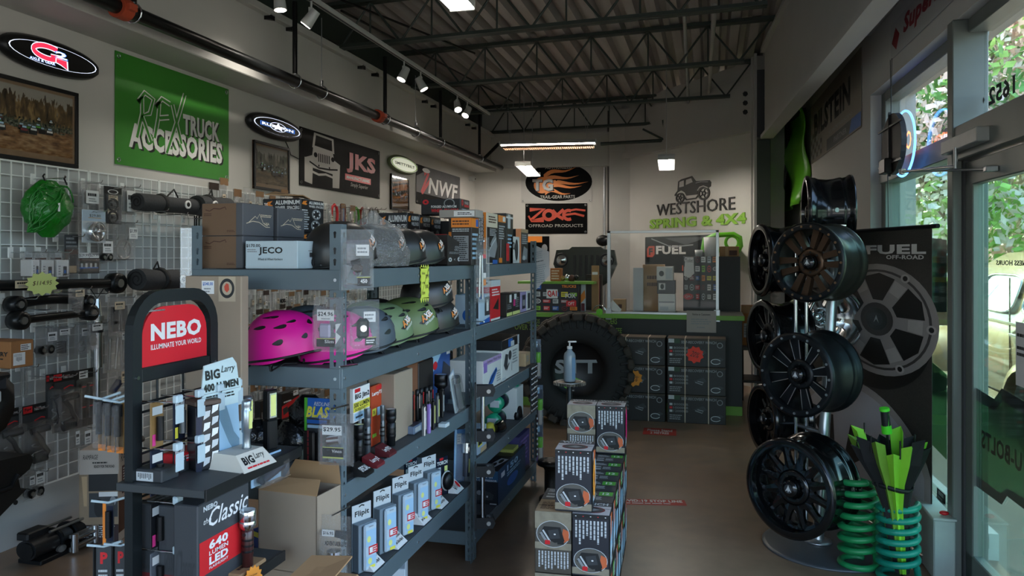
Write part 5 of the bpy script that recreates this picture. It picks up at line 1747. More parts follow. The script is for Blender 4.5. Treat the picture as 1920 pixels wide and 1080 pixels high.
tag(obj('plastic_wrap',b,None,(-1.335,2.88,T1+.004),1.1),'crumpled clear bag pulled over the second black helmet','plastic bag')
# blister packs hung on the corner post
def blister(label,u0,v0,u1,v1,d,rz,ops,inner,group='clear blister packs on the corner post',depth=.035):
 c=at((u0+u1)/2,v1,d)
 k=d/FPX
 w_,h_=(u1-u0)*k,(v1-v0)*k
 t=thing('blister_pack',label,'packaged part',c,rz,group)
 b=B()
 b.box(-w_/2,-depth,0,w_/2,0,h_*.82,CLEAR,.012)
 b.box(-w_/2-.006,-.002,-.008,w_/2+.006,0,h_,CLEAR,.0)
 obj('clear_shell',b,t)
 p=Print().face((-w_*.44,-.006,h_*.02),(1,0,0),(0,0,1),w_*.88,h_*.78).run(ops)
 obj('printed_panel',p.b,t)
 bb=inner(w_,h_)
 obj('product',bb,t)
 return t
def lamp_in(w_,h_):
 b=B().cyl((-.0,-.012,h_*.28),(0,-.03,h_*.34),w_*.18,CHROME,n=12)
 b.cyl((-w_*.2,-.012,h_*.42),(w_*.1,-.02,h_*.46),w_*.1,PLAST,n=10)
 return b
def dark_in(w_,h_):
 return B().box(-w_*.28,-.028,h_*.2,w_*.15,-.008,h_*.62,PLAST,.01).cyl((-w_*.08,-.026,h_*.42),(-w_*.08,-.034,h_*.42),w_*.12,CHROME,n=12)
INK=pm('olive line','b9bd62',.5)
d_=2.5
blister('clear blister with white price and bright 450 lumen label, top of post',643,430,697,540,2.5,.5,[('r',.45,.68,.95,.92,WHITE),('l',.5,.72,.9,.88,2,GREYP),('r',.5,.02,1,.2,BLACK),('t','450',.62,.08,.88,.17,WHITE,{'bold':.04}),('r',.47,.2,1,.22,INK),('p',[(.0,.1),(.3,.45),(.0,.5)],GREYP),('r',.5,.24,.98,.62,DGREY)],lamp_in)
blister('clear blister priced twenty-four ninety-six, in front of the pink helmet',590,557,646,655,2.46,.05,[('r',.02,.68,.72,.95,WHITE),('t','$24.96',.05,.78,.68,.9,BLACK,{'bold':.02}),('l',.2,.7,.6,.75,1,GREYP),('r',0,.04,.76,.24,BLACK),('t','Slim',.34,.13,.7,.21,WHITE),('r',0,.23,.76,.25,INK),('p',[(.78,.1),(1,.3),(.8,.4),(1,.62),(.78,.6)],WHITE)],lambda w,h:B().box(-w*.3,-.02,h*.22,w*.1,-.008,h*.5,pm('smoked lens','a7a2b8',.3,var=.05),.006))
blister('tilted clear blister with a dark mini lamp beside the slate helmet',654,562,708,652,2.48,.7,[('r',.5,.66,.98,.94,WHITE),('l',.54,.7,.94,.9,2,GREYP),('r',.55,.04,1,.24,BLACK),('l',.6,.08,.95,.2,2,WHITE),('r',.52,.24,1,.26,INK)],dark_in)
blister('clear blister priced twenty-nine ninety-five on the corner post',600,775,662,868,2.46,.05,[('r',0,.7,.72,.95,WHITE),('t','$29.95',.04,.78,.68,.9,BLACK,{'bold':.02}),('r',.02,.14,.78,.38,BLACK),('t','Vinco',.36,.25,.72,.33,WHITE),('r',.02,.37,.78,.39,INK),('r',.02,.1,.78,.14,INK)],lambda w,h:B().cyl((-w*.22,-.015,h*.46),(w*.16,-.015,h*.5),w*.13,CHROME,n=12))
q=blister('tall blister with a dark flashlight, price label and headline on the post',600,966,657,1100,2.44,.02,[('r',0,.88,.5,1,WHITE),('t','$16.95',.04,.9,.46,.97,BLACK,{'bold':.02}),('p',[(.5,.88),(1,.84),(1,1),(.55,1)],DGREY),('t','ADVENTURER LITE',.12,.72,.98,.8,BLACK,{'bold':.04}),('p',[(.0,.3),(.3,.4),(.35,.1),(0,.05)],TAN)],lambda w,h:B().cyl((w*.12,-.03,-.04),(w*.12,-.03,h*.45),w*.17,pm('navy anodised','20283c',.35,.4,var=.06),n=14).cyl((w*.12,-.03,h*.42),(w*.12,-.03,h*.56),w*.24,CHROME,n=16))
for u,v,d in((668,536,2.58),(630,562,2.58),(638,765,2.56),(640,960,2.56),(655,688,2.6)):
 c=at(u,v,d)
 b=B().cyl((0,.06,0),(0,-.07,.01),.003,CHROME,n=6)
 tag(obj('peg_hook',b,None,c),'chrome peg hook in the corner post, '+{536:'above the bright lamp blister',562:'above the twenty-four ninety-six blister',765:'above the twenty-nine ninety-five blister',960:'above the tall headline blister',688:'bare one at the second shelf beam'}[v],'hook','peg hooks in the corner post')
pts=[]
for i in range(9):
 pts.append((-.03+(.008 if i%2 else 0),.0+.012*i))
w_,h_=.07,.12
out=[(x,y)for i in range(11)for x,y in((-w_/2+(.006 if i%2 else 0),h_*i/10),)]+[(-w_/2+w_*i/8,h_+(.008 if i%2 else-.006))for i in range(9)]+[(w_/2-(.006 if i%2 else 0),h_-h_*i/10)for i in range(11)]+[(w_/2-w_*i/8,(-.014 if i%2 else .004))for i in range(9)]
q=on_x(796,560,RX1+.008)
b=B()
b.M=Matrix.Rotation(math.pi/2,4,'X')
kk=(on_x(796,500,RX1).z-q.z)/h_
b.prism([(x*kk*1.3,y*kk)for x,y in out],0,.0015,NEON)
o=tag(obj('price_tag',b,None,q,math.pi/2),'neon yellow wavy-edged price tag hanging from the top shelf beam','price tag')
p=Print().face((-w_*.45*kk*1.3,-.0016,0),(1,0,0),(0,0,1),w_*.9*kk*1.3,h_*kk).run([('t','Helmets',.12,.76,.5,.84,BROWN,{'shear':.2}),('t','$99',.6,.62,.9,.76,BROWN),('t','or two',.15,.46,.5,.54,BROWN),('t','$180',.55,.3,.92,.44,BROWN),('t','save',.15,.14,.5,.22,BROWN)])
obj('handwriting',p.b,o)
# flashlights
def torch(name,label,loc,h,r,mat,head=1.0,rz=0.0,lean=(0,0),cat='flashlight',group=None,strip=None,ringm=None,lens_up=True,clip=False):
 """upright flashlight: tail below, head above"""
 t=thing(name,label,cat,loc,rz,group)
 t.rotation_euler=(lean[0],lean[1],rz)
 b=B().lathe([(0,0),(r*.8,0),(r*.9,h*.02),(r*.9,h*.2),(r,h*.22),(r,h*.62),(r*.85,h*.64)],mat,16)
 obj('body',b,t)
 R_=r*head
 hd=B().lathe([(r*.85,h*.64),(R_,h*.72),(R_,h*.8),(R_*.94,h*.81),(R_,h*.82),(R_,h*.98),(R_*.9,h)],mat if ringm is None else ringm,18)
 obj('head',hd,t)
 obj('lens',B().lathe([(R_*.9,h*.995),(0,h*.985)],LENS,16),t)
 kn=B()
 for k in range(3):
  kn.lathe([(r*1.03,h*(.26+.1*k)),(r*1.05,h*(.28+.1*k)),(r*1.03,h*(.3+.1*k))],BLKMET,14)
 obj('grip_ring',stuff_mesh(kn),t)
 obj('switch',B().cyl((0,-r*.95,h*.58),(0,-r*1.12,h*.58),r*.3,PLAST,n=8),t)
 if strip:
  obj('light_strip',B().box(-r*.35,-r*1.06,h*.3,r*.35,-r*.9,h*.9,strip,.001),t)
 if clip:
  obj('pocket_clip',B().box(-.003,r*.95,h*.3,.003,r*1.2,h*.85,CHROME,.001),t)
 return t
def stuff_mesh(b):
 return b
COB=pm('yellow light strip','dfe48a',.4,var=.05)
GUN=pm('gunmetal anodised','62676b',.35,.6,var=.06)
NAVY=pm('navy anodised','20283c',.35,.4,var=.06)
def on_shelf(u,v,z,X=None):
 return on_z(u,v,z)
def card_stand(label,box,z,X,mat,ops,depth=.015,group=None,lean=0.0,name='display_card',cat='display card',rz=math.pi/2):
 y,w_,zz,h_=px_box(*box,X)
 o=carton(name,label,cat,(X,y,z),(w_,depth,h_),mat,[('front',ops)],rz=rz,group=group,seams=False,bev=.001)
 o.rotation_euler=(lean,0,rz)
 return o
def end_stand(label,box,z,Y,mat,ops,depth=.1,group=None,name='display_card',cat='display card',side=()):
 return end_box(name,label,box,z,depth,mat,ops,Y=Y,cat=cat,group=group,side=side)
BLASTM=pm('black display tray','141516',.4,var=.06)
x,w_,z,h_=pxy(566,740,650,893,RY0+.03)
t=thing('flashlight_display','black display with yellow slanted headline at the rack end','display box',(x-.012,RY0+.03,T3),0)
obj('base_tray',B().box(-w_/2,0,0,w_/2,.14,.02,BLASTM,.002),t)
obj('base_print',Print().face((-w_/2,0,0),(1,0,0),(0,0,1),w_,.02).run([('r',0,.84,1,1,COB),('t','1400 Lumens',.2,.25,.82,.7,WHITE,{'bold':.04})]).b,t)
obj('back_card',B().box(-w_*.45,.024,.02,w_*.28,.028,h_,DGREY,.001),t)
obj('back_print',Print().face((-w_*.45,.0238,.02),(1,0,0),(0,0,1),w_*.73,h_-.02).run([('p',[(.0,.0),(.06,.4),(.1,1),(0,1)],GREEN),('p',[(.1,1),(.9,1),(1,.8),(.9,.72),(.1,.74)],BLUE),('t','REDLINE',.3,.9,.8,.95,WHITE,{'shear':.3}),('t','BLAST',.05,.74,.98,.89,YELLOW,{'bold':.08,'shear':.3}),('r',.08,.66,.7,.71,BLUE),('r',.1,.6,.6,.64,SKYB)]).b,t)
for k in range(3):
 xx=-w_*.3+w_*.3*k
 f=obj('packed_flashlight',B().box(xx-w_*.13,.003,.02,xx+w_*.13,.021,h_*.6,BLASTM,.006),t)
 obj('red_lettering',Print().face((xx-w_*.13,.003,.02),(1,0,0),(0,0,1),w_*.26,h_*.6).run([('v',.35,.1,.65,.9,1,MAROON)]).b,f)
S3='flashlights on the third shelf'
card_stand('white card with big lumen headline on the third shelf',(659,722,690,785),T3+.14,FX-.1,WHITE,[('r',0,.3,1,.58,YELLOW),('t','BIG Jim2',.1,.62,.96,.82,BLACK,{'bold':.04}),('t','500 LUMEN',.04,.42,.96,.56,BLACK,{'bold':.04}),('r',.08,.86,.4,.97,RED),('l',.08,.32,.9,.4,2,BLACK),('r',.05,.04,.7,.26,SKYB),('l',.12,.08,.6,.2,1,BLACK)])
obj('stem',B().box(-.006,-.004,-.14,.006,.004,.01,LGREY),bpy.data.objects['display_card'])
card_stand('orange red card of a three-way light on the third shelf',(693,735,722,845),T3,FX-.12,pm('orange red card','b8431f',.5,var=.05),[('t','LarryTRIO',.04,.82,.94,.9,WHITE,{'bold':.04}),('r',.3,.92,.8,.98,RED),('r',.05,.5,.3,.62,YELLOW),('r',.36,.48,.62,.62,SKYB),('t','$',.1,.53,.2,.59,BLACK),('t','L',.5,.14,.62,.22,WHITE),('r',.05,.14,.3,.2,LIME)])
card_stand('blue and yellow card with big digits on the third shelf',(738,726,764,838),T3,FX-.09,pm('blue card','31508a',.5,var=.05),[('r',0,.46,.98,.74,YELLOW),('t','360',.05,.5,.92,.72,BLACK,{'bold':.05}),('t','INSPECTOR',.04,.82,.98,.92,WHITE,{'bold':.03}),('r',.35,.93,.7,1,RED),('s',[(.1,.05),(.4,.2),(.8,.42)],.03,GREYP),('r',.1,.2,.45,.3,BLUE)])
for u,v,h_,r_,m,lb,kw in((673,874,.155,.0155,BLKMET,'stout black flashlight with red ring next to the corner post',dict(head=1.25)),(689,858,.19,.013,GUN,'tall gunmetal flashlight beside the white lumen card',dict(head=1.05)),(717,838,.17,.0095,GUN,'slim grey flashlight with a clip in front of the orange card',dict(clip=True)),(733,835,.15,.02,BLKMET,'black flashlight lying deeper between orange and blue cards',dict(head=1.1))):
 torch('flashlight',lb,on_z(u,v,T3),h_,r_,m,group=S3,**kw)
for(u,v),m,a_,b_,lb in(((705,868),MAROON,'Larry2','BIG','maroon price base with white script on the third shelf edge'),((728,848),pm('dark maroon base','571c22',.5),'LarryTRIO','','dark maroon price base beside the orange card'),((684,884),BLACK,'SPECIAL','','black price base with pale wording by the corner post')):
 q=on_z(u,v,T3+.012)
 b=B().add([(-.035,-.02,0),(.035,-.02,0),(.035,.04,.028),(-.035,.04,.028),(-.035,-.02,-.011),(.035,-.02,-.011),(.035,.04,-.011),(-.035,.04,-.011)],[(0,1,2,3),(5,4,7,6),(4,5,1,0),(5,6,2,1),(6,7,3,2),(7,4,0,3)],m)
 o=tag(obj('price_stand',b,None,q,math.pi/2),lb,'price stand','price bases on the third shelf')
 n_=Vector((0,.06,.028)).normalized()
 p=Print().face((-.035,-.02,.0),(1,0,0),tuple(n_),.07,.066).run([('t',a_,.08,.2,.92,.6,WHITE,{'bold':.03,'shear':.25})])
 obj('printed_panel',p.b,o)
g=random.Random(8)
pen=None
for k in range(9):
 u,v=772+(k%5)*9+g.uniform(-1,1),792-(k//5)*12-(k%5)*3
 q=on_z(u,v,T3)
 lb='%s slim black pen light with red clip in the clip-strip bunch'%ordn[k]
 t=thing('pen_light',lb,'flashlight',q,math.pi/2,'bunch of black pen lights')
 obj('barrel',B().lathe([(0,0),(.009,0),(.011,.01),(.011,.11),(.008,.118)],BLKMET,10),t)
 obj('tip',B().lathe([(.008,.118),(.012,.124),(.012,.145),(0,.15)],PLAST,10),t)
 obj('clip',B().box(-.002,-.015,.06,.002,-.011,.13,RED if k%2==0 else CHROME,.001),t)
for k,(u,v,m,st)in enumerate(((795,818,ALU,None),(804,813,PURPLE,None),(812,806,BLKMET,COB),(820,793,GUN,COB),(829,783,PLAST,None))):
 q=on_z(u,v,T3)
 t=thing('slim_light',['silver','mauve','black with yellow strip','grey with yellow strip','all black'][k]+' slim pocket light at the third shelf edge','flashlight',q,math.pi/2,'slim pocket lights')
 obj('barrel',B().box(-.009,-.008,0,.009,.008,.13,m,.004),t)
 obj('cap',B().box(-.007,-.007,.13,.007,.007,.14,PLAST,.003),t)
 obj('face_strip',B().box(-.004,-.0095,.03,.004,-.0078,.11,st or LGREY,.001),t)
y,w_,z,h_=px_box(800,665,833,752,FX-.2)
card_stand('tall blue glossy carton with red round mark behind the big flashlight',(800,664,834,775),T3,FX-.16,pm('blue glossy card','1c4f94',.3,var=.25,scale=5),[('p',[(0,.6),(.5,.9),(.4,1),(0,.95)],SKYB),('e',.15,.72,.12,.07,RED),('r',.78,.84,.98,1,WHITE),('p',[(.3,0),(1,0),(1,.6),(.6,.75)],NAVY)],depth=.06,name='blue_carton',cat='box')
torch('flashlight','big black tactical flashlight with crown head before the blue carton',on_z(827,778,T3),.2,.019,BLKMET,head=1.75,group=S3)
q=on_z(858,772,T3)
t=thing('blister_pack','clear blister with silver flashlight leaning on the rear post','packaged part',q,math.pi/2,'leaning packs on the third shelf')
t.rotation_euler=(0,-.42,math.pi/2)
obj('backing_card',B().box(-.035,0,0,.035,.004,.23,SILV,.001),t)
obj('printed_panel',Print().face((-.035,0,0),(1,0,0),(0,0,1),.07,.23).run([('r',.0,.0,.35,1,LGREY),('r',.3,.8,.8,.96,WHITE),('l',.35,.82,.75,.93,2,GREYP)]).b,t)
obj('product',B().cyl((.01,-.018,.02),(.01,-.018,.17),.014,ALU,n=12).cyl((.01,-.018,.17),(.01,-.018,.2),.018,CHROME,n=12),t)
obj('clear_shell',B().box(-.03,-.04,.005,.032,-.001,.21,CLEAR,.008),t)
t=carton('grey_carton','long grey carton leaning from the second shelf beam to the post','box',on_z(866,755,T3)+Vector((-.12,.0,.0)),(.05,.05,.3),pm('blue grey carton','8c9aa3',.6),[('front',[('l',.2,.3,.8,.9,6,DGREY)])],rz=math.pi/2,seams=False)
t.rotation_euler=(0,-.5,math.pi/2)
q=on_z(778,812,T3)
carton('battery_tray','low blue-grey tray of batteries on the third shelf edge','box',q+Vector((-.05,.02,0)),(.11,.12,.035),pm('slate tray','6d7d94',.5),[('front',[('r',.1,.2,.7,.8,LGREY)]),('top',[('r',.08+.18*i,.05,.2+.18*i,.95,NAVY)for i in range(5)])],rz=math.pi/2,seams=False)
carton('small_white_box','small pale box lying near the big flashlight','box',on_z(832,800,T3),(.05,.04,.018),PALEB,[('front',[('r',.2,.2,.8,.8,WHITE)])],rz=math.pi/2,seams=False)
for(u0,v0,u1,v1,Y,lb,m)in((690,700,740,800,2.98,'weathered brown carton at the back of the third shelf',GKRAFT),(735,685,765,760,3.3,'reddish brown carton deep on the third shelf',pm('red brown carton','7a4d33',.8,var=.08)),(768,680,785,780,3.42,'dark brown carton beside the tall blue carton',BRB)):
 x,w_,z,h_=pxy(u0,v0,u1,v1,Y)
 carton('brown_carton',lb,'box',(x,Y+.1,T3),(w_,.2,on_y(u0,v0,Y).z-T3),m,[('front',[('l',.1,.6,.5,.8,2,BROWN)])],group='cartons at the back of the third shelf')
t=thing('black_bagged_parts','black plastic-bagged parts heaped behind the yellow headline display','packaged part',(-1.62,2.62,T3))
for k in range(4):
 g=random.Random(k)
 rs=[]
 for j in range(7):
  rs.append([((.05+.01*k)*math.sin(.3+2.5*j/6)*math.cos(a)*g.uniform(.85,1.15),.05*math.sin(.3+2.5*j/6)*math.sin(a)*g.uniform(.85,1.15),.025*j)for a in[2*math.pi*i/12 for i in range(12)]])
 b=B().rings(rs,pm('black shiny bag','121416',.2,var=.1,bump=.6,scale=40))
 obj('bag',b,t,(-.08+.07*k,.02*(k%2),0 if k<3 else .1))
t=thing('white_canister','squat pale green canister behind the yellow headline display','canister',(-1.5,2.66,T3))
obj('can',B().lathe([(0,0),(.035,0),(.037,.005),(.037,.075),(.03,.085)],pm('pale green plastic','b9c4b4',.5),16),t)
obj('lid',B().lathe([(.03,.085),(.032,.09),(.032,.105),(0,.108)],WHITE,16),t)
for u,v,h_,lb,m in((464,842,.19,'dark work light with yellow strip, standing nearest the lumen card',BLKMET),(503,846,.215,'square dark work light with yellow strip beside the black bags',BLKMET)):
 pass
FL=pm('pale blue grey pack','9fb2bf',.5,var=.04)
FLW=pm('pale pack front','b8cad6',.45,var=.04)
FLD=pm('pack side','76858f',.5,var=.04)
FG='folding work light packs on the bottom shelf'
flips=[((654,962,700,1085),'first'),((695,915,737,1040),'second'),((730,895,770,1012),'third'),((757,870,800,980),'fourth'),((785,850,822,955),'fifth')]
first=None
for k,(bx,o_)in enumerate(flips):
 X=FX-.055
 y,w_,z,h_=px_box(*bx,X)
 lb='%s pale folding work light pack from the corner post, bottom shelf'%o_
 if first is None:
  w0,h0=.1,.245
  t=thing('work_light_pack',lb,'packaged part',(X,y,T4),1.2,FG)
  obj('backing_card',B().box(-.048,.0,0,.048,.004,h0,FLD,.001),t)
  obj('header_print',Print().face((-.048,0,h0*.74),(1,0,0),(0,0,1),.096,h0*.26).run([('r',0,0,1,1,LGREY),('t','Flipit',.14,.2,.9,.62,BLACK,{'bold':.03}),('s',[(.36,.84),(.5,.92),(.64,.84)],.08,BLACK)]).b,t)
  obj('carton_body',B().box(-.046,-.034,0,.046,-.001,h0*.73,FLD,.002),t)
  lt=obj('light',B().box(-.03,-.05,.006,.034,-.034,h0*.72,FLW,.006),t)
  obj('light_print',Print().face((-.03,-.05,.006),(1,0,0),(0,0,1),.064,h0*.7).run([('r',.1,.52,.9,.88,SKYB),('e',.32,.68,.15,.07,COB,12),('r',.12,.1,.88,.3,SKYB),('e',.4,.2,.16,.07,COB,12),('r',.3,.34,1,.52,RED),('r',.36,.37,.6,.49,WHITE),('l',.62,.36,.95,.5,3,WHITE),('r',.35,.03,.8,.1,YELLOW),('l',.3,.93,.7,.97,1,GREYP)]).b,lt)
  first=t
 else:
  t=dup(first,(X,y,T4),1.2,lb,FG)
for k,(u,v)in enumerate(((708,1062),(742,1020),(775,975),(808,945),(838,918))):
 q=on_z(u,v,T4+.004)
 w_,d_,hh=.1,.05,.048
 b=B().add([(-w_/2,-.03,0),(w_/2,-.03,0),(w_/2-.008,.02,hh),(-w_/2+.008,.02,hh),(-w_/2,.02,0),(w_/2,.02,0)],[(0,1,2,3),(4,5,1,0)[::-1],(1,5,2),(4,0,3),(5,4,3,2)],WHITE)
 o=tag(obj('price_stand',b,None,(FX-.02,q.y,T4+.002),math.pi/2),'%s white slogan price base from the corner post, bottom shelf'%ordn[k],'price stand','slogan price bases on the bottom shelf')
 n_=Vector((0,.05,hh)).normalized()
 p=Print().face((-w_/2,-.03,0),(1,0,0),tuple(n_),w_,math.hypot(.05,hh)).run([('t','At Work, At Home, On the Go!',.12,.55,.9,.75,BLACK,{'bold':.04}),('t','Just Click & Flip It!',.16,.22,.86,.45,BLACK,{'bold':.04})]if k!=4 else[('t','Q11',.12,.25,.55,.8,BLACK,{'bold':.05}),('e',.75,.55,.15,.3,RED)])
 obj('printed_panel',p.b,o)
y,w_,z,h_=px_box(822,850,842,915,FX-.05)
t=thing('round_light_pack','card with a round black puck light on the bottom shelf','packaged part',(FX-.06,y,T4),1.2)
obj('backing_card',B().box(-.045,0,0,.045,.004,.19,NAVY,.001),t)
obj('printed_panel',Print().face((-.045,0,0),(1,0,0),(0,0,1),.09,.19).run([('t','TORCH',.1,.8,.95,.9,WHITE,{'bold':.04}),('r',.3,.92,.6,.98,RED),('r',.7,.45,.95,.75,COB),('r',.1,.5,.4,.75,LGREY)]).b,t)
obj('puck_light',B().ball((.012,-.03,.075),.045,BLKMET,sc=(.8,.5,1)),t)
obj('puck_rim',B().tube([(.012+.036*math.cos(a),-.02,.075+.046*math.sin(a))for a in[2*math.pi*i/16 for i in range(16)]],.004,LGREY,n=5,closed=True),t)
t2=dup(t,(FX-.2,y-.06,T4),1.2,'card with a round puck light standing behind the other one',None)
q=on_z(872,905,T4)
t=thing('blister_pack','tall blue blister with dark flashlight by the middle post, bottom shelf','packaged part',(FX-.05,q.y,T4),1.3,'leaning packs on the third shelf')
t.rotation_euler=(-.08,.16,1.3)
obj('backing_card',B().box(-.05,0,0,.05,.004,.27,pm('mid blue card','4d78a8',.5),.001),t)
obj('printed_panel',Print().face((-.05,0,0),(1,0,0),(0,0,1),.1,.27).run([('r',.2,.72,.62,.92,WHITE),('l',.25,.75,.58,.88,3,GREYP),('r',0,0,.18,1,SKYB)]).b,t)
obj('product',B().cyl((.02,-.03,.03),(.02,-.03,.15),.018,NAVY,n=12).cyl((.02,-.03,.15),(.02,-.03,.2),.028,CHROME,r1=.03,n=14).box(.016,-.05,.05,.024,-.046,.12,COB),t)
obj('clear_shell',B().box(-.046,-.06,.005,.05,-.001,.25,CLEAR,.01),t)
GRP=pm('green moulded plastic','1f7a3c',.4,var=.15)
t=thing('green_moulding','dark green moulded parts heaped at the back of the bottom shelf','moulded part',on_z(830,868,T4)+Vector((-.16,.1,0)))
for k in range(4):
 obj('green_shell',B().ball((.04*k-.06,.03*(k%2),.1+.05*k),.055,GRP,sc=(1,.7,.8)),t)
obj('stand',B().box(-.08,-.04,0,.08,.06,.08,BRB,.004),t)
for k in range(5):
 x=-1.69+.075*k
 t=thing('blue_pack','%s slim blue pack with yellow top, row behind the kraft box'%ordn[k],'packaged part',(x,RY0+.09,T4),-.25,'blue packs at the rack end')
 t.rotation_euler=(.0,.12,-.25)
 obj('carton_body',B().box(-.03,0,0,.03,.05,.185,pm('deep blue pack','1d3a86',.45),.002),t)
 obj('printed_panel',Print().face((-.03,0,0),(1,0,0),(0,0,1),.06,.185).run([('p',[(.1,.9),(.9,.9),(.7,1),(.05,1)],YELLOW),('r',.0,.6,1,.7,BLACK),('t','Flip',.2,.5,.8,.6,WHITE),('r',.1,.7,.4,.76,PINK),('r',.2,.05,.9,.45,FLD)]).b,t)
carton('white_product_box','white product box with black device picture under the bottom shelf','box',(-1.42,3.05,0),(.3,.26,.30),pm('white carton','c3cdd2',.5),[('front',[('p',[(.3,.3),(.36,.72),(.5,.8),(.72,.74),(.76,.3),(.6,.2)],DGREY),('e',.56,.55,.06,.06,SKYB),('r',.05,.88,.6,.94,LGREY)])],rz=0.35)
# goods on the second rack
def seq(name,cat,label,box,z,depth,mat,ops,side=(),X=FX,group=None,top=()):
 return aisle_box(name,label,box,z,depth,mat,ops,side=side,X=X,cat=cat,group=group,top=top)
TG2='tall boxes on top of the second rack'
WB=pm('white glossy carton','dcdcd8',.4,var=.03)
seq('tall_box','box','dark tall box with columns of fine print, nearest on second rack top',(893,396,909,493),U1,.16,BRB,[('v',.1,.3,.95,.95,5,LGREY),('e',.5,.15,.3,.08,GREYP)],side=[('r',0,.5,.3,.62,ORANGE),('v',.1,.2,.9,.9,5,GREYP),('p',[(.0,.9),(1,.98),(1,1),(0,1)],CHROME)],X=FX-.02,group=TG2)
seq('tall_box','box','cream box with orange spine and side step picture, second rack top',(913,398,933,493),U1,.1,pm('cream carton','ddd0b8',.5,var=.03),[('r',0,.02,1,.72,BLACK),('l',.15,.8,.9,.95,3,BROWN),('l',.25,.55,.95,.7,5,LGREY),('p',[(.1,.15),(.7,.12),(.95,.35),(.8,.6),(.5,.5),(.3,.4)],GREYP),('s',[(.15,.25),(.5,.4),(.85,.52)],.03,LGREY),('e',.3,.35,.05,.02,BLACK),('r',.5,.0,.95,.08,BLUE)],side=[('r',.55,0,.95,1,ORANGE),('v',.6,.3,.9,.95,1,BROWN)],group=TG2)
seq('tall_box','box','dark box with orange top band beyond the orange spined box',(934,402,948,492),U1,.1,BRB,[('r',0,.86,1,1,ORANGE),('r',.6,.88,.95,.98,WHITE),('l',.1,.5,.9,.8,6,LGREY),('s',[(.3,.1),(.35,.5)],.03,LGREY),('r',.1,.02,.5,.12,ORANGE)],group=TG2)
seq('tall_box','box','black box with clear taped top between orange band and mirror boxes',(949,398,962,491),U1,.1,BLKBOX,[('r',.2,.7,.6,.98,LGREY),('r',.0,.9,1,.94,WHITE),('l',.2,.3,.9,.6,4,SKYB),('r',.0,.05,.4,.4,RED)],group=TG2)
seq('tall_box','box','white box with black round mirror picture on the second rack top',(957,443,974,493),U1,.09,WB,[('e',.35,.65,.14,.14,BLACK),('e',.35,.65,.09,.09,GREYP),('e',.66,.5,.17,.4,BLACK),('e',.66,.52,.12,.32,DGREY),('s',[(.4,.6),(.55,.4)],.06,BLACK),('t','MIRROR',.3,.06,.7,.1,GREYP)],X=FX+.0,group=TG2)
seq('tall_box','box','last tall box with pink orange spine on the second rack top',(977,427,990,490),U1,.12,BLKBOX,[('r',0,.9,1,1,TAN),('l',.1,.55,.95,.85,5,LGREY),('p',[(.1,.1),(.8,.1),(.9,.4),(.4,.5)],GREYP),('e',.4,.15,.2,.07,LGREY)],side=[('r',.7,0,1,1,pm('peach print','dd9468',.5)),],group=TG2)
carton('small_box','dark box with orange lid behind the last tall box','box',(FX-.3,5.2,U1),(.3,.2,.14),BLKBOX,[('front',[('r',0,.7,.6,1,ORANGE)])],group=TG2,seams=False)
seq('small_box','box','blue and white boxed part with black device, nearest on second level',(899,553,920,607),U2,.14,pm('white blue carton','b9cddd',.45),[('r',.45,.25,.95,.9,DGREY),('r',.6,.4,.8,.8,WHITE),('p',[(0,0),(1,0),(1,.2),(0,.05)],BLUE),('r',.0,.85,.4,1,BLUE)],side=[('e',.5,.3,.2,.2,BLUE),('r',.6,.2,.95,.9,DGREY)],X=FX+.0)
sdw=px_box(937,517,949,597,FX)[1]
x,w_,z,h_=pxy(911,520,937,601,4.22)
carton('red_box','red and white box of tools with grip picture, second level','box',(FX-w_/2,4.22+.1,U2),(w_*1.15,.2,.235),WB,[('front',[('r',0,0,1,.84,RED),('p',[(.1,.5),(.9,.56),(.9,.66),(.1,.62)],BLACK),('l',.1,.9,.9,.97,1,BLACK),('l',.2,.72,.9,.8,2,pm('pale red','e0898c',.5)),('p',[(.4,.3),(.9,.5),(.95,.4),(.5,.2)],BLACK),('r',.1,.02,.55,.16,WHITE),('v',.15,.04,.5,.14,6,BLACK)]),('right',[('r',0,.06,1,.84,RED),('l',.1,.6,.9,.8,3,WHITE),('p',[(.2,.3),(.8,.55),(.8,.25)],BLACK),('r',.0,.86,1,1,LGREY)])],seams=False)
G2='small boxes on the second level of the far rack'
for bx,lb,m,ops in(((950,549,960,590),'black box with yellow base and white tag beside the red box',BRB,[('r',0,0,1,.15,COB),('r',.5,.6,.9,.95,WHITE),('l',.1,.3,.9,.55,3,GREYP)]),((961,548,975,588),'black box with pink mark and yellow base on the second level',BLKBOX,[('r',0,0,1,.15,COB),('r',.1,.4,.35,.7,PINK),('r',.2,.7,.5,.95,WHITE),('l',.4,.3,.9,.8,5,GREYP)]),((977,545,987,582),'small purple framed box on the second level',pm('mauve carton','a99bc4',.5),[('r',.2,.15,.8,.85,NAVY),('r',.3,.3,.7,.6,GREYP)]),((988,544,995,580),'last small white-edged box on the second level',WB,[('r',.2,.1,.8,.9,DGREY)])):
 seq('small_box','box',lb,bx,U2,.1,m,ops,group=G2)
y,w_,z,h_=px_box(905,672,940,728,FX)
aisle_box('rope_box','white and mauve synthetic winch rope box on the third level',(906,672,940,722),U3,.2,WB,[('r',0,.82,1,1,pm('mauve band','b79ac8',.5)),('t','Synthetic Winch Rope',.2,.84,.96,.96,NAVY,{'bold':.02}),('r',.02,.6,.2,.92,PURPLE),('p',[(.2,.1),(.5,.15),(.75,.5),(.7,.62),(.4,.4)],BLUE),('s',[(.3,.2),(.6,.45),(.7,.55)],.06,NAVY),('l',.72,.1,.96,.5,5,GREYP)],tall=.175)
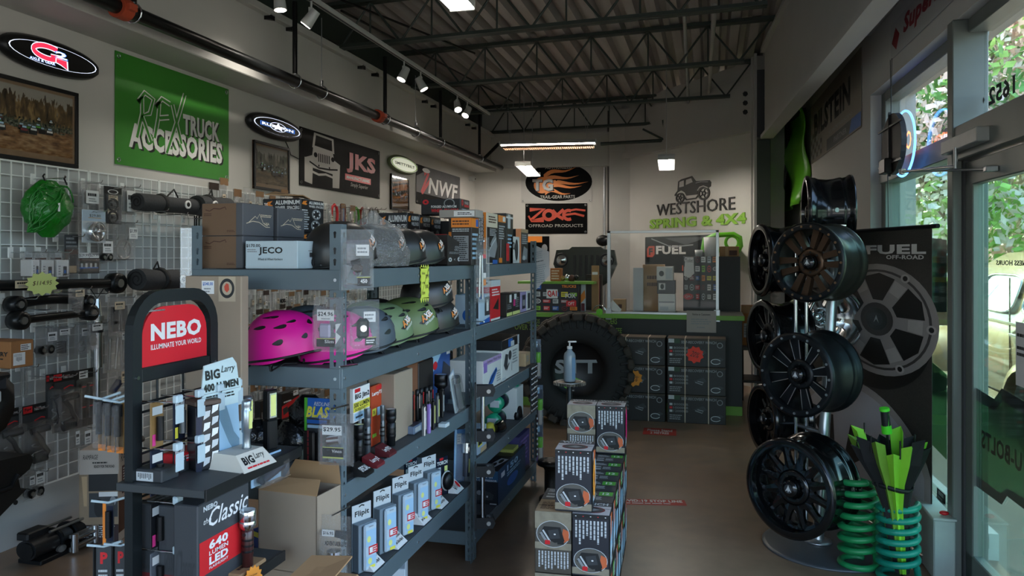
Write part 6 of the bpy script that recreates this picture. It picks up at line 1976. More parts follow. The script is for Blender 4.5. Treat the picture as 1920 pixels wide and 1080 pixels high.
aisle_box('parts_box','white box with black shackle pictures beside the winch rope box',(941,656,973,715),U3,.2,WB,[('p',[(.1,.5),(.2,.85),(.35,.8),(.3,.4),(.2,.3)],DGREY),('e',.45,.75,.09,.16,DGREY),('s',[(.25,.3),(.4,.5)],.08,DGREY),('s',[(.55,.2),(.56,.5)],.04,DGREY),('l',.6,.4,.9,.9,5,GREYP),('r',.0,.0,.2,.1,LGREY)],tall=.185)
aisle_box('dark_parts_box','dark carton with blue sticker lying on the white shackle box',(941,641,973,657),U3+.187,.19,BLKBOX,[('r',.35,.1,.6,.9,BLUE),('r',.5,.05,.7,.6,LGREY),('r',.9,0,1,1,LGREY)],tall=.06)
for k in range(3):
 y_=4.02+.11*k
 t=thing('chrome_light_pack','%s black pack with chrome lamp behind the winch rope box'%ordn[k],'packaged part',(FX-.33,y_+.1,U3),H_,'black packs with chrome lamps')
 obj('carton_body',B().box(-.05,-.05,0,.05,.05,.24,BLKBOX,.004),t)
 for s in(-1,1):
  obj('chrome_lamp',B().ball((s*.02,-.052,.2),.016,CHROME,sc=(.7,.5,1.2)),t)
carton('tan_box','small tan box at the far end of the third level','box',(FX-.06,5.2,U3),(.1,.14,.09),TAN,[('right',[('l',.2,.3,.8,.8,3,GREYP)])],seams=False)
TEAL=pm('teal green shrink wrap','1f9a72',.3,var=.25,scale=12,bump=.4)
for k,(u,v,zz,lb)in enumerate(((935,800,0,'teal wrapped tow strap roll, lower near one on the fourth level'),(962,796,0,'teal wrapped tow strap roll, lower far one on the fourth level'),(940,770,.1,'teal wrapped tow strap roll lying on the lower two'),(965,745,.18,'topmost teal wrapped tow strap roll on the fourth level'))):
 q=on_x(u,v,FX-.07)
 t=thing('strap_roll',lb,'tow strap',(FX-.09,q.y,U4+zz+.002),H_+.25*(k%2),'teal wrapped tow straps')
 b=B()
 b.M=Matrix.Translation((0,0,.05))@Matrix.Rotation(math.pi/2,4,'Y')
 b.lathe([(.0,-.085),(.048,-.085),(.05,-.08),(.05,.08),(.048,.085),(0,.085)],TEAL,16)
 obj('wrapped_roll',b,t)
 b=B()
 b.M=Matrix.Translation((0,-.012,.05))@Matrix.Rotation(math.pi/2,4,'Y')
 b.lathe([(.043,-.04),(.046,-.035),(.046,.05),(.043,.055)],NAVY,14)
 obj('dark_webbing',b,t)
 obj('end_label',B().box(-.0905,-.03,.03,-.0865,.03,.075,LGREY,.002),t)
t=thing('horn_speaker','black round horn beside the teal strap rolls','horn',on_x(970,778,FX-.03)*1.0,H_)
b=B()
b.M=Matrix.Rotation(math.pi/2,4,'X')
b.lathe([(0,-.02),(.05,-.015),(.062,.0),(.06,.02),(.045,.024),(.03,.012),(.015,.02),(0,.024)],IRON,20)
obj('horn_body',b,t)
obj('stand_foot',B().box(-.03,-.01,t.location.z*0-.0,.03,.02,-.0,IRON).box(-.02,0,U4-t.location.z+.001,.02,.015,-.04,IRON),t)
aisle_box('white_parts_box','pale box with blue sticker at the far end of the fourth level',(969,742,981,800),U4,.12,WB,[('r',.2,.1,.8,.3,LGREY),('r',.3,.12,.5,.28,RED)],X=FX-.02)
t=thing('chrome_stud_card','tall card of chrome studs hanging at the far end of the second rack','packaged part',(RX1+.012,5.22,.52),H_)
obj('backing_card',B().box(-.1,-.003,0,.1,0,.33,DGREY),t)
for i in range(5):
 for j in range(9):
  obj('chrome_stud',B().ball((-.08+.04*i,-.006,.02+.036*j),.012,CHROME,nu=8,nv=5,sc=(1.2,.6,.8)),t)
t=thing('yellow_pouch','yellow pouch with a black handle on the fourth level edge','packaged part',(FX-.06,4.42,U4),H_)
obj('pouch',B().ball((0,0,.045),.05,pm('dull yellow plastic','b8b13f',.4,var=.1),sc=(1.1,.7,.85)),t)
obj('black_handle',B().tube([(.0,-.04,.05),(.06,-.05,.06),(.12,-.04,.035),(.15,-.02,.02)],[.025,.035,.035,.015],pm('glossy black plastic','0e0f11',.15,var=.1),n=10),t)
t=thing('black_boot','black rubber boot shaped cover near the middle post, fourth level','rubber part',(FX-.05,4.18,U4),H_)
obj('cover',B().lathe([(.05,0),(.052,.03),(.045,.07),(.04,.12),(.02,.13)],RUBBER,14),t)
aisle_box('blue_white_pack','white and blue pack with yellow label behind the roller fairlead',(896,830,912,888),U4,.08,SILV,[('r',.0,.3,.5,.6,YELLOW),('r',.05,.35,.45,.55,BLACK),('r',.3,.0,1,.2,TAN)],tall=.14)
x,w_,z,h_=pxy(918,908,960,970,4.32)
sd=on_x(985,930,FX+.02).y-4.32
carton('compressor_box','dark blue boxed air compressor with big numerals on the lowest level','box',(FX+.02-w_*.6,4.32+sd/2,U5),(w_*1.2,sd,.2),pm('dark navy carton','10171f',.4,var=.05),[('front',[('r',0,.68,1,1,pm('petrol print','1d4a66',.45)),('t','150',.06,.76,.52,.94,LGREY,{'bold':.03}),('t','PSI',.56,.78,.8,.86,LGREY,{'bold':.03}),('t','AIR COMPRESSOR',.06,.68,.96,.74,LGREY,{'bold':.03}),('p',[(.1,.3),(.5,.42),(.85,.3),(.8,.14),(.2,.12)],DGREY),('e',.3,.34,.1,.07,GREYP),('e',.65,.3,.12,.08,DGREY),('e',.6,.24,.03,.03,WHITE),('r',.7,.02,.95,.05,LGREY)]),('right',[('r',0,0,1,1,pm('petrol side','16405e',.45)),('t','150',.3,.72,.7,.9,SKYB,{'bold':.03}),('l',.3,.55,.9,.68,2,SKYB),('e',.5,.35,.2,.15,BLUE),('r',.1,.7,.22,.85,LGREY)]),('top',[('p',[(.4,.1),(.7,.08),(.95,.4),(.65,.42)],LGREY),('e',.62,.2,.08,.07,BLACK),('e',.76,.32,.08,.07,BLACK),('p',[(.1,.5),(.4,.5),(.4,.8),(.1,.8)],DGREY)])])
aisle_box('purple_box','purple box with pale print at the far end of the lowest level',(974,832,993,902),U5,.2,pm('violet carton','4a4478',.5,var=.08),[('l',.1,.3,.9,.9,6,PURPLE),('r',.1,.0,.9,.1,NAVY)],tall=.26)
aisle_box('yellow_box','small yellow box between the compressor and purple boxes',(962,838,972,870),U5,.1,pm('dull yellow carton','b4b35a',.5),[('l',.1,.2,.9,.8,3,BROWN)],tall=.22)
t=thing('stud_strip','black strip of white studs on the end post of the second rack','fastener strip',(RX1+.01,5.31,.18),H_)
obj('strip',B().box(-.02,-.004,0,.02,0,.3,BLACK),t)
for k in range(8):
 obj('stud',B().cyl((0,-.004,.02+.036*k),(0,-.012,.02+.036*k),.008,LGREY,n=8),t)
GRL=pm('lime plastic','6cc02c',.35,var=.05)
for k,(u0,v0,u1,v1,lb)in enumerate(((998,636,1014,710,'topmost clear pack with lime cap on the end post'),(1002,722,1018,800,'middle clear pack with lime cap on the end post'),(1003,795,1018,868,'lowest clear pack with lime cap on the end post'))):
 d=5.55
 c=at((u0+u1)/2,v1,d)
 kk=d/FPX
 w_,h_=(u1-u0)*kk,(v1-v0)*kk
 t=thing('capped_pack',lb,'packaged part',c,.3,'lime capped packs on the end post')
 obj('backing_card',B().box(-w_/2,0,0,w_/2,.003,h_,pm('slate card','49586a',.5),.001),t)
 obj('card_print',Print().face((-w_/2,0,0),(1,0,0),(0,0,1),w_,h_).run([('r',.1,.8,.6,.95,SKYB),('r',.1,.05,.6,.3,PURPLE)]).b,t)
 obj('bottle',B().lathe([(0,.02),(.014,.02),(.016,.03),(.016,h_*.55),(.012,h_*.6)],pm('clear amber','b8b0a8',.2,var=.1),10),t,(w_*.15,-.018,0))
 obj('lime_cap',B().lathe([(.018,h_*.42),(.02,h_*.44),(.02,h_*.66),(.017,h_*.68),(0,h_*.68)],GRL,12),t,(w_*.15,-.018,0))
 obj('clear_shell',B().box(-w_/2,-.045,.005,w_/2,0,h_*.9,CLEAR,.008),t)
def fairlead(label,u0,v0,v1,d):
 c=at(u0,v1,d)
 kk=d/FPX
 h_=(v1-v0)*kk
 t=thing('roller_fairlead',label,'fairlead',c,.3,'roller fairleads on the middle post')
 w_=.075
 for z in(0,h_-.055):
  b=B()
  b.M=Matrix.Translation((0,0,z))@Matrix.Rotation(math.pi/2,4,'X')
  b.prism([(-.01,0),(w_,.0),(w_+.012,.028),(w_,.055),(-.01,.055)],-.03,-.024,IRON).prism([(-.01,0),(w_,.0),(w_+.012,.028),(w_,.055),(-.01,.055)],.024,.03,IRON)
  obj('end_bracket',b,t)
  obj('cross_roller',B().cyl((w_*.7,-.024,z+.028),(w_*.7,.024,z+.028),.022,CHROME,n=14),t)
  obj('pin_head',B().cyl((w_*.7,-.03,z+.028),(w_*.7,-.038,z+.028),.011,STEELP,n=10),t)
 obj('back_plate',B().box(-.02,-.03,-.01,-.012,.03,h_+.01,IRON),t)
 for y in(-.012,.016):
  obj('upright_roller',B().cyl((.022,y,.05),(.022,y,h_-.05),.011,CHROME,n=12),t)
 return t
fairlead('black roller fairlead with chrome rollers, upper one on the middle post',897,722,826,3.95)
fairlead('black roller fairlead with chrome rollers, lower one on the middle post',897,872,988,3.95)
blister('long clear blister with silver rods and red label on the middle post',890,445,916,566,3.98,.6,[('r',.55,.55,.85,.9,DGREY),('r',.55,.84,.85,.92,RED),('r',.55,.45,.85,.55,WHITE),('r',.55,.3,.85,.42,ORANGE)],lambda w,h:B().cyl((-w*.25,-.018,h*.08),(-w*.2,-.018,h*.72),w*.09,CHROME,n=8).cyl((w*.0,-.018,h*.05),(-w*.05,-.018,h*.72),w*.08,ALU,n=8),group='packs hung on the middle post')
for v in(457,605):
 c=at(890,v,4.0)
 tag(obj('peg_hook',B().cyl((0,.1,0),(0,-.1,.012),.0035,CHROME,n=6),None,c,.8),'chrome peg hook on the middle post, '+('upper' if v<500 else 'lower')+' one','hook')
c=at(1001,548,5.5)
kk=5.5/FPX
b=B()
vs=[]
for j in range(6):
 for i in range(4):
  a,q=i/3,j/5
  vs.append(((.0+.11*a)+.0,.02*math.sin(q*3+a),(.34*q)-(.1*a if j<3 else .06*a)*(1-q)*-1.2-.05*a*q))
b.add(vs,[(j*4+i,j*4+i+1,(j+1)*4+i+1,(j+1)*4+i)for j in range(5)for i in range(3)],pm('grey white paper','b8b4b2',.7,var=.03),True)
t=tag(obj('paper_sheet',b,None,c,.15),'creased sheet of printed paper taped to the far end of the racks','paper')
p=Print().face((0.008,-.022,.03),(1,0,.2),(0,0,1),.1,.29).run([('l',.1,.62,.7,.66,1,BLACK),('l',.12,.1,.9,.56,9,GREYP),('l',.1,.7,.6,.9,4,GREYP)])
obj('printed_lines',p.b,t)
# the flashlight stand with the red arch sign
SX=-1.53
SY0,SY1=1.77,2.105
FR=pm('black powder coated tube','1c2224',.42,.3,var=.06)
t=thing('display_stand','tall black arched display stand with a red headline sign','display stand',(SX,SY0,0))
W=SY1-SY0
r,zt=.10,1.487
arch=[(0,0,.02),(0,0,zt-r)]+[(0,r-r*math.cos(a),zt-r+r*math.sin(a))for a in[math.pi/2*i/7 for i in range(1,8)]]+[(0,W-r+r*math.sin(a),zt-r+r*math.cos(a))for a in[math.pi/2*i/7 for i in range(0,8)]]+[(0,W,.02)]
b=B()
rs=[]
for i,p in enumerate(arch):
 p=Vector(p)
 a_=Vector(arch[max(0,i-1)])
 c_=Vector(arch[min(len(arch)-1,i+1)])
 tg=(c_-a_).normalized()
 n_=Vector((0,tg.z,-tg.y))
 rs.append([p+Vector((sx*.013,0,0))+n_*(sn_*.018)for sx,sn_ in((-1,-1),(1,-1),(1,1),(-1,1))])
b.rings(rs,FR,smooth=False)
obj('arch_frame',b,t)
for z in(1.272,.62,.3):
 obj('cross_bar',B().box(-.012,.018,z-.02,.012,W-.018,z+.02,FR,.003),t)
obj('foot',B().box(-.2,-.02,0,.26,.02,.02,FR,.004),t)
obj('foot',B().box(-.2,W-.02,0,.26,W+.02,.02,FR,.004),t)
for y in(0,W):
 obj('screw',B().cyl((.013,y,1.268),(.017,y,1.268),.006,CHROME,n=8),t)
REDS=pm('glossy red sign','d6222f',.35,var=.03)
y0,y1,z0,z1=.028,W-.026,1.292,zt-.03
rr=.085
outl=[(y0,z0),(y1,z0),(y1,z1-rr)]+[(y1-rr+rr*math.cos(a),z1-rr+rr*math.sin(a))for a in[math.pi/2*i/6 for i in range(1,7)]]+[(y0+rr-rr*math.sin(a),z1-rr+rr*math.cos(a))for a in[math.pi/2*i/6 for i in range(0,7)]]
b=B()
b.M=Matrix(((0,0,1,0),(1,0,0,0),(0,1,0,0),(0,0,0,1)))
b.prism(outl,-.004,.004,REDS)
s=obj('red_sign',b,t)
p=Print().face((.0042,y0,z0),(0,1,0),(0,0,1),y1-y0,z1-z0).run([('t','NEBO',.12,.42,.90,.72,WHITE,{'bold':.06}),('t','ILLUMINATE YOUR WORLD',.12,.27,.90,.36,WHITE,{'bold':.02})])
obj('sign_lettering',p.b,s)
obj('sign_edge',B().box(-.003,y0+.005,z1-.012,.006,y0+.09,z1-.008,CHROME),s)
for z in(1.19,1.165,1.05,1.02,.93,.9,.78,.75):
 obj('back_wire',B().cyl((-.01,.0,z),(-.01,W,z),.0035,FR,n=6),t)
for y in(W*.33,W*.66):
 obj('back_wire',B().cyl((-.014,y,.62),(-.014,y,1.25),.0035,FR,n=6),t)
TAGW=pm('white label holder','b9ccd4',.4,var=.03)
PKM=[pm('tan pack','8a6a3c',.6,var=.1),NAVY,BLKBOX,pm('grey pack','5a5f66',.5)]
for zi,z in enumerate((1.2,1.07,.925,.79)):
 for yi in range(4):
  y=.03+(W-.06)*yi/3
  h2=thing('label_hook','%s hook with white label plate, %s row of the stand'%(ordn[yi],('top','second','third','lowest')[zi]),'hook',(SX,SY0+y,z),0,'label hooks on the display stand')
  obj('peg',B().cyl((-.01,0,0),(.125,0,0),.0028,CHROME,n=5),h2)
  obj('label_plate',B().box(.122,-.016,-.055,.126,.016,-.005,TAGW,.001).box(.11,-.014,.0,.126,.014,.022,TAGW,.003),h2)
  m=PKM[(yi+zi)%4]
  pk=thing('hanging_pack','%s small hanging light pack, %s row of the stand'%(ordn[yi],('top','second','third','lowest')[zi]),'packaged part',(SX+.05,SY0+y,z-.125),H_,'small light packs on the stand')
  obj('backing_card',B().box(-.025,-.002,0,.025,.002,.125,m,.001),pk)
  obj('mini_light',B().cyl((0,-.012,.02),(0,-.012,.085),.01,GUN if yi%2 else BLKMET,n=10),pk)
  obj('pack_print',Print().face((-.025,-.0021,0),(1,0,0),(0,0,1),.05,.125).run([('r',.1,.72,.9,.9,WHITE if zi%2 else LGREY),('r',.1,.05,.35,.3,PINK if yi==0 else YELLOW)]).b,pk)
for k,(u0,v0,u1,v1,lb)in enumerate(((183,745,199,845,'tan carded flashlight behind the stand, furthest left of three'),(200,748,216,848,'tan carded flashlight behind the stand, middle of three'),(217,752,233,850,'tan carded flashlight behind the stand, next to the frame'),(192,940,214,1022,'carded purple-print light hanging low behind the stand'),(178,1022,212,1110,'dark rounded pack with red print at the foot of the stand'),(213,1020,240,1110,'second dark rounded pack with red print beside the frame foot'))):
 d=2.15
 c=at((u0+u1)/2,v1,d)
 kk=d/FPX
 w_,h_=(u1-u0)*kk,(v1-v0)*kk
 t=thing('rear_pack',lb,'packaged part',c,.15 if k<4 else .3,'packs on the rear hooks of the stand')
 obj('backing_card',B().box(-w_/2,0,0,w_/2,.003,h_,PKM[0]if k<3 else DGREY,.001),t)
 if k<3:
  obj('flashlight',B().cyl((0,-.012,.05),(0,-.012,h_*.9),.009,BLKMET,n=10).cyl((0,-.012,h_*.72),(0,-.012,h_*.95),.013,PLAST,n=10),t)
  obj('card_print',Print().face((-w_/2,0,0),(1,0,0),(0,0,1),w_,h_).run([('r',.05,.0,.95,.12,ORANGE),('r',.1,.85,.9,.97,pm('ochre print','b98a3c',.5))]).b,t)
  obj('clear_shell',B().box(-w_/2,-.03,.01,w_/2,0,h_*.95,CLEAR,.006),t)
 elif k==3:
  obj('card_print',Print().face((-w_/2,0,0),(1,0,0),(0,0,1),w_,h_).run([('r',0,0,.3,1,ORANGE),('r',.4,.1,.95,.9,NAVY),('r',.4,.2,.7,.3,PURPLE),('r',.4,.6,.8,.7,PURPLE)]).b,t)
  obj('mini_light',B().cyl((w_*.2,-.01,h_*.2),(w_*.2,-.01,h_*.8),.008,BLKMET,n=8),t)
 else:
  obj('card_print',Print().face((-w_/2,0,0),(1,0,0),(0,0,1),w_,h_).run([('t','P',.3,.6,.7,.85,RED,{'bold':.05}),('l',.2,.2,.8,.5,3,LGREY)]).b,t)
  obj('frame_edge',B().tube([(-w_/2,-.002,0),(-w_/2,-.002,h_),(w_/2,-.002,h_),(w_/2,-.002,0)],.004,BLACK,n=5),t)
 c2=c+Vector((0,0,h_*.97))
 tag(obj('rear_hook',B().tube([(.06,.0,.02),(0,-.0,.0),(-.03,-.03,.012)],.004,TAGW,n=6),None,c2),['pale','middle pale','third pale','low pale','bottom pale','last pale'][k]+' hook carrying a pack on the rear of the stand','hook')
SHM=pm('charcoal stand shelf','3a3e40',.55,var=.08)
S1,S2=.9875,.689
for z,lb,y0,y1 in((S1,'charcoal shelf of the stand holding the big white lumen card',-.03,W+.12),(S2,'charcoal lower shelf of the stand holding the brown flashlight',-.03,W+.02)):
 t=thing('stand_shelf',lb,'shelf',(SX,SY0,z),0,'shelves of the display stand')
 obj('board',B().box(-.03,y0,-.022,.25,y1,0,SHM,.002),t)
 obj('front_lip',B().box(.245,y0,-.03,.252,y1,.002,pm('shelf lip','17191a',.4),.001),t)
q=on_z(434,868,S1)
lc=pm('pale green blue card','c4d8da',.45,var=.03)
FACET=pm('faceted steel blue','6f8ea3',.4,var=.1)
t=thing('lumen_display','pale pointed headline card with a steel flashlight on its base','display card',(-1.365,1.985,S1),H_-.12)
w_,h_=.155,.29
b=B()
b.M=Matrix.Translation((0,.03,0))@Matrix.Rotation(math.pi/2-.1,4,'X')
b.prism([(-w_*.42,0),(w_*.36,0),(w_*.46,.2),(w_*.55,.205),(w_*.56,.24),(w_*.5,.242),(w_*.48,h_*.99),(w_*.38,h_*1.06),(-w_*.38,h_*1.02),(-w_*.47,.235),(-w_*.5,.23),(-w_*.5,.195),(-w_*.45,.19)],0,.004,lc)
c_=obj('back_card',b,t)
p=Print()
p.b.M=Matrix.Identity(4)
p.face((-w_*.5,.026,0),(1,0,0),(0,math.sin(.1),math.cos(.1)),w_,h_)
p.run([('p',[(.08,.0),(.86,.0),(.93,.58),(.06,.58)],FACET),('p',[(.3,.58),(.6,.2),(.86,.0),(.2,.0)],SKYB),('p',[(.08,.3),(.35,.0),(.08,.0)],pm('deep steel blue','4d6a80',.4)),('p',[(.6,.58),(.93,.58),(.9,.2),(.75,.3)],SKYB),('t','BIG',.12,.87,.5,.97,BLACK,{'bold':.05}),('t','Larry',.54,.9,.92,.99,BLACK,{'shear':.35}),('t','400 LUMEN',.05,.755,.98,.835,BLACK,{'bold':.05}),('l',.1,.66,.9,.72,2,BLACK),('t','$27.95',.1,.5,.38,.55,BROWN),('r',.0,.735,1.0,.74,GREYP)])
obj('card_print',p.b,c_)
torch_mat=pm('brushed gunmetal','9aa3a8',.3,.85,var=.06)
k_=.8
f=obj('flashlight',B().lathe([(r_,.035+(z_-.03)*k_)for r_,z_ in[(0,.03),(.013,.03),(.0135,.05),(.0115,.06),(.0115,.1),(.0145,.105),(.0145,.185),(.012,.19),(.014,.2),(.014,.215),(.011,.222),(0,.222)]],torch_mat,16),t,(.02,-.03,0))
obj('light_strip',B().box(-.006,-.016,.105,.006,-.0135,.157,COB),f)
b=B().add([(-.07,-.1,.0),(.07,-.1,.0),(.055,-.06,.045),(-.06,-.06,.045),(-.06,.02,.045),(.055,.02,.045),(-.07,.03,0),(.07,.03,0)],[(0,1,2,3),(3,2,5,4),(0,3,4,6),(1,7,5,2),(6,4,5,7)],pm('white base card','cfcabf',.5,var=.03))
bs=obj('base',b,t)
nn=Vector((0,.04,.045)).normalized()
obj('base_print',Print().face((-.07,-.1,0),(1,0,0),tuple(nn),.14,.06).run([('t','BIG',.14,.36,.46,.8,BLACK,{'bold':.05}),('t','Larry',.5,.42,.8,.86,BLACK,{'shear':.3}),('l',.16,.1,.84,.28,1,RED)]).b,bs)
t=thing('facet_display','black upright display with white faceted pattern beside the lumen card','display card',(-1.43,1.925,S1),H_-.5)
obj('column',B().box(-.03,-.03,0,.04,.03,.185,pm('black display card','16181d',.35),.003),t)
fp=[('r',.0,.0,.25,1,NAVY)]
g=random.Random(4)
for i in range(2):
 for j in range(5):
  x,y=.3+.34*i,.06+.18*j+.08*(i%2)
  fp.append(('p',[(x,y),(x+.26,y+.05),(x+.3,y+.14),(x+.04,y+.13)],WHITE if(i+j)%2 else LGREY))
obj('column_print',Print().face((-.03,-.03,0),(1,0,0),(0,0,1),.07,.185).run(fp).b,t)
obj('cap',B().box(-.034,-.034,.185,.044,.034,.2,pm('brown card top','55443a',.6),.003),t)
carton('red_carton','small red and grey carton on the stand shelf behind the columns','box',(SX+.04,SY0+.16,S1),(.12,.06,.05),RED,[('left',[('r',0,.0,1,.3,DGREY)]),('front',[('r',0,0,1,.5,DGREY),('l',.1,.6,.9,.9,2,WHITE)])],rz=H_,seams=False)
carton('barcode_carton','flat dark carton with barcode lying under the red carton side','box',(SX+.05,SY0+.03,S1),(.07,.09,.035),DGREY,[('left',[('r',.1,.1,.7,.8,LGREY),('v',.15,.2,.65,.7,8,BLACK)])],rz=H_,seams=False)
for k,(u,v,h_,wd,lb)in enumerate(((462,858,.175,.016,'dark round work light with yellow strip nearest the lumen card'),(503,852,.19,.02,'squarish dark work light with yellow strip at the shelf end'))):
 q=on_z(u,v,S1)
 t=thing('work_light',lb,'work light',(SX+.17-.05*(1-k),q.y+.06,S1),H_-.3,'work lights on the stand shelf')
 obj('handle',B().lathe([(0,0),(wd,0),(wd,.015),(wd*.8,.02),(wd*.8,h_*.5),(wd,h_*.52)],BLKMET,14)if k==0 else B().box(-wd,-wd*.7,0,wd,wd*.7,h_*.5,BLKMET,.004),t)
 obj('lamp_head',B().lathe([(wd,h_*.52),(wd,h_*.97),(wd*.8,h_),(0,h_)],GUN,14)if k==0 else B().box(-wd,-wd*.7,h_*.5,wd,wd*.7,h_,BLKMET,.004),t)
 obj('light_strip',B().box(-wd*.55,-wd*(1.06 if k==0 else .76),h_*.56,wd*.55,-wd*.65,h_*.92,COB,.001),t)
 obj('strip_frame',B().box(-wd*.7,-wd*.9 if k==0 else-wd*.74,h_*.53,wd*.7,-wd*.6,h_*.95,CHROME,.001),t)
q=at(505,905,2.35)
t=thing('blister_pack','blue clear blister hanging under the far end of the stand shelf','packaged part',q,H_-.1,'packs under the stand shelf')
obj('clear_shell',B().box(-.07,-.03,0,.07,.01,.07,CLEAR,.01),t)
obj('product',B().cyl((-.05,-.01,.02),(.05,-.01,.045),.014,NAVY,n=10),t)
obj('backing_card',B().box(-.07,.01,0,.07,.013,.085,SKYB),t)
cb=pm('charcoal gift box','3b3e42',.5,var=.05)
b_=carton('flashlight_box','charcoal gift box with white script and red panel on lower shelf','box',(SX+.165,SY0+.118,S2),(.235,.075,.245),cb,[('front',[('r',.03,.2,.97,.58,RED),('t','NEBO',.1,.9,.36,.96,LGREY,{'bold':.05}),('t','Classic',.2,.7,.98,.9,WHITE,{'shear':.35,'bold':.01}),('t','the',.1,.76,.24,.82,WHITE,{'shear':.3}),('t','640',.2,.45,.56,.55,WHITE,{'bold':.06}),('t','LUMEN',.2,.385,.56,.435,WHITE,{'bold':.02}),('t','LED',.2,.28,.56,.37,WHITE,{'bold':.05}),('t','FLASHLIGHT',.2,.235,.56,.265,WHITE,{'bold':.02}),('v',.02,.02,.08,.14,4,WHITE)]),('left',[('r',0,.02,1,.14,MAROON),('t','Classic',.1,.14,.9,.5,DGREY,{'shear':.3})])],rz=H_,seams=False)
for k in range(2):
 carton('flashlight_box',('second' if k==0 else 'third')+' dark gift box standing behind the red-panelled one','box',(SX+.085-.072*k,SY0+.13,S2),(.19,.068,.225),cb,[('left',[('r',0,.02,1,.16,MAROON),('t','Classic',.1,.2,.9,.6,DGREY,{'shear':.3})]),('top',[('l',.1,.2,.9,.8,2,GREYP)])],rz=H_,seams=False)
t=torch('flashlight','brown flashlight with a big ribbed chrome head on the lower shelf',(SX+.225,SY0+.195,S2+.012),.165,.017,pm('brown lacquer','3c1c1a',.3,var=.1),head=1.45,group='flashlights on the stand',ringm=CHROME)
carton('kraft_plinth','thin kraft plinth under the brown flashlight','box',(SX+.215,SY0+.2,S2),(.13,.055,.012),KRAFT,[('top',[('l',.2,.3,.8,.7,1,BROWN)])],rz=H_,seams=False)
starburst('orange jagged price tag at the front edge of the lower stand shelf',(SX+.258,SY0+.17,S2-.012),14,.034,.04,NORG,[('t','New Lower',.28,.62,.72,.7,BROWN,{'shear':.2}),('t','$41.95',.24,.34,.76,.5,BROWN,{'shear':.1})],H_-.3,tilt=.0)
x,w_,z,h_=pxy(338,520,453,700,2.16)
w_*=.86
carton('tall_kraft_box','tall plain kraft carton with blue price and round club sticker','box',(x-.012,2.16+.05,0),(w_,.05,on_y(395,518,2.16).z),GKRAFT,[('front',[('r',.3,.962,.52,.99,WHITE),('t','$540.00',.32,.979,.5,.987,BLUE,{'bold':.03}),('l',.34,.964,.48,.976,2,GREYP),('r',.6,.946,.9,.999,pm('sticker backing','b9a890',.7)),('o',.75,.974,.13,.021,.68,BLACK),('p',[(.71,.97),(.75,.965),(.79,.971),(.78,.983),(.74,.985),(.7,.978)],FL2)]),('top',[('r',.3,0,.6,1,KRAFT)])],kraft=KRAFT,rz=.12)
x,w_,z,h_=pxy(484,920,600,1080,2.2)
ok=thing('open_carton','open kraft carton with bent flaps between stand and rack','box',(x,2.2+.07,0),-.08)
hh=on_y(540,925,2.2).z
b=B().box(-w_/2,-.07,0,w_/2,-.066,hh,GKRAFT).box(-w_/2,.066,0,w_/2,.07,hh,GKRAFT).box(-w_/2,-.07,0,-w_/2+.004,.07,hh,GKRAFT).box(w_/2-.004,-.07,0,w_/2,.07,hh,GKRAFT).box(-w_/2,-.07,hh*.7,w_/2,.07,hh*.7+.004,GKRAFT)
obj('carton_walls',b,ok)
for nm,pts in(('flap',[(-w_/2,-.07,hh),(w_/2,-.07,hh),(w_/2-.02,-.02,hh+.035),(-w_/2+.02,-.02,hh+.03)]),('flap',[(-w_/2,.07,hh),(-w_/2,-.07,hh),(-w_/2+.04,-.05,hh+.02),(-w_/2+.04,.05,hh+.02)]),('flap',[(w_/2,.07,hh),(-w_/2,.07,hh),(-w_/2+.03,.09,hh+.06),(w_/2-.02,.09,hh+.06)])):
 b=B().add(pts+[(p[0],p[1],p[2]+.003)for p in pts],[(3,2,1,0),(4,5,6,7),(0,1,5,4),(1,2,6,5),(2,3,7,6),(3,0,4,7)],KRAFT)
 obj(nm,b,ok)
c=at(595,1078,2.0)
b=B()
b.add([(-.08,-.05,-.02),(.06,-.06,.0),(.07,.06,.03),(-.05,.06,.02),(-.08,-.05,-.016),(.06,-.06,.004),(.07,.06,.034),(-.05,.06,.024)],[(3,2,1,0),(4,5,6,7),(0,1,5,4),(1,2,6,5),(2,3,7,6),(3,0,4,7)],KRAFT)
ck=thing('cut_carton','low kraft carton with raised flap at the foot of the corner post','box',(c.x,c.y,0))
obj('flap',b,ck,(0,0,c.z))
obj('carton_walls',B().box(-.1,-.06,0,.07,.1,c.z-.03,KRAFT,.003),ck)
b=B().box(0,0,0,.004,.2,.22,clear('frosted acrylic',(.95,.97,1),gloss=.1,rough=.2,bump=.1,haze=.06),.001)
c=at(338,540,2.8)
o=tag(obj('acrylic_divider',b,None,c,-1.2),'slanted frosted acrylic panel beside the left rack post','panel')
# stacked boxes in the aisle
LRG=pm('winch box front','23242b',.35,var=.06)
WTOP=pm('winch box lid','c9c5c6',.4,var=.04)
CAMO=pm('camouflage print','8d8470',.5,var=.45,scale=25)
OSID=pm('orange side print','c8643a',.45,var=.2,scale=6)
def winch_pic(y0,y1):
 """round window with the winch picture"""
 m=(y0+y1)/2
 return[('r',0,y0-.03,1,y0+.08,CAMO),('o',.5,m,.46,(y1-y0)/2,.96,LGREY),('e',.5,m,.44,(y1-y0)/2*.95,pm('picture ground','5a5750',.5,var=.2)),('p',[(.72,m-.16),(.94,m-.08),(.93,m+.06),(.78,m+.1)],OSID),('p',[(.12,m-.02),(.25,m+.12),(.7,m+.12),(.82,m-.1),(.55,m-.14)],BLACK),('s',[(.16,m+.02),(.34,m-.14)],.04,GREYP),('s',[(.22,m+.06),(.42,m-.12)],.028,LGREY),('p',[(.36,m+.06),(.64,m+.09),(.7,m-.06),(.42,m-.08)],DGREY),('e',.55,m,.03,.012,WHITE),('r',.28,m-.17,.42,m-.1,RED),('r',.62,m-.16,.8,m-.08,BLACK)]
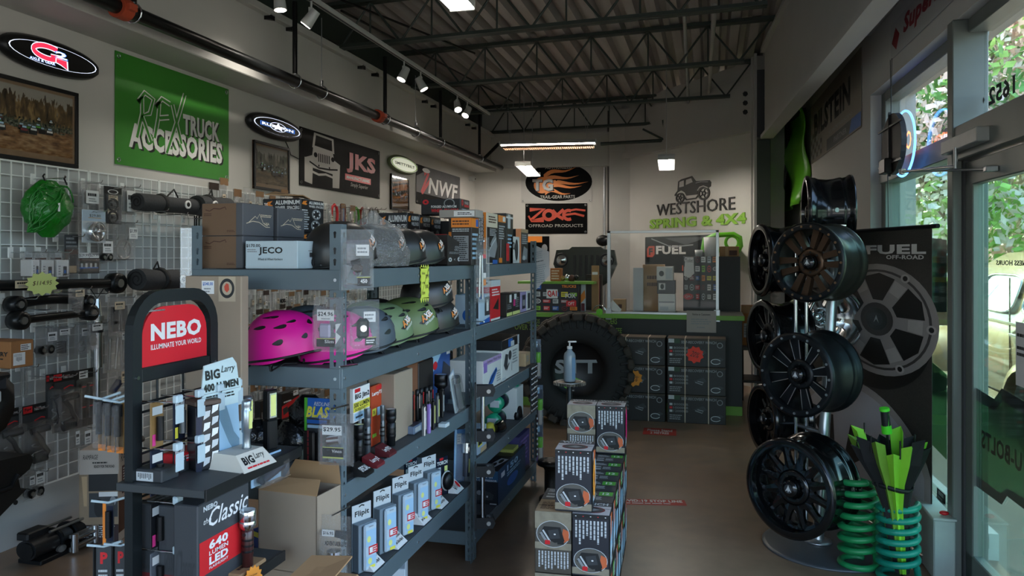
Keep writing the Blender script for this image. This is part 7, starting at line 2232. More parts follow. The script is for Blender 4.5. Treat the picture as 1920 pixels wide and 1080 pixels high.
def tower_ops(flip=False):
 txt=[('r',0,.93,1,1,BLACK)]+[('e',.1+.2*i,.965,.02,.007,RED if i%2 else WHITE)for i in range(5)]
 if flip:
  return[('r',0,.88,1,1,CAMO),('r',0,.72,1,.9,CAMO)]+winch_pic(.42,.86)+[('v',.08,.04,.95,.36,10,LGREY)]
 return txt+[('v',.06,.5,.95,.9,9,LGREY)]+winch_pic(.06,.46)
TOPOPS=[('e',.5,.38,.36,.26,MAROON),('e',.5,.38,.3,.2,DGREY),('p',[(.3,.35),(.5,.5),(.7,.4),(.55,.28)],GREYP),('p',[(0,.72),(1,.72),(1,1),(0,1)],DGREY),('t','WINCH',.08,.76,.9,.96,LGREY,{'bold':.03})]
SIDEOPS=[('r',0,.0,.35,1,BLACK),('p',[(.3,.1),(1,.3),(1,.7),(.3,.95)],SKYB),('p',[(.35,.5),(.7,.6),(.9,.9),(.4,.95)],OSID),('l',.4,.1,.95,.4,6,WHITE)]
GSIDE=[('r',.0,.0,1,1,BLACK),('r',.15,.7,.5,.95,GREEN),('t','12',.2,.75,.45,.9,WHITE),('p',[(.2,.1),(.9,.2),(.9,.55),(.3,.6)],SKYB),('l',.5,.65,.95,.9,4,WHITE)]
TG3='winch boxes stacked in the aisle'
bw,bd,bh=.155,.16,.30
RZT=.045
dv=Vector((math.cos(RZT),math.sin(RZT),0))
dn=Vector((-math.sin(RZT),math.cos(RZT),0))
q0=on_z(1003,1072,.262)
nb=Vector((q0.x,q0.y,0))
LV=(0.0,.262,.525)
def tb(label,i,j,lv,flip=False,h=.26,top=None,side=None,ops=None,kx=0.0):
 c=nb+dv*(bw*(i+.5)+.004*i+kx)+dn*(bd*(j+.5)+.006*j)
 return carton('winch_box',label,'box',(c.x,c.y,LV[lv]),(bw,bd,h-.001),LRG if not flip else pm('winch box back','4b453c',.4,var=.1),[('front',ops or tower_ops(flip)),('right',side or SIDEOPS),('top',top or TOPOPS)],rz=RZT,group=TG3,bev=.002)
GTOP=[('r',0,0,1,1,DGREY),('l',.1,.1,.36,.6,2,LGREY),('r',.55,.6,.95,.95,GREEN),('t','12',.65,.68,.85,.88,WHITE,{'bold':.03}),('l',.4,.2,.7,.5,3,LGREY),('l',.1,.65,.5,.9,3,LGREY)]
PTOP=[('r',0,0,1,.7,WTOP)]+TOPOPS
tb('winch box at the bottom of the stack, near end, left column',0,0,0,True)
tb('winch box at the bottom of the stack, near end, right column',1,0,0,False)
tb('winch box in the second layer with upturned picture, near end',0,0,1,True,top=[('r',0,0,1,1,TAN),('l',.1,.2,.9,.8,8,BROWN)])
tb('winch box in the second layer, near end, beside the upturned one',1,0,1,False,top=PTOP)
for j in range(1,7):
 tb('winch box in the bottom layer, right column, %s behind the near end'%ordn[j-1],1,j,0,False,side=GSIDE if j%2 else SIDEOPS)
 tb('winch box with green numbered lid, second layer, %s behind the near end'%ordn[j-1],1,j,1,False,top=GTOP,side=GSIDE if j%2==0 else SIDEOPS)
for j in(1,6):
 tb('winch box in the bottom layer, left column, %s behind the near end'%ordn[j-1],0,j,0,True)
 tb('winch box in the second layer, left column, %s behind the near end'%ordn[j-1],0,j,1,True,top=GTOP)
topb=tb('winch box on top of the near end with an orange jagged tag',0,.05,2,False,top=PTOP,kx=.085)
tb('winch box on top of the far end, left one with upturned picture',0,6,2,True,top=PTOP)
rt=tb('winch box on top of the far end, right one with pink tag',1,6,2,False,top=PTOP)
def edge_tag(label,box_,col,zr,y_off):
 c=box_.location+dv*(bw/2+.004)+dn*y_off+Vector((0,0,zr))
 return starburst(label,c,11,.045,.085,col,[('s',[(.3,.3),(.5,.7),(.6,.4)],.05,BROWN)],RZT+H_,name='jagged_tag',group='jagged tags on the winch boxes')
edge_tag('neon orange jagged tag on the side of the nearest top winch box',topb,NORG,.13,-.02)
edge_tag('hot pink jagged tag on the side of the rear winch box',rt,pm('neon pink paper','f0307f',.6,var=.05),.15,-.01)
# sanitiser stand, hub, floor stickers
q=on_z(1068,905,0)
dq=5.55
base=Vector(ray(1068,720))*dq
t=thing('gear_stand','steel stand with a toothed gear plate on top, in the aisle','stand',(base.x,base.y,0))
zt_=at(1067,716,dq).z
obj('pole',B().cyl((0,0,.02),(0,0,zt_-.01),.021,pm('dull steel pole','4d5458',.35,.8,var=.1),n=12),t)
obj('base_plate',B().lathe([(0,0),(.15,0),(.15,.015),(.03,.02),(0,.02)],IRON,24),t)
b=B()
ro=[(.118 if(i//2)%2 else .108)for i in range(120)]
b.prism([(r_*math.cos(2*math.pi*i/120),r_*math.sin(2*math.pi*i/120))for i,r_ in enumerate(ro)],zt_-.018,zt_,pm('tarnished gear steel','6d685f',.4,.8,var=.2))
obj('gear_plate',b,t)
obj('plate_rim',B().lathe([(.1,zt_),(.1,zt_+.004),(.085,zt_+.004),(.085,zt_)],ALU,28),t)
obj('clamp',B().cyl((.02,0,zt_-.06),(.035,0,zt_-.06),.01,STEELP,n=8),t)
t=thing('sanitiser_bottle','clear pump bottle of sanitiser standing on the gear plate','bottle',(base.x,base.y,zt_+.0045),.3)
hB=at(1067,655,dq).z-zt_
obj('bottle',B().lathe([(0,0),(.04,0),(.043,.008),(.043,hB*.78),(.038,hB*.86),(.018,hB*.95),(.016,hB)],pm('frosted blue gel','94a3ad',.25,var=.05,spec=.6),20),t)
obj('label',B().box(.012,-.044,.02,.036,-.036,hB*.75,pm('bottle label','5b86a8',.4)),t)
obj('pump_collar',B().cyl((0,0,hB),(0,0,hB+.018),.019,WHITE,n=14),t)
obj('pump_head',B().cyl((0,0,hB+.018),(0,0,hB+.045),.006,WHITE,n=8).box(-.012,-.01,hB+.045,.05,.01,hB+.056,WHITE,.003),t)
q=on_z(1035,938,0)
t=thing('wheel_hub','black spool-shaped axle hub standing on the floor beside the winch boxes','axle hub',(q.x,q.y,0))
obj('hub_body',B().lathe([(0,0),(.085,0),(.085,.02),(.05,.04),(.05,.2),(.06,.22),(.095,.235),(.095,.26),(.04,.265),(0,.265)],pm('rusty black iron','241f1b',.5,.6,var=.2),24),t)
for k in range(8):
 a=k*math.pi/4
 obj('lug_hole',B().cyl((.07*math.cos(a),.07*math.sin(a),.262),(.07*math.cos(a),.07*math.sin(a),.2645),.009,BLACK,n=8),t)
def floor_sticker(label,corners,ops):
 pts=[on_z(u,v,.001)for u,v in corners]
 o=pts[3]
 rgt=(pts[2]-pts[3])
 w_=rgt.length
 rgt.normalize()
 up=Vector((-rgt.y,rgt.x,0))
 h_=abs((pts[0]-pts[3]).dot(up))
 rz=math.atan2(rgt.y,rgt.x)
 ob=obj('floor_sticker',B().box(0,0,0,w_,h_,.0012,pm('red floor vinyl','b9382c',.55,var=.1)),None,(o.x,o.y,.0005),rz)
 tag(ob,label,'floor sticker','red floor stickers')
 obj('printed_face',Print().face((0,0,.0012),(1,0,0),(0,1,0),w_,h_).run(ops).b,ob)
floor_sticker('small red notice sticker on the floor before the counter boxes',((1209,802),(1266,805),(1268,817),(1205,814)),[('t','Please Stand',.12,.5,.88,.85,WHITE,{'bold':.03}),('t','2 METRES',.22,.12,.78,.42,WHITE,{'bold':.03})])
floor_sticker('long narrow red stop line sticker beside the winch boxes',((1150,935),(1287,938),(1288,948),(1150,945)),[('t','COVID-19 STOP LINE',.06,.45,.96,.9,WHITE,{'bold':.04}),('l',.1,.1,.9,.35,1,WHITE)])
# counter and what stands round it
CY=8.05
CK=pm('black counter panel','151614',.5,var=.08)
CG=pm('lime counter edge','74a83c',.45,var=.06)
xa,xb=on_y(985,650,CY).x,on_y(1392,650,CY).x
xa=-2.4
ct=thing('counter','long black sales counter with a lime edge and policy lettering','counter',(xa,CY,0))
L=xb-xa
zc=on_y(1140,588,CY).z
obj('front_panel',B().box(0,0,.09,L,.03,zc-.035,CK,.003),ct)
obj('body',B().box(0,.03,0,L,.6,zc-.035,CK),ct)
obj('top',B().box(-.02,-.04,zc-.02,L+.02,.64,zc+.0,pm('grey counter top','5d5f5a',.4,var=.1),.004),ct)
obj('lime_edge',B().box(-.02,-.05,zc-.045,L+.02,-.035,zc+.003,CG,.003),ct)
obj('plinth_strip',B().box(0,-.01,0,L,0,.09,CG),ct)
pp=Print().face((0,0,0),(1,0,0),(0,0,1),L,zc)
GT=pm('lime lettering','7f9a3a',.5)
def ct_text(s_,u0,v0,u1,v1):
 a,c_=on_y(u0,v1,CY),on_y(u1,v0,CY)
 return('t',s_,(a.x-xa)/L,a.z/zc,(c_.x-xa)/L,c_.z/zc,GT,{'bold':.02})
pp.run([ct_text('NO REFUNDS',975,598,1012,606),ct_text('BASED ON SPECIAL ORDERS',1060,597,1157,606),ct_text('60 DAYS',1088,607,1117,615),ct_text('20% RESTOCKING FEE',1090,615,1166,623),ct_text('OVER 30 DAYS',965,609,1030,618)])
obj('policy_lettering',pp.b,ct)
s0,s1=on_y(1138,584,CY-.01),on_y(1348,584,CY-.01)
zt_=on_y(1240,432,CY).z
t=thing('acrylic_screen','clear acrylic sneeze guard in an aluminium frame on the counter','screen',(s0.x,CY+.02,zc),0)
sw,sh=s1.x-s0.x,zt_-zc
for nm,bx in(('frame_post',(0,-.012,0,.035,.012,sh)),('frame_post',(sw-.03,-.012,0,sw,.012,sh)),('frame_rail',(0,-.012,sh-.025,sw,.012,sh)),('frame_rail',(0,-.012,.0,sw,.012,.022))):
 obj(nm,B().box(*bx,ALU,.002),t)
obj('pane',B().box(.03,-.002,.02,sw-.03,.002,sh-.02,clear('acrylic sheet',gloss=.012,rough=.03,bump=.0,haze=.012)),t)
for x in(.0,sw-.04):
 obj('foot_clamp',B().box(x-.01,-.06,-.06,x+.05,-.052,.06,ALU,.003),t)
q=on_y(1315,603,CY-.06)
sheet=obj('notice_sheet',B().box(-.145,0,-.11,.145,.0015,.11,pm('beige paper','a99f99',.7,var=.03)),None,(q.x,CY-.058,q.z-.0),0)
tag(sheet,'beige notice sheet taped over the counter edge','paper')
obj('printed_lines',Print().face((-.145,0,-.11),(1,0,0),(0,0,1),.29,.22).run([('t','Notice to Customers',.2,.78,.8,.88,BLACK,{'bold':.02}),('l',.15,.35,.85,.65,3,GREYP),('l',.35,.18,.65,.28,1,GREYP)]).b,sheet)
wy=CY-.5
wx0=on_y(1141,782,wy).x
wx1=on_y(1251,782,wy).x
ww=on_y(1247,782,wy).x-wx0
WK=pm('black winch carton','1c1c1a',.5,var=.08)
hC=(on_y(1200,632,wy).z)/3
def wc(k,i):
 return[('r',0,.94,1,1,pm('carton top edge','463c33',.7)),('r',.02,.84,.12,.98,LGREY),('p',[(.12,.82),(.22,.82),(.22,.98),(.12,.98)],pm('dark green print','27452a',.5)),('t','SELF-RECOVERY WINCH',.24,.82,.84,.92,GREYP,{'bold':.02}),('r',.04,.62,.09,.7,LGREY),('t','8000LB',.11,.62,.36,.7,GREYP),('r',.04,.5,.09,.58,RED),('t','10000LB',.11,.5,.36,.58,GREYP),('r',.04,.38,.09,.46,LGREY),('t','12000LB',.11,.38,.36,.46,GREYP),('l',.04,.1,.3,.3,3,GREYP),('p',[(.45,.5),(.62,.64),(.68,.5),(.55,.4)],DGREY),('s',[(.48,.46),(.6,.38),(.62,.46),(.52,.5)],.03,GREYP),('p',[(.76,.2),(.9,.36),(.97,.3),(.85,.1)],DGREY),('s',arc(.83,.2,.08,.09,20,340),.025,LGREY),('o',.9,.78,.05,.1,.75,GREYP),('r',.3,.0,.315,1,CREAM),('r',.7,.0,.715,1,CREAM)]
for k in range(3):
 for i in range(2):
  carton('winch_carton','black strapped self-recovery winch carton, %s column, %s of three'%(('near','far')[i],('bottom','middle','top')[k]),'box',(wx0+ww/2+(ww+.02)*i,wy+.14,hC*k),(ww,.26,hC-.003),WK,[('front',wc(k,i)),('top',[('r',.3,0,.315,1,CREAM),('r',.7,0,.715,1,CREAM),('r',0,0,1,1,pm('carton lid brown','5d4c3d',.7,var=.1)),('r',.3,0,.32,1,CREAM),('r',.7,0,.72,1,CREAM)])],group='winch cartons before the counter',bev=.004,kraft=KRAFT)
for(u,v),col,lb in(((1189,709),NORG,'neon orange jagged discount tag on the middle winch carton'),((1303,665),NRED,'neon red jagged discount tag on the top winch carton')):
 q=on_y(u,v,wy)
 starburst(lb,(q.x,wy-.004,q.z),9,.085,.085,col,[('t','20%',.25,.35,.75,.68,BLACK,{'shear':.35})],0.0,tilt=.3)
q=at(1068,680,7.1)
ty=thing('mud_tyre','huge black mud tyre leaning against the counter front','tyre',(q.x,q.y+.35,0),0)
Ro=1.6-(481-590)*0-(590-481)*7.3/FPX
Ro=(at(1068,594,7.2).z)/2
M0=Matrix.Translation((0,0,Ro))@Matrix.Rotation(.25,4,'Z')@Matrix.Rotation(math.pi/2,4,'X')
b=B()
b.M=M0
Wd=.17
b.lathe([(Ro*.5,-Wd*.75),(Ro*.6,-Wd),(Ro*.85,-Wd*1.08),(Ro*.95,-Wd*.95),(Ro*.96,0),(Ro*.95,Wd*.95),(Ro*.85,Wd*1.08),(Ro*.6,Wd),(Ro*.5,Wd*.75)],RUBBER,48,closed=True)
obj('casing',b,ty)
n=26
LUG=pm('dusty tread rubber','3a332c',.8,var=.25)
lug=B()
lug.box(-.045,-.075,-.02,.045,.075,.045,LUG,.012)
lm=mesh_of(lug,'tread_lug')
for k in range(n):
 for s,off in((-1,0),(1,.5),(-.33,.5),(.33,0)):
  a=2*math.pi*(k+off)/n
  o=obj('tread_lug',lm,ty)
  o.matrix_local=M0@Matrix.Rotation(a,4,'Z')@Matrix.Translation((Ro*.955,0,s*Wd*.82))@Matrix.Rotation(math.pi/2,4,'Y')@Matrix.Rotation(math.pi/2 if abs(s)==1 else math.pi/2+.5,4,'Z')@Matrix.Diagonal((1,.75 if abs(s)==1 else .6,1,1))
for k in range(40):
 a=2*math.pi*k/40
 b=B().box(-.02,-.012,0,.06,.012,.012,RUBBER,.004)
 o=obj('side_rib',b,ty)
 o.matrix_local=M0@Matrix.Rotation(a,4,'Z')@Matrix.Translation((Ro*.82,0,Wd*1.06))
b=B()
b.M=M0
b.lathe([(Ro*.5,Wd*.7),(Ro*.4,Wd*.4),(0,Wd*.4)],IRON,28)
obj('rim_disc',b,ty)
p=Print()
p.b.M=M0
p.face((0,0,0),(1,0,0),(0,1,0),1,1)
p.b.M=M0@Matrix.Translation((-Ro*.42,-Ro*.3,Wd*.41))
p.run([('t','STT',.0,Ro*.22,Ro*.82,Ro*.48,GREYP,{'bold':.04}),('p',[(Ro*.1,.02),(Ro*.25,-.04),(Ro*.3,0),(Ro*.15,.06)],GRL),('p',[(Ro*.35,.04),(Ro*.5,.0),(Ro*.52,.05),(Ro*.38,.08)],GRL)])
obj('sidewall_lettering',p.b,ty)
STK=[RED,WHITE,ORANGE,BLUE,YELLOW,LIME,LGREY,MAROON]
def sticker_ops(n,seed,words=()):
 g=random.Random(seed)
 o=[]
 cols=int(math.sqrt(n))+1
 rows=(n+cols-1)//cols
 for i in range(n):
  cx,cy=(i%cols+.5)/cols,(i//cols+.5)/rows
  rw,rh=.38/cols*g.uniform(.7,1.1),.36/rows*g.uniform(.6,1.0)
  c=STK[g.randrange(8)]
  if g.random()<.4:
   o+=[('e',cx,cy,rw,rh,c),('e',cx,cy,rw*.75,rh*.7,BLACK if c!=BLACK else WHITE),('r',cx-rw*.4,cy-rh*.2,cx+rw*.4,cy+rh*.2,c)]
  else:
   o+=[('r',cx-rw,cy-rh,cx+rw,cy+rh,c),('l',cx-rw*.85,cy-rh*.6,cx+rw*.85,cy+rh*.7,2,BLACK if c in(WHITE,YELLOW,LIME,LGREY,ORANGE)else WHITE)]
 for w_ in words:
  o.append(w_)
 return o
def back_board(name,label,cat,box,Y,z0,depth,mat,ops,rz=0.0,group=None):
 x,w_,z,h_=pxy(*box,Y)
 zz=z if z0 is None else z0
 hh=on_y((box[0]+box[2])/2,box[1],Y).z-zz
 return carton(name,label,cat,(x,Y+depth/2,zz),(w_,depth,hh),mat,[('front',ops)]if ops else[],rz=rz,group=group,seams=False)
b_=back_board('sticker_box','black box covered with brand stickers at the near end of the counter','display box',(1000,532,1084,580),CY+.12,zc,.25,BLKBOX,sticker_ops(16,3,[('r',.3,.48,.55,.8,WHITE),('t','QA1',.32,.52,.53,.76,RED,{'bold':.05}),('r',.62,.8,.98,.98,BLACK),('t','TRUCKS',.64,.86,.96,.96,ORANGE,{'bold':.04}),('t','FOX',.72,.5,.95,.66,LGREY,{'bold':.04}),('r',.74,.2,.96,.4,RED),('t','OPT',.78,.24,.92,.36,WHITE)]))
obj('lime_shelf',B().box(-.42,-.14,b_.dimensions.z-.002,.42,.13,b_.dimensions.z+.025,CG,.003),b_)
sbz=zc+b_.dimensions.z+.025
b_=back_board('sticker_cabinet','tall black cabinet plastered with stickers behind the acrylic screen','cabinet',(1281,481,1388,640),CY+.75,0,.4,pm('black cabinet','141414',.5),[])
x,w_,z,h_=pxy(1281,478,1346,565,CY+.74)
obj('stickers',Print().face((x-b_.location.x-w_/2,-.2,z),(1,0,0),(0,0,1),w_,h_).run(sticker_ops(30,9,[('p',[(.02,.55),(.06,.95),(.3,.95),(.32,.6),(.18,.5)],WHITE),('t','Toilet',.06,.84,.28,.92,BLACK),('e',.15,.1,.14,.07,RED),('t','QA1',.06,.07,.24,.13,WHITE)])).b,b_)
for nm,lb,bx,Y,z0_,dp,m,ops in(('tan_tube','tall kraft tube standing on the counter beside the sticker box',(1109,498,1122,582),CY+.3,zc,.06,KRAFT,[('r',.1,.8,.9,.86,WHITE)]),('kraft_carton','tall kraft carton standing behind the acrylic screen',(1205,496,1246,582),CY+.5,zc,.12,KRAFT,[('l',.2,.5,.8,.8,2,BROWN)]),('wrapped_panel','plastic wrapped grey panel leaning behind the screen',(1187,502,1206,580),CY+.46,zc,.03,LGREY,[]),('white_box','white box on top of the dark machine behind the screen',(1231,500,1262,526),CY+.42,None,.2,WB,[('e',.3,.5,.15,.2,BLACK),('r',.55,.1,.95,.9,LGREY)]),('card_machine','dark machine with a round dial under the white box',(1232,526,1266,551),CY+.4,None,.2,BLKBOX,[('r',.1,.3,.45,.8,WHITE),('e',.28,.55,.1,.2,BLACK)]),('white_printer','white printer standing on the counter under the machine',(1234,551,1266,582),CY+.38,zc,.2,WB,[('r',.05,.5,.95,.6,GREYP),('r',.1,.1,.6,.3,LGREY)]),('small_kraft_box','small kraft box on the counter near the frame post',(1150,561,1173,581),CY+.3,zc,.1,KRAFT,[('r',.4,.3,.7,.6,BROWN)]),('dark_rack','dark leaflet rack behind the kraft tube',(1098,515,1128,582),CY+.5,zc,.1,BRB,[('r',.1,.1,.4,.9,DGREY),('r',.5,.2,.9,.9,MAROON)]),('leaning_book','leaning leaflets with orange print beside the sticker box',(1089,533,1098,582),CY+.25,zc,.03,LGREY,[('p',[(0,.3),(1,.5),(.8,.8),(0,.6)],ORANGE),('r',.1,.02,.8,.3,MAROON)]),('orange_parts','box of orange carded parts on the sticker box',(1032,503,1052,527),CY+.2,sbz,.1,pm('orange parts carton','a8642c',.5,var=.3,scale=20),[('l',.1,.1,.9,.9,4,CREAM)])):
 back_board(nm,lb,'box' if 'box' in nm or 'carton' in nm else 'counter item',bx,Y,z0_,dp,m,ops)
t=thing('chrome_parts','dark and chrome trinkets standing on the sticker box','hardware',(on_y(1068,520,CY+.2).x,CY+.22,sbz))
for k in range(4):
 obj('trinket',B().ball((-.08+.05*k,0,.03+.01*(k%2)),.03+.006*(k%3),[BRASS,CHROME,BROWN,PLAST][k],nu=10,nv=6),t)
t=thing('bell_item','green topped round card holder hanging at the counter edge','card holder',on_y(1124,585,CY-.06))
obj('lime_disc',B().cyl((0,-.0,0),(0,.02,0),.035,GRL,n=14),t)
obj('chrome_arc',B().tube([(.06*math.cos(a),0,.02+.05*math.sin(a))for a in[math.pi*i/8 for i in range(9)]],.006,CHROME,n=6),t)
b=B().add([(0,0,.1),(.03,.0,.13),(.12,.02,.03),(.1,.0,0),(.02,0,.02)],[(0,1,2,3,4)],WHITE)
o=tag(obj('folded_card',b,None,Vector((on_y(1144,566,CY+.15).x,CY+.15,zc+.002))),'white folded card leaning behind the frame post','paper')
m=o.modifiers.new('thickness','SOLIDIFY')
m.thickness=.004
q0,q1=on_y(1040,520,CY+2.6),on_y(1158,462,CY+2.6)
gw,gh=q1.x-q0.x,q1.z-q0.z
t=thing('truck_grille','black truck grille with two round chrome headlamps on the back wall','grille',(q0.x,CY+2.6,q0.z-.05),0)
GRM=pm('olive black paint','20241b',.3,.2,var=.1)
b=B()
b.M=Matrix.Rotation(math.pi/2,4,'X')
b.prism([(0,gh*.55),(.05*gw,gh*1.0),(.25*gw,gh*1.02),(.3*gw,gh*1.1),(.75*gw,gh*1.1),(.8*gw,gh*1.02),(gw*.96,gh),(gw,gh*.55),(.88*gw,0),(.7*gw,-gh*.25),(.25*gw,-gh*.2),(.1*gw,.1*gh)],0,.1,GRM)
obj('panel',b,t)
for x in(.13,.85):
 b=B()
 b.M=Matrix.Translation((gw*x,-.1,gh*.68))@Matrix.Rotation(math.pi/2,4,'X')
 b.lathe([(gw*.105,-.01),(gw*.11,.02),(gw*.095,.025),(gw*.09,.005)],IRON,20)
 h_=obj('lamp_ring',b,t)
 b=B()
 b.M=Matrix.Translation((gw*x,-.1,gh*.68))@Matrix.Rotation(math.pi/2,4,'X')
 b.lathe([(gw*.09,.005),(gw*.06,.02),(0,.03)],CHROME,20)
 obj('lamp_glass',b,h_)
for k in range(5):
 x=.32+.09*k
 obj('slot',B().box(gw*x,-.104,gh*.15,gw*(x+.05),-.099,gh*.85,BLACK,.002),t)
obj('upper_lamp',B().ball((gw*.78,-.06,gh*1.3),gw*.11,IRON,sc=(1,.6,.8)),t)
obj('mount_plate',B().box(gw*.3,-.0,gh*.2,gw*.7,1.0,gh*.6,GRM),t)
placard('wheel_banner','black banner with red square mark and pale headline behind the screen','banner','slant',((1210,447),(1345,437),(1210,512),(1345,510)),BANB,[('p',[(.03,.42),(.12,.42),(.15,.5),(.15,.74),(.06,.74),(.03,.66)],FL2),('t','F',.06,.48,.12,.68,BLACK,{'bold':.06}),('t','FUEL',.17,.5,.6,.74,WHITE,{'bold':.05}),('r',.55,.05,.9,.2,FL2),('t','.COM',.6,.08,.85,.17,BLACK),('p',[(.3,.95),(.6,.75),(.9,.95)],DGREY),('s',[(.1,.95),(.4,.7),(.7,.75)],.03,GREYP)])
placard('small_poster','dark poster with orange top band below the red flame banner','poster','back',((985,443),(1030,443),(985,500),(1030,500)),BANB,[('r',.1,.8,.7,1,ORANGE),('e',.8,.6,.12,.14,GREYP),('e',.85,.35,.1,.14,LIME),('e',.5,.4,.1,.1,GREYP)])
t=thing('green_bumper','lime green tubular parts rack hanging on the slanted wall','bumper',on_wall_pt:=at(1350,458,9.3))
LG=pm('lime powder coat','62b522',.3,var=.06)
obj('tube_frame',B().tube([(-.2,0,-.08),(-.18,-.02,.06),(-.05,-.02,.11),(.16,-.02,.12),(.23,-.02,.08),(.24,-.02,-.02),(.2,0,-.1)],.03,LG,n=10),t)
obj('ring',B().tube([(.14+.075*math.cos(a),-.02,.02+.08*math.sin(a))for a in[2*math.pi*i/18 for i in range(18)]],.02,LG,n=8,closed=True),t)
obj('wall_plate',B().box(-.2,0,-.1,.24,.6,-.05,LG,.005),t)
for u0,v0,u1,v1,d,m,nm,lb in((1320,440,1344,475,9.0,WHITE,'white_tub','white tub on the cabinet behind the screen corner'),(1350,460,1384,478,8.95,KRAFT,'kraft_parcel','kraft parcel lying on top of the sticker cabinet'),(1303,466,1318,478,8.9,WHITE,'white_cup','small white cup on the sticker cabinet')):
 c=on_y((u0+u1)/2,v1,CY+.93)
 c.z=on_y(1330,481,CY+.75).z+.001
 kk=d/FPX
 w_,h_=(u1-u0)*kk,(v1-v0)*kk
 if nm=='kraft_parcel':
  carton(nm,lb,'box',(c.x,c.y,c.z),(w_,.15,h_),m,[('front',[('r',.3,0,.45,1,TAN),('r',.5,.1,.9,.6,BROWN)])],seams=False)
 else:
  tag(obj(nm,B().lathe([(0,0),(w_*.42,0),(w_*.5,h_),(w_*.46,h_),(w_*.4,.01),(0,.01)],m,18),None,c),lb,'tub')
c=at(1405,640,8.6)
carton('tall_box','tall kraft box with white label standing by the right column','box',(c.x-.02,c.y+.1,0.6),(.13,.12,.45),pm('bright kraft','a9713f',.8,var=.06),[('front',[('r',.2,.2,.75,.55,LGREY),('l',.25,.25,.7,.5,4,GREYP),('r',.0,.8,.8,1,KRAFT)])],kraft=KRAFT)
t=thing('low_cart','low dark cart with clutter beside the counter end','cart',(c.x+.1,c.y+.1,0))
obj('shelf',B().box(-.2,-.2,.56,.25,.25,.6,pm('grey cart shelf','4b4a47',.5),.005),t)
obj('shelf',B().box(-.2,-.2,.2,.25,.25,.23,pm('dark cart shelf','2a2826',.5),.005),t)
for x in(-.18,.22):
 for y in(-.18,.22):
  obj('leg',B().cyl((x,y,0),(x,y,.58),.016,IRON,n=8),t)
obj('orange_part',B().box(.02,-.18,.232,.2,.1,.34,pm('dark orange part','9a5a24',.5),.01),t)
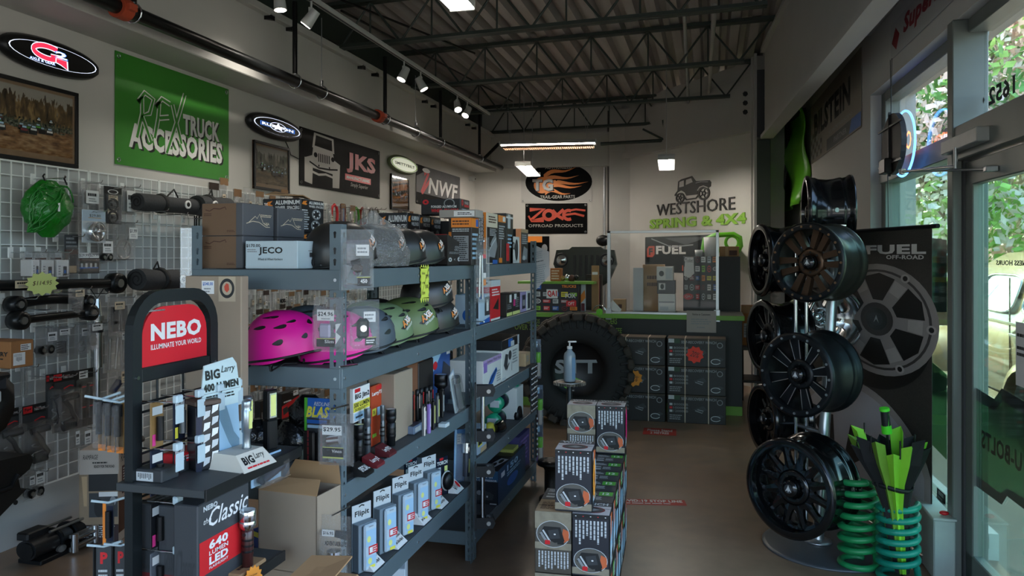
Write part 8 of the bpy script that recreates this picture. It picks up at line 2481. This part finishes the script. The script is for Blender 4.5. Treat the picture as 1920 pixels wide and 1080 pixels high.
# wheel display by the window
def face_matrix(c,phi):
 """axis frame at c: z points towards the viewer, turned phi to the left"""
 tc=Vector((-c.x,-c.y,0)).normalized()
 rt=Vector((-tc.y,tc.x,0))
 n=(tc*math.cos(phi)-rt*math.sin(phi)).normalized()
 x=Vector((-n.y,n.x,0))
 return Matrix(((x.x,0,n.x,c.x),(x.y,0,n.y,c.y),(0,1,0,c.z),(0,0,0,1)))
GLB=pm('gloss black alloy','0f1113',.18,.3,var=.06,coat=.4)
MTB=pm('matte black alloy','16191c',.38,.4,var=.06)
BRZ=pm('bronze alloy','5a4535',.38,.7,var=.06)
MILL=pm('milled alloy edge','d8d4cf',.3,.9,var=.05)
DKB=pm('dark bronze barrel','4a4a43',.35,.7,var=.08)
def wheel(label,u,v,d,phi,R_,W_,style,barrel,spoke,lip,nb=20,boltm=MILL,dish=.05):
 c=at(u,v,d)
 t=thing('alloy_wheel',label,'wheel',c,0,'alloy wheels on the display')
 M=face_matrix(c,phi)
 t.rotation_mode='XYZ'
 t.rotation_euler=M.to_euler()
 b=B()
 b.lathe([(R_*.93,.004),(R_,-.004),(R_,-.016),(R_*.95,-.024),(R_*.94,-.05),(R_*.9,-.07),(R_*.88,-.12),(R_*.89,-W_*.6),(R_*.93,-W_*.72),(R_*.935,-W_*.76),(R_*.915,-W_*.8),(R_*.95,-W_*.9),(R_*1.0,-W_*.95),(R_,-W_),(R_*.94,-W_),(R_*.86,-W_*.9),(R_*.84,-.12),(R_*.85,-dish-.02),(R_*.87,-dish),(R_*.9,-.02),(R_*.93,.004)],barrel,48)
 obj('barrel',b,t)
 b=B().lathe([(R_*.84,.005),(R_*.93,.007),(R_*.985,.002),(R_*.985,-.004)],lip,48).lathe([(R_*.84,.005),(R_*.83,-.02)],lip,48)
 obj('lip_ring',b,t)
 for k in range(nb):
  a=2*math.pi*k/nb
  obj('rim_bolt',B().cyl((R_*.9*math.cos(a),R_*.9*math.sin(a),.005),(R_*.9*math.cos(a),R_*.9*math.sin(a),.011),R_*.031,boltm,n=7),t)
 z0,z1=-dish-.022,-dish+.004
 if style=='six':
  for k in range(6):
   a=math.radians(60*k+8)
   for s in(-1,1):
    b=B()
    b.M=Matrix.Rotation(a,4,'Z')
    b.prism([(R_*.34,s*R_*.04),(R_*.84,s*R_*.07),(R_*.84,s*R_*.25),(R_*.36,s*R_*.17)],z0,z1+.01,spoke)
    obj('spoke',b,t)
 elif style=='split':
  for k in range(8):
   a=math.radians(45*k+12)
   b=B()
   b.M=Matrix.Rotation(a,4,'Z')
   b.prism([(R_*.3,-R_*.07),(R_*.84,-R_*.12),(R_*.84,R_*.12),(R_*.3,R_*.07)],z0,z1,spoke)
   s_=obj('spoke',b,t)
   for s in(-1,1):
    e=B()
    e.M=b.M
    e.prism([(R_*.32,s*R_*.065),(R_*.84,s*R_*.115),(R_*.84,s*R_*.127),(R_*.32,s*R_*.08)],z1-.004,z1+.001,MILL)
    obj('milled_edge',e,s_)
   if k%2==0:
    e=B()
    e.M=Matrix.Rotation(a+math.radians(22.5),4,'Z')
    e.prism([(R_*.3,-R_*.1),(R_*.34,-R_*.1),(R_*.34,R_*.1),(R_*.3,R_*.1)],z1-.003,z1+.001,MILL)
    obj('milled_edge',e,s_)
 else:
  for k in range(12):
   b=B()
   b.M=Matrix.Rotation(math.radians(30*k),4,'Z')
   m=12
   h_=math.radians(15)
   out=[(R_*.32,-R_*.32*math.tan(h_)),(R_*.5,-R_*.5*math.tan(h_)),(R_*.7,-R_*.7*math.tan(h_)),(R_*.86*math.cos(h_),-R_*.86*math.sin(h_)),(R_*.865,-R_*.1),(R_*.87,0),(R_*.865,R_*.1),(R_*.86*math.cos(h_),R_*.86*math.sin(h_)),(R_*.7,R_*.7*math.tan(h_)),(R_*.5,R_*.5*math.tan(h_)),(R_*.32,R_*.32*math.tan(h_)),(R_*.31,0)]
   inn=[(R_*.46,-R_*.03),(R_*.53,-R_*.065),(R_*.62,-R_*.1),(R_*.7,-R_*.115),(R_*.76,-R_*.08),(R_*.78,0),(R_*.76,R_*.08),(R_*.7,R_*.115),(R_*.62,R_*.1),(R_*.53,R_*.065),(R_*.46,R_*.03),(R_*.44,0)]
   vs=[(x,y,z1)for x,y in out]+[(x,y,z1-.004)for x,y in inn]+[(x,y,z0)for x,y in inn]+[(x,y,z0)for x,y in out]
   fs=[]
   for i in range(m):
    j=(i+1)%m
    fs+=[(i,j,m+j,m+i),(m+i,m+j,2*m+j,2*m+i),(2*m+i,2*m+j,3*m+j,3*m+i)]
   b.add(vs,fs,spoke)
   obj('spoke',b,t)
 hub=obj('hub',B().lathe([(R_*.36,z0),(R_*.36,z1+.002),(R_*.3,z1+.012),(R_*.2,z1+.01),(R_*.19,z1-.004),(0,z1-.004)],spoke if style!='split' else MTB,28),t)
 for k in range(8 if style!='twelve' else 6):
  a=2*math.pi*k/(8 if style!='twelve' else 6)
  obj('lug_hole',B().cyl((R_*.25*math.cos(a),R_*.25*math.sin(a),z1+.009),(R_*.25*math.cos(a),R_*.25*math.sin(a),z1+.0125),R_*.03,BLACK,n=8),hub)
 cap=obj('center_cap',B().lathe([(R_*.19,z1),(R_*.185,z1+.03),(R_*.15,z1+.045),(0,z1+.046)],GLB,20),t)
 p=Print()
 p.b.M=Matrix.Translation((-R_*.1,-R_*.1,z1+.0462))
 p.w=p.h=R_*.2
 p.run([('e',.5,.5,.45,.45,DGREY),('p',[(.5,.9),(.62,.62),(.85,.2),(.6,.35),(.5,.15),(.4,.35),(.15,.2),(.38,.62)],LGREY)])
 obj('cap_emblem',p.b,cap)
 return t
wheel('bronze six double-spoke wheel with studded black rim, upper front of display',1513,492,4.25,math.radians(30),.222,.25,'six',DKB,BRZ,MTB,22,pm('bronze bolt','9a7a5e',.35,.8))
wheel('black eight-spoke wheel with milled edges and silver rim bolts, middle front',1491,703,4.12,math.radians(35),.228,.27,'split',MTB,MTB,MTB,16,ALU)
wheel('gloss black twelve-window wheel at the bottom front of the display',1478,917,4.02,math.radians(33),.262,.26,'twelve',GLB,GLB,GLB,0)
wheel('black wheel on top of the display seen from its side',1510,398,4.75,math.radians(84),.225,.26,'six',GLB,GLB,GLB,0)
wheel('gloss black wheel turned away behind the bronze one',1424,488,4.75,math.radians(72),.225,.24,'twelve',GLB,GLB,GLB,0)
wheel('black milled wheel turned away behind the middle front wheel',1428,630,4.75,math.radians(65),.225,.24,'split',GLB,MTB,GLB,0)
wheel('gloss black wheel turned away low behind the bottom front wheel',1428,785,4.75,math.radians(66),.215,.24,'twelve',GLB,GLB,GLB,0)
wheel('chrome wheel at the back of the display between the poles',1530,594,4.95,math.radians(150),.19,.24,'six',CHROME,CHROME,CHROME,0)
fl=on_z(1534,1019,0)
t=thing('wheel_rack','steel wheel display rack with round base plate and chrome poles','display stand',(fl.x,fl.y,0))
obj('base_plate',B().lathe([(0,0),(.36,0),(.36,.008),(.34,.012),(0,.012)],pm('painted grey plate','565b60',.35,.4,var=.08),40),t,(.06,-.03,0))
obj('pole_flange',B().lathe([(0,.012),(.075,.012),(.075,.022),(.04,.03),(.04,.03),(0,.03)],ALU,24),t)
pt_=at(1568,425,4.5)
obj('main_pole',B().cyl((0,0,.02),(pt_.x-fl.x,pt_.y-fl.y,pt_.z),.03,ALU,n=16),t)
for u in(1492,1512):
 q=at(u,700,4.5)
 obj('side_rod',B().cyl((q.x-fl.x,q.y-fl.y,.05),(q.x-fl.x,q.y-fl.y,1.62),.011,CHROME,n=10),t)
for o in[x for x in bpy.data.objects if x.get('category')=='wheel']:
 q=o.location
 k=(q.z-.02)/(pt_.z-.02)
 w_=Vector((fl.x+(pt_.x-fl.x)*k,fl.y+(pt_.y-fl.y)*k,q.z))
 n_=o.rotation_euler.to_matrix()@Vector((0,0,-.1))
 obj('arm',B().cyl(Vector(q)+n_-fl,w_-fl,.014,ALU,n=10),t)
obj('top_bracket',B().box(pt_.x-fl.x-.04,pt_.y-fl.y-.03,pt_.z,pt_.x-fl.x+.05,pt_.y-fl.y+.03,pt_.z+.012,CHROME,.003),t)
# roll-up banner with printed wheels
pr_,pl_=at(1748,700,4.0),at(1512,700,5.5)
dx=Vector((pr_.x-pl_.x,pr_.y-pl_.y,0))
bwid=dx.length
rzb=math.atan2(dx.y,dx.x)
bh_=at(1670,430,4.3).z-.05
t=thing('rollup_banner','dark roll-up banner printed with big grey wheels beside the window','banner',(pl_.x,pl_.y,0),rzb)
SPK=pm('speckled dark vinyl','403e3a',.6,var=.5,scale=120)
obj('banner_sheet',B().box(0,-.002,.05,bwid,0,bh_+.05,SPK),t)
obj('top_rail',B().cyl((.0,0,bh_+.055),(bwid+.05,0,bh_+.055),.012,IRON,n=10),t)
obj('base_case',B().box(-.02,-.06,0,bwid+.02,.06,.055,ALU,.01),t)
bp_n=Vector((dx.y,-dx.x,0)).normalized()
bD=dx.normalized()
def onb(u,v):
 r=Vector(ray(u,v))
 d=(pl_-Vector((0,0,0))).dot(Vector((bp_n.x,bp_n.y,0)))/(r.x*bp_n.x+r.y*bp_n.y)
 q=at(u,v,d)
 return((q-pl_).dot(bD))/bwid,(q.z-.05)/bh_
WG1,WG2,WG3,WG4=pm('print wheel grey','a9a29f',.6,var=.12,scale=5),pm('print wheel light','c4bfbb',.6,var=.08),pm('print wheel dark','1a1918',.6,var=.2),pm('print wheel mid','4e4a49',.6,var=.1)
cx,cy=onb(1645,598)
rx=(onb(1745,598)[0]-onb(1545,598)[0])/2
ry=(onb(1645,483)[1]-onb(1645,690)[1])/2
hx,hy=onb(1641,608)
def pol(r,a,ex=1.0):
 return(cx+rx*r*math.cos(a),cy+ry*r*math.sin(a))
ops=[('e',cx-rx*.12,cy-ry*.22,rx*1.02,ry*1.05,WG3,40),('e',cx,cy,rx,ry,WG1,40),('e',cx,cy,rx*.9,ry*.9,WG4,40),('e',cx,cy,rx*.86,ry*.86,WG1,40)]
for k in range(6):
 a0=math.radians(60*k+27)
 ops.append(('p',[pol(.36,a0-.25),pol(.8,a0-.36),pol(.84,a0),pol(.8,a0+.36),pol(.36,a0+.25)],WG3))
 a1=a0+math.radians(30)
 ops.append(('p',[pol(.55,a1-.17),pol(.78,a1-.15),pol(.78,a1+.15),pol(.55,a1+.17)],WG2))
 ops.append(('e',*pol(.9,a1),rx*.075,ry*.075,WG2,14))
 ops.append(('e',*pol(.9,a1),rx*.04,ry*.045,BLACK,12))
ops+=[('e',cx,cy,rx*.3,ry*.3,WG4,24),('e',cx,cy,rx*.2,ry*.2,BLACK,24),('e',cx,cy,rx*.12,ry*.12,DGREY,20),('p',[(cx-rx*.05,cy-ry*.07),(cx,cy+ry*.08),(cx+rx*.05,cy-ry*.07),(cx,cy)],LGREY)]
fa,fb=onb(1626,477),onb(1739,457)
ga,gb=onb(1664,486),onb(1735,478)
ops+=[('t','FUEL',fa[0],fa[1],fb[0],fb[1],WHITE,{'bold':.05}),('t','OFF-ROAD',ga[0],ga[1],gb[0],gb[1],WHITE,{'bold':.03})]
c2=onb(1600,905)
r2x=onb(1746,905)[0]-c2[0]
r2y=onb(1600,712)[1]-c2[1]
r2x*=1.12
e2=[(c2[0]+r2x*math.cos(a),c2[1]+r2y*math.sin(a))for a in[math.pi*2*i/60 for i in range(61)]]
e2=[(min(1,max(0,x)),max(0.01,y))for x,y in e2]
ops+=[('p',e2[:60],WG1)]
i2=[(min(1,max(0,c2[0]+(x-c2[0])*.93)),max(0.01,c2[1]+(y-c2[1])*.93))for x,y in e2]
ops+=[('p',i2[:60],pm('print pale grey','bdbbc0',.6,var=.06,scale=4))]
for k in range(6):
 a0=math.radians(60*k+55)
 q=lambda r,a:(min(1,max(0,c2[0]-.12+r2x*r*.6*math.cos(a))),max(.01,c2[1]+r2y*r*.62*math.sin(a)))
 ops.append(('p',[q(.35,a0-.2),q(.95,a0-.3),q(1,a0),q(.95,a0+.3),q(.35,a0+.2)],WG3))
 ops.append(('e',*q(.3,a0+.5),.012,.008,BLACK,10))
p=Print().face((0,-.002,.05),(1,0,0),(0,0,1),bwid,bh_).run(ops)
obj('printed_wheels',p.b,t)
# coil springs and the umbrella
SPG=pm('worn green spring paint','1d8a50',.45,var=.35,scale=9)
SPT=pm('worn teal spring paint','128a74',.42,var=.35,scale=9)
def coil(label,u,vb,vt,wpx,turns,mat,r=.0165):
 d=FPX*CAMZ/(vb-HOR)
 c=at(u,vb,d)
 h_=(vb-vt)*d/FPX*.96
 R_=wpx/2*d/FPX
 t=thing('coil_spring',label,'spring',(c.x,c.y,0.013 if vb<1060 else .0),0,'coil springs on the floor')
 n=int(turns*28)
 pts=[]
 for i in range(n+1):
  a=i/n
  k=a*turns
  z=r+(h_-2*r)*(a if True else a)
  if k<.8:z=r+(h_/turns)*.15*k
  pts.append((R_*math.cos(2*math.pi*k+1.2),R_*math.sin(2*math.pi*k+1.2),z))
 obj('coil',B().tube(pts,r,mat,n=9),t)
 for q in(pts[0],pts[-1]):
  obj('end_face',B().ball(q,r*1.01,mat,nu=8,nv=6),t)
 return t,R_,h_
coil('green worn coil spring standing left of the umbrella',1609,1062,884,62,7.6,SPG)
s2,Rs,hs=coil('teal green coil spring holding a folded umbrella',1684,1086,930,66,6.8,SPT)
c=s2.location
ULIME,UBLK=pm('lime umbrella cloth','8fd63a',.6,var=.1),pm('black umbrella cloth','15181b',.6,var=.15)
UDL=pm('dull lime umbrella cloth','6f9a32',.6,var=.15)
t=thing('umbrella','folded lime and black umbrella with lime grip standing in the spring','umbrella',(c.x,c.y,.012))
topz=at(1658,765,3.72).z
off=at(1658,765,3.72)-Vector((c.x,c.y,0))
A0,A1=Vector((.02,0,.0)),Vector((off.x,off.y,topz-.012))
ax=(A1-A0)
obj('shaft',B().cyl(A0,A0+ax*.9,.006,IRON,n=8),t)
gr=obj('grip',B().cyl(A0+ax*.86,A0+ax*.995,.021,PLAST,r1=.019,n=12),t)
for k,(a,e,w_)in enumerate(((.855,.9,.023),(.985,1.0,.0225))):
 obj('grip_band',B().cyl(A0+ax*a,A0+ax*e,w_*1.05,pm('bright lime grip','52d42c',.4,var=.05),r1=w_,n=12),gr)
obj('grip_stripe',B().box(-.004,-.022,0,.006,-.018,ax.z*.09,pm('bright lime grip','52d42c',.4)),gr,A0+ax*.88)
n=14
toph,both=.80,.42
for k in range(n):
 g=random.Random(k+50)
 a0,a1=2*math.pi*k/n+.4,2*math.pi*(k+1)/n+.4
 am=(a0+a1)/2+g.uniform(-.08,.08)
 m_=(UBLK,ULIME,UBLK,UBLK,ULIME,UDL,UBLK,UBLK,UDL,ULIME,ULIME,UBLK,UBLK,ULIME)[k]
 rows=[]
 for f,r_ in((toph,.165),(.70,.135),(.57,.085),(both,.055),(.2,.045),(.03,.03)):
  c_=A0+ax*(f+(.04*math.sin(k*1.9)if f==toph else 0))
  rows.append([(c_.x+r_*q*math.cos(a),c_.y+r_*q*math.sin(a),c_.z+dz)for a,q,dz in((a0,.86,0),(am,1.12,.02 if f==toph else 0),(a1,.86,0))])
 b=B()
 b.add([p_ for r_ in rows for p_ in r_],[(3*i+j+3,3*i+j+4,3*i+j+1,3*i+j)for i in range(5)for j in range(2)],m_)
 o=obj('cloth_panel',b,t)
 m=o.modifiers.new('cloth','SOLIDIFY')
 m.thickness=.002
 if k%2==0:
  q=Vector(rows[0][0])
  obj('rib_tip',B().cyl(q+Vector((0,0,-.05)),q+Vector((0,0,.035)),.0035,IRON,n=6),t)
obj('tie_strap',B().tube([A0+ax*.55+Vector((.09*math.cos(a),.09*math.sin(a),.01*math.sin(a*2)))for a in[2*math.pi*i/14 for i in range(14)]],.004,UBLK,n=4,closed=True,flat=(.012,.003)),t)
# green moulded panel, neon sign, door fittings
o_,rz_,w_,h_=flat_on('right',((1464,225),(1521,222),(1464,400),(1521,385)),.03)
t=thing('green_moulding','glossy lime green moulded body panel hung on the window wall','body panel',o_,rz_)
LGP=pm('glossy lime plastic','62b81c',.38,var=.12,coat=.1,scale=3)
rs=[]
for j in range(15):
 z=h_*j/14
 rs.append([(w_*(.06+.88*i/10)+.03*math.sin(j*.7),-.06-.05*math.sin(i*.9+j*.35)-.03*math.cos(j*.8),z)for i in range(11)])
b=B().rings(rs,LGP,closed=False)
o=obj('moulded_shell',b,t)
m=o.modifiers.new('thickness','SOLIDIFY')
m.thickness=.012
obj('black_crease',B().tube([(w_*.55+.05*math.sin(z*3),-.12-.03*math.cos(z*4),z)for z in[h_*i/12 for i in range(13)]],.025,BLACK,n=6),t)
obj('hang_bracket',B().box(w_*.2,-.12,h_*.96,w_*.8,.025,h_*.99,IRON),t)
q=on_wall('right',1684,270,.02)
PD=PL['right'][1]
c=PL['right'][0]+Vector((-.06,0,0))+PD*(q[0]+.0)
ns=thing('neon_sign','round neon window sign seen from its dark back','sign',(c.x,c.y,q[1]),math.atan2(PD.y,PD.x))
hh=.2
b=B()
b.M=Matrix.Rotation(math.pi/2,4,'X')
b.prism([(.24*math.cos(2*math.pi*i/32),hh*.95*math.sin(2*math.pi*i/32))for i in range(32)],-.03,0,pm('dark sign back','3a3836',.6,var=.15))
obj('back_panel',b,ns)
for z in(.11,-.12):
 obj('back_bar',B().box(-.28,-.014,z-.006,.28,-.002,z+.006,IRON),ns)
obj('back_bar',B().box(-.012,-.016,-hh,.0,-.002,hh,IRON),ns)
obj('transformer',B().box(-.1,-.05,-.18,.05,-.004,-.09,IRON,.006),ns)
obj('blue_ring',B().tube([(.255*math.cos(a),.07,.2*math.sin(a))for a in[2*math.pi*i/36 for i in range(36)]],.007,pm('lit blue neon','5a9cff',.3,var=.0,emit=2.5),n=6,closed=True),ns)
b=B()
b.M=Matrix.Translation((0,.065,0))@Matrix.Rotation(math.pi,4,'Z')@Matrix.Rotation(math.pi/2,4,'X')
b.text('OPEN',-.19,-.05,.19,.06,0,pm('lit orange neon','ff7a4a',.3,var=.0,emit=3.0))
obj('orange_lettering',b,ns)
obj('mount_rod',B().cyl((0,-.0,.0),(0,.07,.0),.006,IRON,n=6).cyl((-.15,.0,.0),(-.15,.07,.0),.006,IRON,n=6),ns)
obj('hang_wire',B().cyl((0,0,hh*.95),(.02,0,.53),.002,IRON,n=5).cyl((.0,0,hh*.95),(-.02,0,.53),.002,IRON,n=5),ns)
obj('power_cord',B().tube([(0,-.02,-.15),(.01,-.02,-.3),(.0,-.015,-.6),(.02,-.01,-1.1)],.003,IRON,n=5),ns)
def rw(u,v,x):
 s_,z=on_wall('right',u,v,-x)
 p=PL['right'][0]+PD*s_
 return Vector((p.x+x,p.y,z))
a=rw(1770,282,-.03)
t=thing('door_closer','grey door closer with a long arm above the glass door','door closer',(0,0,0))
b=B()
c0,c1=rw(1768,280,-.05),rw(1836,272,-.05)
obj('closer_body',rbox(B(),-.06,c1.y,c0.z-.03,.0,c0.y,c0.z+.035,pm('closer grey','a5a8a6',.45,.3),.004),t)
e0,e1=rw(1692,322,-.1),rw(1792,312,-.06)
e2=rw(1846,317,-.02)
obj('closer_arm',B().cyl(e0,e1,.008,ALU,n=8).cyl(e0,Vector((e2.x+.03,e2.y,e2.z)),.006,ALU,n=8),t)
obj('arm_joint',B().cyl(e0+Vector((0,0,-.015)),e0+Vector((0,0,.015)),.018,ALU,n=10),t)
obj('arm_bracket',B().cyl(Vector((e1.x,e1.y,e1.z-.01)),Vector((e1.x,e1.y,c0.z-.02)),.009,ALU,n=8).box(e2.x-.0,e2.y-.02,e2.z-.012,e2.x+.05,e2.y+.02,e2.z+.012,ALU,.003),t)
def pane_text(label,words,corners,x,mat,name='window_lettering',bold=.03,hgt=.085,lng=None):
 (s0,z0),(s1,z1)=[on_wall('right',*k,-x)for k in corners]
 P_,D_=PL['right']
 z1=z0+hgt
 s1=s0+lng if lng else s1
 b=B()
 b.M=Matrix(((-D_.x,0,0,0),(-D_.y,0,0,0),(0,1,0,0),(0,0,0,1)))
 p=P_+D_*s1
 b.text(words,0,0,abs(s1-s0),abs(z1-z0),0,mat,bold=bold)
 o=obj(name,b,None,(p.x+x-.0,p.y,min(z0,z1)))
 m=o.modifiers.new('thickness','SOLIDIFY')
 m.thickness=.001
 return tag(o,label,'lettering')
DG=pm('dark vinyl letter','1c2420',.6)
pane_text('mirrored dark street number on the pane over the door','1652 C',((1830,211),(1903,158)),.118,DG)
pane_text('small mirrored opening hours heading on the door glass','BUSINESS HOURS',((1868,497),(1920,490)),.05,DG,bold=.02,hgt=.022,lng=.42)
pane_text('mirrored dark lettering on the green film of the door','CUSTOM U-BOLTS',((1840,838),(1968,800)),.05,DG,bold=.03,hgt=.085,lng=.95)
FILMG=clear('green window film',(.34,.6,.42),gloss=.05,rough=.05,bump=0,haze=.05)
FILMD=clear('dark green window film',(.14,.25,.24),gloss=.05,rough=.05,bump=0,haze=.04)
def film(label,pix,x,mat,cat='window film'):
 P_,D_=PL['right']
 pts=[]
 for u,v in pix:
  s_,z=on_wall('right',u,v,-x)
  p=P_+D_*s_
  pts.append((p.x+x,p.y,z))
 b=B().poly(pts,mat)
 o=obj('window_film',b)
 m=o.modifiers.new('thickness','SOLIDIFY')
 m.thickness=.0006
 return tag(o,label,cat,'green window film')
film('green tinted film band across the door glass',[(1822,745),(1864,770),(1880,752),(1960,800),(1960,960),(1888,915),(1876,925),(1822,885)],.047,FILMG)
film('dark film stripe along the top of the green door band',[(1822,722),(1864,748),(1878,728),(1960,776),(1960,800),(1880,752),(1864,770),(1822,745)],.047,FILMD)
film('dark film stripe along the bottom of the green door band',[(1822,885),(1876,925),(1888,915),(1960,960),(1960,985),(1888,930),(1878,946),(1822,905)],.047,FILMD)
film('green film band low on the sidelight pane',[(1700,640),(1775,702),(1775,862),(1700,785)],.111,FILMG)
film('dark film patch high on the sidelight pane beside the banner',[(1735,445),(1775,450),(1775,585),(1735,585)],.111,FILMD)
P_,D_=PL['right']
for nm,lb,pix,x,m,ops in(('paper_notice','white printed notice taped on the door glass',((1905,612),(1960,604),(1905,724),(1960,740)),-.044,WHITE,[('l',.05,.75,.6,.85,1,BLACK),('l',.05,.45,.5,.65,2,BLACK)]),('window_sticker','small dark sticker with pale print low on the sidelight',((1757,912),(1773,930),(1757,962),(1773,980)),-.105,DGREY,[('l',.1,.1,.9,.8,3,LGREY),('r',.2,.8,.8,.95,WHITE)])):
 placard(nm,lb,'paper' if 'paper' in nm else 'sticker','right',pix,m,ops,thick=.001,lift=x)
q=on_z(1745,1085,0)
hz_=at(1758,1005,q.length/Vector(ray(1745,1085)).length).z
t=thing('floor_box','pale low box on the floor under the sidelight','box',(XR(q.y)-.06,q.y+.12,0))
obj('box_body',B().box(-.05,-.14,0,.05,.3,max(.12,hz_),pm('pale grey painted box','a3aca8',.5),.006),t)
obj('box_lid',B().box(-.055,-.145,max(.12,hz_),.055,.305,max(.12,hz_)+.012,pm('pale grey painted lid','b3bab6',.5),.004),t)
o=tag(obj('red_clip',B().ball((0,0,.012),.016,RED,sc=(1.4,1,.7)),None,(t.location.x+.01,t.location.y-.09,max(.12,hz_)+.013)),'small red plastic clip lying on the pale low box','clip')
# vintage van outside
VT=pm('tan vintage paint','9a7d58',.3,var=.04,coat=.5)
VD=pm('tan shadow seam','6b5a43',.5)
vx,vy=2.75,8.4
van=thing('vintage_van','tan vintage van with rounded fenders parked outside the door','van',(vx,vy,-.1))
prof=[(0,.38),(-.03,.6),(-.04,.95),(-.0,1.05),(.1,1.4),(.22,1.62),(.42,1.74),(.85,1.78)]
full=prof+[(1.7-x,z)for x,z in prof[::-1]]
rs=[]
for y,sx,sz in((-2.1,.86,.9),(-2.0,.96,.98),(-1.6,1,1),(0,1,1),(1.2,1,1),(1.5,.97,.97),(1.7,.9,.9)):
 rs.append([(.85+(x-.85)*sx,y,.38+(z-.38)*sz)for x,z in full])
b=B().rings(rs,VT,cap0=True,cap1=True)
obj('cab_body',b,van)
b=B()
rs=[]
for y,w_,z in((1.65,.8,1.05),(2.2,.72,1.08),(2.9,.55,1.0),(3.15,.35,.85)):
 rs.append([(.85+w_*math.cos(a),y,.4+(z-.4)*max(0,math.sin(a))**.6)for a in[math.pi*i/12 for i in range(13)]])
b.rings(rs,VT)
obj('hood',b,van)
for y in(-1.0,2.3):
 for sx in(0,1):
  b=B()
  rs=[]
  for k in range(13):
   a=math.pi*k/12
   r_=.62
   rs.append([((-.2 if sx==0 else 1.9)+(x if sx==0 else-x),y-r_*math.cos(a)*s_,.32+r_*.82*math.sin(a)*s_)for x,s_ in((.3,1.02),(.12,1.0),(.02,.93),(.0,.8))])
  b.rings(rs,VT,closed=False)
  obj('fender',b,van)
  b=B()
  b.M=Matrix.Translation((-.06 if sx==0 else 1.76,y,.34))@Matrix.Rotation(math.pi/2,4,'Y')
  b.lathe([(.18,-.08),(.33,-.1),(.35,0),(.33,.1),(.18,.08)],RUBBER,24,closed=True)
  w_=obj('wheel',b,van)
  b=B()
  b.M=Matrix.Translation((-.1 if sx==0 else 1.8,y,.34))@Matrix.Rotation(math.pi/2,4,'Y')
  b.lathe([(.19,0),(.12,-.03),(0,-.04)],CHROME,20)
  obj('hub_cap',b,w_)
VG=pm('bright window reflection glass','b9c6c0',.08,.0,var=.25,scale=3,spec=.9)
for y0,y1 in((-1.55,-.35),(-.15,.85)):
 out=[]
 for i in range(24):
  a=2*math.pi*i/24
  f=lambda q:math.copysign(abs(q)**.45,q)
  out.append(((y0+y1)/2+(y1-y0)/2*f(math.cos(a)),1.34+.18*f(math.sin(a))))
 def xs(z):
  return-.02+(z-1.05)*.33 if z>1.05 else-.04
 b=B().poly([(xs(z)-.035+.02,y,z)for y,z in out][::-1],VG)
 g=obj('side_window',b,van)
 b=B().tube([(xs(z)-.02,y,z)for y,z in out],.012,CHROME,n=6,closed=True)
 obj('window_trim',b,g)
obj('door_handle',B().box(-.075,-.5,.96,-.05,-.3,.985,CHROME,.004),van)
obj('door_seam',B().box(-.046,-.235,.45,-.035,-.225,1.5,VD),van)
obj('door_seam',B().box(-.046,.9,.45,-.035,.91,1.5,VD),van)
obj('body_molding',B().box(-.055,-1.9,1.06,-.035,1.6,1.085,CHROME,.003),van)
obj('running_board',B().box(-.15,-.35,.3,.05,1.65,.35,VD,.01),van)
